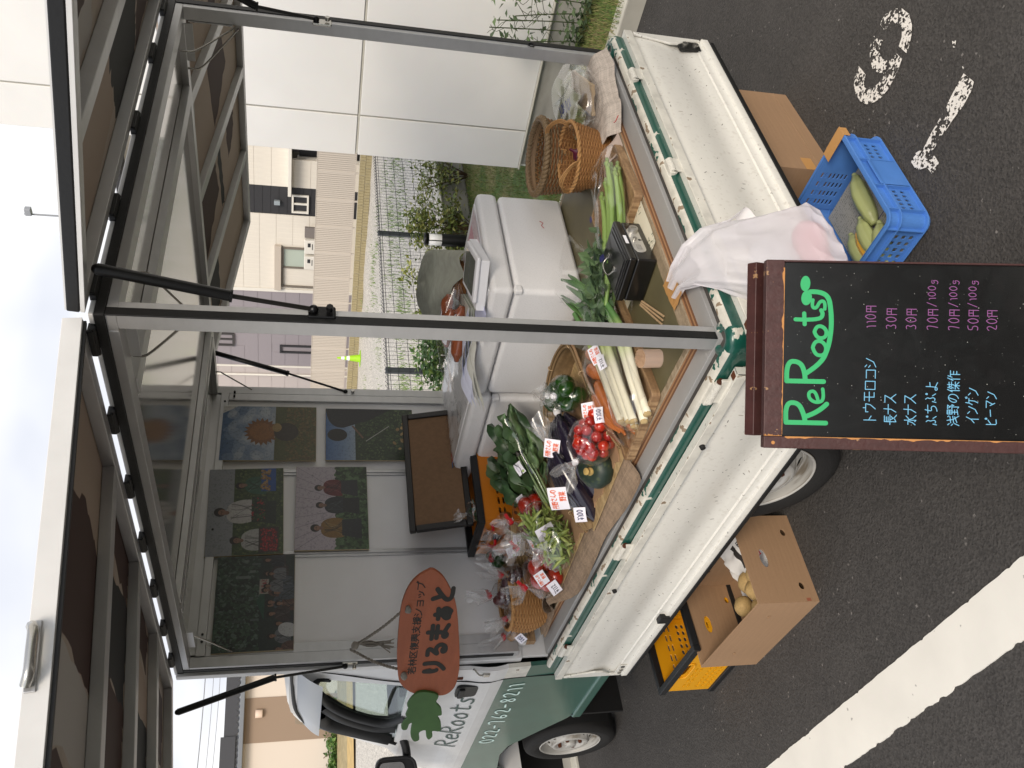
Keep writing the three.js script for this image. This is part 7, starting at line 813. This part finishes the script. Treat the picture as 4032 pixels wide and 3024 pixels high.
// tomatoes, peppers
bagged('tomato_bag', 'clear bag of small red tomatoes with a white tie next to the leek tray', 'tomatoes', [0.235, TOP + 0.035, -0.655], [0, -0.9, 0.25], [0.07, 0.16, 0.06, 0.05], (t) => { let n = 0; for (let l = 0; l < 4; l++) for (let i = 0; i < 8; i++) { const a = i * 0.785 + l, r = l === 3 ? 0.028 : 0.047; const m = mesh('tomato', sph(0.0165, Math.cos(a) * r, 0.018 + l * 0.03, Math.sin(a) * r * 0.85, 1, 0.94, 1, 14), phys(n++ % 4 ? 0x9c1510 : 0xb82a12, 0.2, { clearcoat: 0.6 }), t); } mesh('white_tie', jitter(sph(0.01, 0, 0.16, 0), 0.003, 150), M.paper, t); }, 51).rotation.set(0.35, -0.6, 0.8); scene.children[scene.children.length - 1].scale.setScalar(1.15);
for (const [lab, x, y, z, r] of [['bag of green peppers with a white tied neck at the back of the winnowing basket', 0.46, 0.06, -0.77, [0.2, 0.2, 0.5]], ['bag of green peppers lower down against the dark eggplants', 0.5, 0.06, -0.9, [0.1, 1.2, 0.7]]]) bagged('pepper_bag', lab, 'peppers', [x, TOP + y, z], r, [0.062, 0.1, 0.055, 0.04], (t) => { for (let i = 0; i < 7; i++) { const a = i * 0.9, q = i < 5 ? 0.03 : 0.005; mesh('pepper', jitter(sph(0.025, Math.cos(a) * q, 0.03 + (i % 3) * 0.02, Math.sin(a) * q, 1, 1.3, 1, 16), 0.006, 40, i * 9), phys(0x1d3f12, 0.25, { clearcoat: 0.5 }), t); } mesh('white_tie', jitter(sph(0.01, 0, 0.1, 0), 0.003, 150), M.paper, t); }, 60 + x * 40, 'bags of peppers');
// leafy greens in long bags
function greens(lab, a, b, n, w, tags) { const t = thing('leafy_greens', lab, 'greens', [0, 0, 0], 0, 'bunches of leafy greens'); const A = V(...a), B = V(...b), d = B.clone().sub(A), side = V(0, 1, 0).cross(d).normalize(), up = d.clone().cross(side).normalize();
  const leaf = (s0, len, ang, off, col) => { const o = A.clone().addScaledVector(d, s0).addScaledVector(side, Math.cos(ang) * off).addScaledVector(up, Math.sin(ang) * off * 0.7), dir = d.clone().normalize().addScaledVector(side, Math.cos(ang) * 0.25).addScaledVector(up, Math.sin(ang) * 0.25), s2 = side.clone().multiplyScalar(Math.sin(ang) * 0.6 + 0.5).addScaledVector(up, Math.cos(ang) * 0.8).normalize(), nn = dir.clone().cross(s2);
    const g = surf(8, 6, (u, q) => { const l = u * len, hw = len * 0.26 * Math.sin(Math.PI * Math.min(1, u * 0.95 + 0.06)) ** 0.8, k = (q - 0.5) * 2, P = o.clone().addScaledVector(dir, l).addScaledVector(s2, k * hw).addScaledVector(nn, 0.018 * k * k + 0.012 * Math.sin(u * 9 + k * 3 + ang * 5)); return P.toArray(); }); const c = []; for (let i = 0; i < g.attributes.position.count; i++) { const q = Math.floor(i / 9) / 6, rib = Math.abs(q - 0.5) < 0.1 ? 1.9 : 1; c.push(...scl(col, rib * rr(0.8, 1.2))); } g.setAttribute('color', new THREE.Float32BufferAttribute(c, 3)); return g; };
  for (let i = 0; i < n; i++) mesh('leaf', leaf(rr(0.1, 0.75), rr(0.1, 0.17), rr(0, 6.28), w * rr(0.3, 0.8), [[0.035, 0.075, 0.03], [0.05, 0.1, 0.035], [0.075, 0.125, 0.05]][i % 3]), M.veg, t);
  for (let i = 0; i < 8; i++) { const a0 = i * 0.785, o = side.clone().multiplyScalar(Math.cos(a0) * w * 0.35).addScaledVector(up, Math.sin(a0) * w * 0.35); mesh('stalk', limb([A.clone().addScaledVector(d, -0.12).addScaledVector(o, 0.7).toArray(), A.clone().addScaledVector(d, 0.25).add(o).toArray(), A.clone().addScaledVector(d, 0.6).add(o).toArray()], [0.006, 0.005, 0.003], 8, 6, () => [0.17, 0.26, 0.1]), M.veg, t); }
  film(t, surf(30, 30, (u, q) => { const an = u * 2 * Math.PI, f = 1 + 0.22 * (vn(u * 12, q * 7, w * 900, 12) - 0.5) + 0.08 * Math.abs(2 * vn(u * 24, q * 2, 9, 24) - 1), r = w * (0.5 + 0.7 * q) * Math.min(1, q * 12 + 0.3) * f; return A.clone().addScaledVector(d, -0.05 + q * 1.12).addScaledVector(side, Math.cos(an) * r).addScaledVector(up, Math.sin(an) * r * 0.75).toArray(); }));
  for (const [k, p] of tags) label(t, k, p, [-0.8, -0.75, 0.7], 0.05, 0.036); return t; }
greens('long bag of dark leafy greens leaning up against the foam box, topmost bunch', [0.36, TOP + 0.07, -1.3], [0.62, TOP + 0.21, -1.19], 26, 0.055, [['purple', [0.44, TOP + 0.18, -1.22]]]);
greens('second bunch of dark leafy greens lower down beside the picture frame', [0.4, TOP + 0.08, -1.45], [0.66, TOP + 0.15, -1.52], 24, 0.06, [['purple', [0.41, TOP + 0.135, -1.41]]]);
// green beans: many small pods
{ const pods = (t, n, a, h, c) => { const mats = [phys(0x7d8f42, 0.45), phys(0x9aa85c, 0.45), phys(0x5f7433, 0.45)], G = [[], [], []]; for (let i = 0; i < n; i++) { const an = rr(0, 6.28), r = Math.sqrt(rnd()) * 0.85, y = rr(0.1, 0.8) * h, x = Math.cos(an) * r * a, z = Math.sin(an) * r * c, d = rr(0, 6.28), l = rr(0.018, 0.034), dx = Math.cos(d) * l, dz = Math.sin(d) * l, dy = rr(-0.02, 0.02); G[i % 3].push(limb([[x - dx, y - dy, z - dz], [x, y + 0.004, z], [x + dx, y + dy, z + dz]], [0.002, 0.0068, 0.006, 0.002], 8, 6, null, 0.7)); } G.forEach((g, i) => stuff(mesh('pods', g, mats[i], t))); };
  const one = bagged('bean_bag', 'clear bag of pale green bean pods with a price tag resting on the basket rim', 'beans', [0.27, TOP + 0.03, -1.3], [0.35, -0.75, 0.35], [0.088, 0.15, 0.06, 0.05], (t) => pods(t, 130, 0.075, 0.15, 0.05), 71, 'bags of green beans'); label(one, 'purple', [0.0, 0.1, 0.062], [-0.3, 0.0, 0.2], 0.055, 0.06);
  bagged('bean_bag', 'clear bag of pale green bean pods lowest, over the torn cardboard edge', 'beans', [0.15, TOP + 0.03, -1.26], [0.7, -0.75, 0.2], [0.082, 0.12, 0.055, 0.03], (t) => pods(t, 110, 0.07, 0.12, 0.045), 75, 'bags of green beans'); }
// larger tomatoes
for (const [lab, x, y, z, rot, n, tg] of [['bag of large red tomatoes with a red tie and two tags near the burlap fold', 0.14, 0.03, -1.455, [0.2, -0.6, 0.5], 6, 1], ['bag of dark red tomatoes with several tags between beans and bamboo rim', 0.3, 0.03, -1.46, [0.2, -0.7, 0.4], 5, 2], ['bag of tomatoes with a red tie, farthest behind the bean bag', 0.36, 0.05, -1.39, [0.1, -0.7, 0.3], 4, 0]]) {
  const t = bagged('large_tomato_bag', lab, 'tomatoes', [x, TOP + y, z], rot, [0.07, 0.125, 0.062, 0.055], (q) => { for (let i = 0; i < n; i++) { const a = i * 2.1, r = 0.034; const m = mesh('tomato', [sph(0.031, Math.cos(a) * r, 0.03 + 0.033 * Math.floor(i / 3), Math.sin(a) * r, 1, 0.86, 1, 18)], phys(tg === 2 ? 0x74130f : 0x9e2413, 0.22, { clearcoat: 0.5 }), q); } }, 80 + x * 50, 'bags of large tomatoes'); tie(t, [0, 0.13, 0], [0, 0.5, 0.2]); if (tg) { label(t, 'maker', [0.015, 0.085, 0.06], [-0.35, 0.1, 0.1], 0.045, 0.036); label(t, tg === 1 ? 'yen2' : 'purple', [-0.035, 0.06, 0.062], [-0.3, -0.1, 0.2], 0.045, 0.036); } }
{ const t = thing('bamboo_pole', 'thick jointed bamboo pole edge between the onion basket and the tomatoes', 'bamboo', [0, 0, 0]); mesh('culm', limb([[0.6, TOP + 0.05, -1.76], [0.43, TOP + 0.048, -1.64], [0.26, TOP + 0.045, -1.56]], [0.011, 0.0105, 0.011], 12, 10), M.bambooPale, t); for (const s of [0.25, 0.55, 0.85]) mesh('node', new THREE.TorusGeometry(0.0105, 0.002, 6, 16).rotateY(0.98).translate(mix(0.6, 0.26, s), TOP + 0.049, mix(-1.76, -1.56, s)), M.bambooDark, t); }
// onion basket
{ const t = thing('onion_basket', 'small round split bamboo basket with a flat rim holding bagged onions and greens', 'basket', [0.455, TOP + 0.002, -1.765]); basket(t, 0.1, 0.122, 0.105, 14, 30, { mats: [M.bambooPale, M.bambooPale, M.bambooDark, M.bambooPale], rim: 0.005, thick: 1.1 }); mesh('rim_band', lathe([[0.124, 0.1], [0.131, 0.104], [0.132, 0.13], [0.127, 0.132], [0.122, 0.104], [0.124, 0.1]], 56), M.bambooPale, t);
  for (const [i, lab, x, y, z] of [[0, 'bag of brown onions with two white tags at the front of the small basket', -0.06, 0.1, 0.05], [1, 'bag of brown onions with a red tie at the back of the small basket', 0.02, 0.11, 0.1]]) { const b = bagged('onion_bag', lab, 'onions', [0.455 + x, TOP + y, -1.765 + z], [0.3, -0.7, 0.1 + i * 0.3], [0.062, 0.1, 0.055, 0.06], (q) => { for (let k = 0; k < 3; k++) mesh('onion', lathe([[0, -0.03], [0.02, -0.028], [0.034, -0.004], [0.026, 0.02], [0.006, 0.033], [0.004, 0.045], [0, 0.045]], 20).translate(-0.026 + 0.026 * k, 0.035 + (k === 1 ? 0.035 : 0), k === 1 ? 0.01 : 0), phys(0x8a5530, 0.35, { clearcoat: 0.3 }), q); }, 90 + i, 'bags of onions'); tie(b, [0, 0.1, 0]); if (!i) { label(b, 'purple', [-0.02, 0.06, 0.06], [-0.2, 0, 0.3], 0.045, 0.036); label(b, 'purple', [0.03, 0.03, 0.062], [-0.2, 0, -0.1], 0.04, 0.036); } }
  const c = bagged('greens_bag', 'small bag of green peppers with a red tie beside the onion basket rim', 'peppers', [0.42, TOP + 0.11, -1.86], [0.3, -0.7, 0.2], [0.05, 0.075, 0.05, 0.045], (q) => { for (let k = 0; k < 5; k++) mesh('pepper', jitter(sph(0.022, Math.cos(k * 1.3) * 0.024, 0.03 + 0.008 * k, Math.sin(k * 1.3) * 0.022, 1, 1.2, 1), 0.005, 50, k), phys(0x24451a, 0.3), q); }, 95); tie(c, [0, 0.078, 0]);
  const k = bagged('eggplant_bag', 'bag of small dark eggplants with a red tie lying across the onion basket rim', 'eggplants', [0.52, TOP + 0.14, -1.66], [0.2, -0.4, 1.2], [0.045, 0.16, 0.04, 0.05], (q) => { for (let j = 0; j < 3; j++) mesh('eggplant', limb([[-0.02 + 0.02 * j, 0.015, 0], [-0.018 + 0.018 * j, 0.07, 0.01], [-0.01 + 0.01 * j, 0.135, 0]], [0.01, 0.021, 0.008], 14, 10, eggCol), M.vegShiny, q); }, 97); tie(k, [0, 0.165, 0]); }
// wicker basket nearest the cab
{ const t = thing('wicker_basket', 'rounded woven wicker basket filled with bagged produce nearest the cab', 'basket', [0.17, TOP + 0.004, -1.8], [0, 0.5, 0]); basket(t, 0.1, 0.122, 0.15, 24, 40, { sx: 1.08, sz: 0.86, belly: 0.022, rim: 0.007, braid: 34, mats: [M.wicker[1], M.wicker[3], M.wicker[1], M.wicker[3]] });
  const put = [['bag of dark red shallots standing highest in the wicker basket', 0.02, 0.17, 0.02, 0x4a1f1e, [0.1, 0.2, 0.1]], ['bag of purple shallots at the rear side of the wicker basket', 0.06, 0.13, 0.07, 0x3c1d24, [0.2, -0.5, -0.2]], ['bag of pale mushrooms with a red tie in the middle of the wicker basket', -0.03, 0.13, 0.03, 0xb08a63, [0.4, -0.9, 0.4]], ['bag of brown produce with a lettered tag at the cab side of the basket', -0.06, 0.115, -0.07, 0x9a7750, [0.2, -0.9, 0.5]]];
  put.forEach(([lab, x, y, z, col, r], i) => { const b = bagged('produce_bag', lab, 'produce', [0.17 + x, TOP + y - 0.05, -1.8 + z], r, [0.055, 0.11, 0.05, 0.085], (q) => { for (let k = 0; k < 6; k++) mesh('bulb', jitter(sph(0.021, Math.cos(k * 1.05) * 0.026, 0.03 + 0.016 * (k % 4), Math.sin(k * 1.05) * 0.024, 1, 1.15, 1), 0.003, 60, k), phys(col, 0.4), q); }, 110 + i, undefined); tie(b, [0, 0.112, 0], [0, i, 0.2]); filmBag(b, 0.062, 0.08, 0.055, 120 + i, 0.09); if (i === 3) label(b, 'yen', [-0.02, 0.06, 0.055], [-0.3, 0, 0.3], 0.045, 0.036); }); }
{ // wooden crate piece and orange folding crate behind, picture frame leaning
  const c = foldingCrate('folding_crate', 'orange mesh folding crate with black rims on the bed behind the produce', [0.71, TOP + 0.002, -1.765], [0, 0, 0], 0.26, 0.135, 0.27, M.orangeCrate);
  bagged('hanging_bag', 'empty looking clear bag with green leaves hung on the dark picture frame', 'plastic bag', [0.55, 0.965, -1.68], [0.1, -0.5, 0.3], [0.05, 0.09, 0.03, 0.05], (q) => mesh('leaves_inside', leaves(40, () => [rr(-0.03, 0.03), rr(0.01, 0.06), rr(-0.015, 0.015)], 0.03, [[0.06, 0.1, 0.04]]), M.leaf, q), 131);
  const f = thing('picture_frame', 'black wooden frame with a brown cork board leaning at the front wall', 'frame', [0.8, 1.015, -1.71], [-0.22, 0, 0]); const blk = std(0x15110e, 0.45); const W = 0.315, H = 0.275; for (const g of [bx(-W, W, 0, 0.028, -0.012, 0.012, 0.004), bx(-W, W, H - 0.028, H, -0.012, 0.012, 0.004), bx(-W, -W + 0.028, 0.0282, H - 0.0282, -0.012, 0.012, 0.004), bx(W - 0.028, W, 0.0282, H - 0.0282, -0.012, 0.012, 0.004)]) mesh('frame_bar', g, blk, f); mesh('cork_board', bx(-W + 0.027, W - 0.027, 0.027, H - 0.027, -0.006, 0.002), std(0xffffff, 0.9, { map: tex(128, 0.2, (x, y) => scl([0.2, 0.115, 0.06], 0.85 + 0.3 * fbm(x * 20, y * 20, 3, 3, 20))) }), f);
  tag(mesh('timber_board', bx(0.2, 0.6, 0.745, 0.79, -1.915, -1.9, 0.003), M.woodTray), 'dark wooden board standing behind the baskets against the front wall', 'slat'); }
// photo prints mounted on board
function photo(lab, x0, x1, y0, y1, f, tilt = 0) { const w = x1 - x0, h = y1 - y0, t = thing('photo_print', lab, 'photo print', [(x0 + x1) / 2, (y0 + y1) / 2, -BL + 0.042], [0, 0, tilt]); mesh('mount', bx(-w / 2, w / 2, -h / 2, h / 2, 0, 0.008, 0.001), std(0xb9a98a, 0.8), t); mesh('print', bx(-w / 2 + 0.001, w / 2 - 0.001, -h / 2 + 0.001, h / 2 - 0.001, 0.0081, 0.0088), std(0x8a8a8a, 0.8), t); const W = Math.round(w * 1500), H = Math.round(h * 1500); mesh('print_face', surf(1, 1, (s, q) => [mix(-w / 2, w / 2, s) * 0.995, mix(-h / 2, h / 2, q) * 0.995, 0.0092, s, q]), std(0xffffff, 0.35, { map: draw(W, H, (g) => { f(g, W, H); for (let i = 0; i < 2600; i++) blob(g, rnd() > 0.45 ? 'rgba(8,10,10,.09)' : 'rgba(190,190,180,.05)', rr(0, W), rr(0, H), rr(2, 9), rr(2, 6), rnd() * 3); g.fillStyle = 'rgba(14,16,18,.18)'; g.fillRect(0, 0, W, H); }) }), t); }
const blob = (g, c, x, y, rx, ry, a = 0) => { g.fillStyle = c; g.beginPath(); g.ellipse(x, y, rx, ry, a, 0, 7); g.fill(); };
const speck = (g, n, cs, x0, x1, y0, y1, r0, r1) => { for (let i = 0; i < n; i++) blob(g, cs[Math.floor(rnd() * cs.length)], rr(x0, x1), rr(y0, y1), rr(r0, r1), rr(r0, r1) * 0.7, rnd() * 3); };
const figure = (g, x, y, s, top, legs) => { const lean = rr(-0.05, 0.05) * s; g.fillStyle = top; g.beginPath(); g.moveTo(x - s * 0.08, y + s * 0.12); g.bezierCurveTo(x - s * 0.26, y + s * 0.14, x - s * 0.3, y + s * 0.4, x - s * 0.24 + lean, y + s * 0.64); g.lineTo(x + s * 0.24 + lean, y + s * 0.62); g.bezierCurveTo(x + s * 0.32, y + s * 0.4, x + s * 0.24, y + s * 0.14, x + s * 0.08, y + s * 0.12); g.fill(); for (let i = 0; i < 12; i++) { g.strokeStyle = i % 2 ? 'rgba(0,0,0,.35)' : 'rgba(255,255,255,.1)'; g.lineWidth = s * rr(0.01, 0.03); g.beginPath(); g.moveTo(x + s * rr(-0.2, 0.2), y + s * 0.2); g.quadraticCurveTo(x + s * rr(-0.2, 0.2), y + s * 0.4, x + s * rr(-0.25, 0.25), y + s * 0.62); g.stroke(); } if (legs) { g.fillStyle = legs; g.beginPath(); g.moveTo(x - s * 0.2, y + s * 0.6); g.lineTo(x - s * 0.3, y + s * 1.05); g.lineTo(x + s * 0.25, y + s * 1.05); g.lineTo(x + s * 0.22, y + s * 0.6); g.fill(); } blob(g, '#8a6450', x, y + s * 0.11, s * 0.045, s * 0.06); blob(g, '#1a1310', x + lean * 0.4, y - s * 0.01, s * 0.1, s * 0.11, 0.2); blob(g, '#946b54', x + lean * 0.3, y + s * 0.035, s * 0.066, s * 0.078); blob(g, '#2a1a14', x - s * 0.025, y + s * 0.02, s * 0.012, s * 0.008); blob(g, '#2a1a14', x + s * 0.025, y + s * 0.02, s * 0.012, s * 0.008); };
photo('portrait print of a straw coloured spiky crown figure in a dry field, top right print', 0.958, 1.272, 1.675, 2.104, (g, w, h) => { const sk = g.createLinearGradient(0, 0, 0, h * 0.6); sk.addColorStop(0, '#4d6a93'); sk.addColorStop(1, '#a9b3bd'); g.fillStyle = sk; g.fillRect(0, 0, w, h); speck(g, 60, ['rgba(205,210,216,.35)', 'rgba(160,175,195,.35)'], 0, w, h * 0.1, h * 0.55, 20, 80); g.fillStyle = '#57592c'; g.fillRect(0, h * 0.56, w, h); speck(g, 700, ['#6d5a2c', '#4f4a22', '#80683a', '#5e4b25'], 0, w, h * 0.68, h, 3, 12); g.fillStyle = '#8a5523'; g.beginPath(); for (let i = 0; i < 40; i++) { const a = i / 40 * 6.283, r = (i % 2 ? 0.2 : 0.26) * w; g.lineTo(w * 0.52 + Math.cos(a) * r, h * 0.42 + Math.sin(a) * r); } g.fill(); blob(g, '#9c642c', w * 0.52, h * 0.42, w * 0.16, w * 0.17); blob(g, '#3d3126', w * 0.52, h * 0.68, w * 0.17, h * 0.13); blob(g, '#a8894f', w * 0.6, h * 0.58, w * 0.08, h * 0.05); g.fillStyle = '#d9d6d0'; g.beginPath(); g.moveTo(w, 0); g.lineTo(w, h * 0.16); g.lineTo(w * 0.86, 0); g.fill(); });
photo('portrait print of a farmer in dark clothes bending over potatoes, lower right', 0.96, 1.266, 1.212, 1.632, (g, w, h) => { const sk = g.createLinearGradient(0, 0, 0, h * 0.4); sk.addColorStop(0, '#44699f'); sk.addColorStop(1, '#b3c0cc'); g.fillStyle = sk; g.fillRect(0, 0, w, h); g.fillStyle = '#26371d'; g.fillRect(0, h * 0.33, w, h); speck(g, 900, ['#33482a', '#415830', '#1d2b18', '#566b3d'], 0, w, h * 0.36, h, 2, 12); g.fillStyle = '#17191f'; g.beginPath(); g.moveTo(w, 0); g.quadraticCurveTo(w * 0.6, h * 0.02, w * 0.62, h * 0.2); g.lineTo(w * 0.78, h * 0.5); g.lineTo(w, h * 0.75); g.fill(); blob(g, '#16130f', w * 0.48, h * 0.13, w * 0.12, h * 0.11); g.strokeStyle = '#7c5a44'; g.lineWidth = 14; g.beginPath(); g.moveTo(w * 0.66, h * 0.3); g.lineTo(w * 0.42, h * 0.42); g.stroke(); g.strokeStyle = '#b5b3ac'; g.lineWidth = 7; g.beginPath(); g.moveTo(w * 0.36, h * 0.45); g.lineTo(w * 0.66, h * 0.72); g.stroke(); for (let i = 0; i < 70; i++) blob(g, ['#b58f55', '#9a7844', '#c7a468'][i % 3], w * rr(0.15, 0.72), h * (0.98 - 0.25 * rnd() * rnd()), rr(9, 18), rr(8, 14), rnd() * 3); });
photo('print of three people holding crates of vegetables in a field, top middle', 0.473, 0.912, 1.812, 2.13, (g, w, h) => { g.fillStyle = '#9a9da3'; g.fillRect(0, 0, w, h); g.fillStyle = '#34461f'; g.fillRect(0, h * 0.34, w, h); speck(g, 900, ['#46592b', '#26351a', '#5a6b36'], 0, w, h * 0.36, h, 3, 14); figure(g, w * 0.16, h * 0.38, h * 0.62, '#b9b7b4'); figure(g, w * 0.48, h * 0.17, h * 0.7, '#c9c5c3', '#1e2a22'); figure(g, w * 0.8, h * 0.42, h * 0.55, '#2f5c44'); g.fillStyle = '#3a2b26'; g.fillRect(w * 0.02, h * 0.68, w * 0.28, h * 0.26); for (let i = 0; i < 160; i++) blob(g, ['#a81c22', '#c4353a', '#8c1519'][i % 3], w * rr(0.04, 0.28), h * rr(0.71, 0.92), 6, 5); g.fillStyle = '#1e2a1c'; g.fillRect(w * 0.36, h * 0.58, w * 0.3, h * 0.2); speck(g, 90, ['#2f4d24', '#a4242a', '#3d5c2c'], w * 0.38, w * 0.64, h * 0.58, h * 0.76, 4, 9); g.fillStyle = '#1c4f9c'; g.fillRect(w * 0.72, h * 0.7, w * 0.28, h * 0.2); for (let i = 0; i < 60; i++) blob(g, ['#b08b58', '#94703f'][i % 2], w * rr(0.74, 0.98), h * rr(0.7, 0.82), 9, 8); }, 0.03);
photo('print of three people crouching among leaf vegetables in a greenhouse, lower middle', 0.49, 0.923, 1.445, 1.762, (g, w, h) => { g.fillStyle = '#c3b7bf'; g.fillRect(0, 0, w, h); g.strokeStyle = '#8d858c'; g.lineWidth = 3; for (let i = 0; i < 9; i++) { g.beginPath(); g.moveTo(w * i / 8, 0); g.lineTo(w * (0.5 + (i - 4) * 0.06), h * 0.5); g.stroke(); } g.fillStyle = '#26381f'; g.fillRect(0, h * 0.56, w, h); speck(g, 900, ['#35502a', '#456237', '#1f3019', '#58754a'], 0, w, h * 0.56, h, 6, 22); figure(g, w * 0.25, h * 0.28, h * 0.6, '#8a6428', '#22262a'); figure(g, w * 0.52, h * 0.34, h * 0.52, '#22282e', '#1b1d20'); figure(g, w * 0.74, h * 0.32, h * 0.52, '#6d1f24', '#23272c'); });
photo('dark landscape print of a street market stall crowd, print nearest the cab', 0.05, 0.47, 1.755, 2.066, (g, w, h) => { g.fillStyle = '#1d2a26'; g.fillRect(0, 0, w, h); speck(g, 1100, ['#22382a', '#2f4a35', '#14201b', '#3f5a44', '#566a5e'], 0, w, 0, h * 0.55, 3, 18); for (let i = 0; i < 9; i++) { g.fillStyle = ['#55615c', '#39443f', '#707a74'][i % 3]; g.fillRect(rr(0, w), rr(h * 0.2, h * 0.5), rr(10, 26), rr(20, 90)); } g.fillStyle = '#1d4a38'; g.beginPath(); g.moveTo(w * 0.3, h * 0.62); g.lineTo(w * 0.5, h * 0.52); g.lineTo(w * 0.68, h * 0.62); g.fill(); g.fillStyle = '#a9a094'; g.fillRect(w * 0.58, h * 0.55, w * 0.16, h * 0.12); g.strokeStyle = '#a0333a'; g.lineCap = 'round'; pen(g, 'りるまぁと', w * 0.59, h * 0.57, w * 0.03, h * 0.07, 4); for (let i = 0; i < 16; i++) figure(g, rr(0, w), h * rr(0.62, 0.8), h * rr(0.3, 0.45), ['#20242c', '#3a2a2a', '#444b55', '#6d6f73', '#5b3a30'][i % 5]); blob(g, '#c9c9c9', w * 0.2, h * 0.93, 44, 60, 0.3); }, 0.01);
renderer.render(scene, camera);
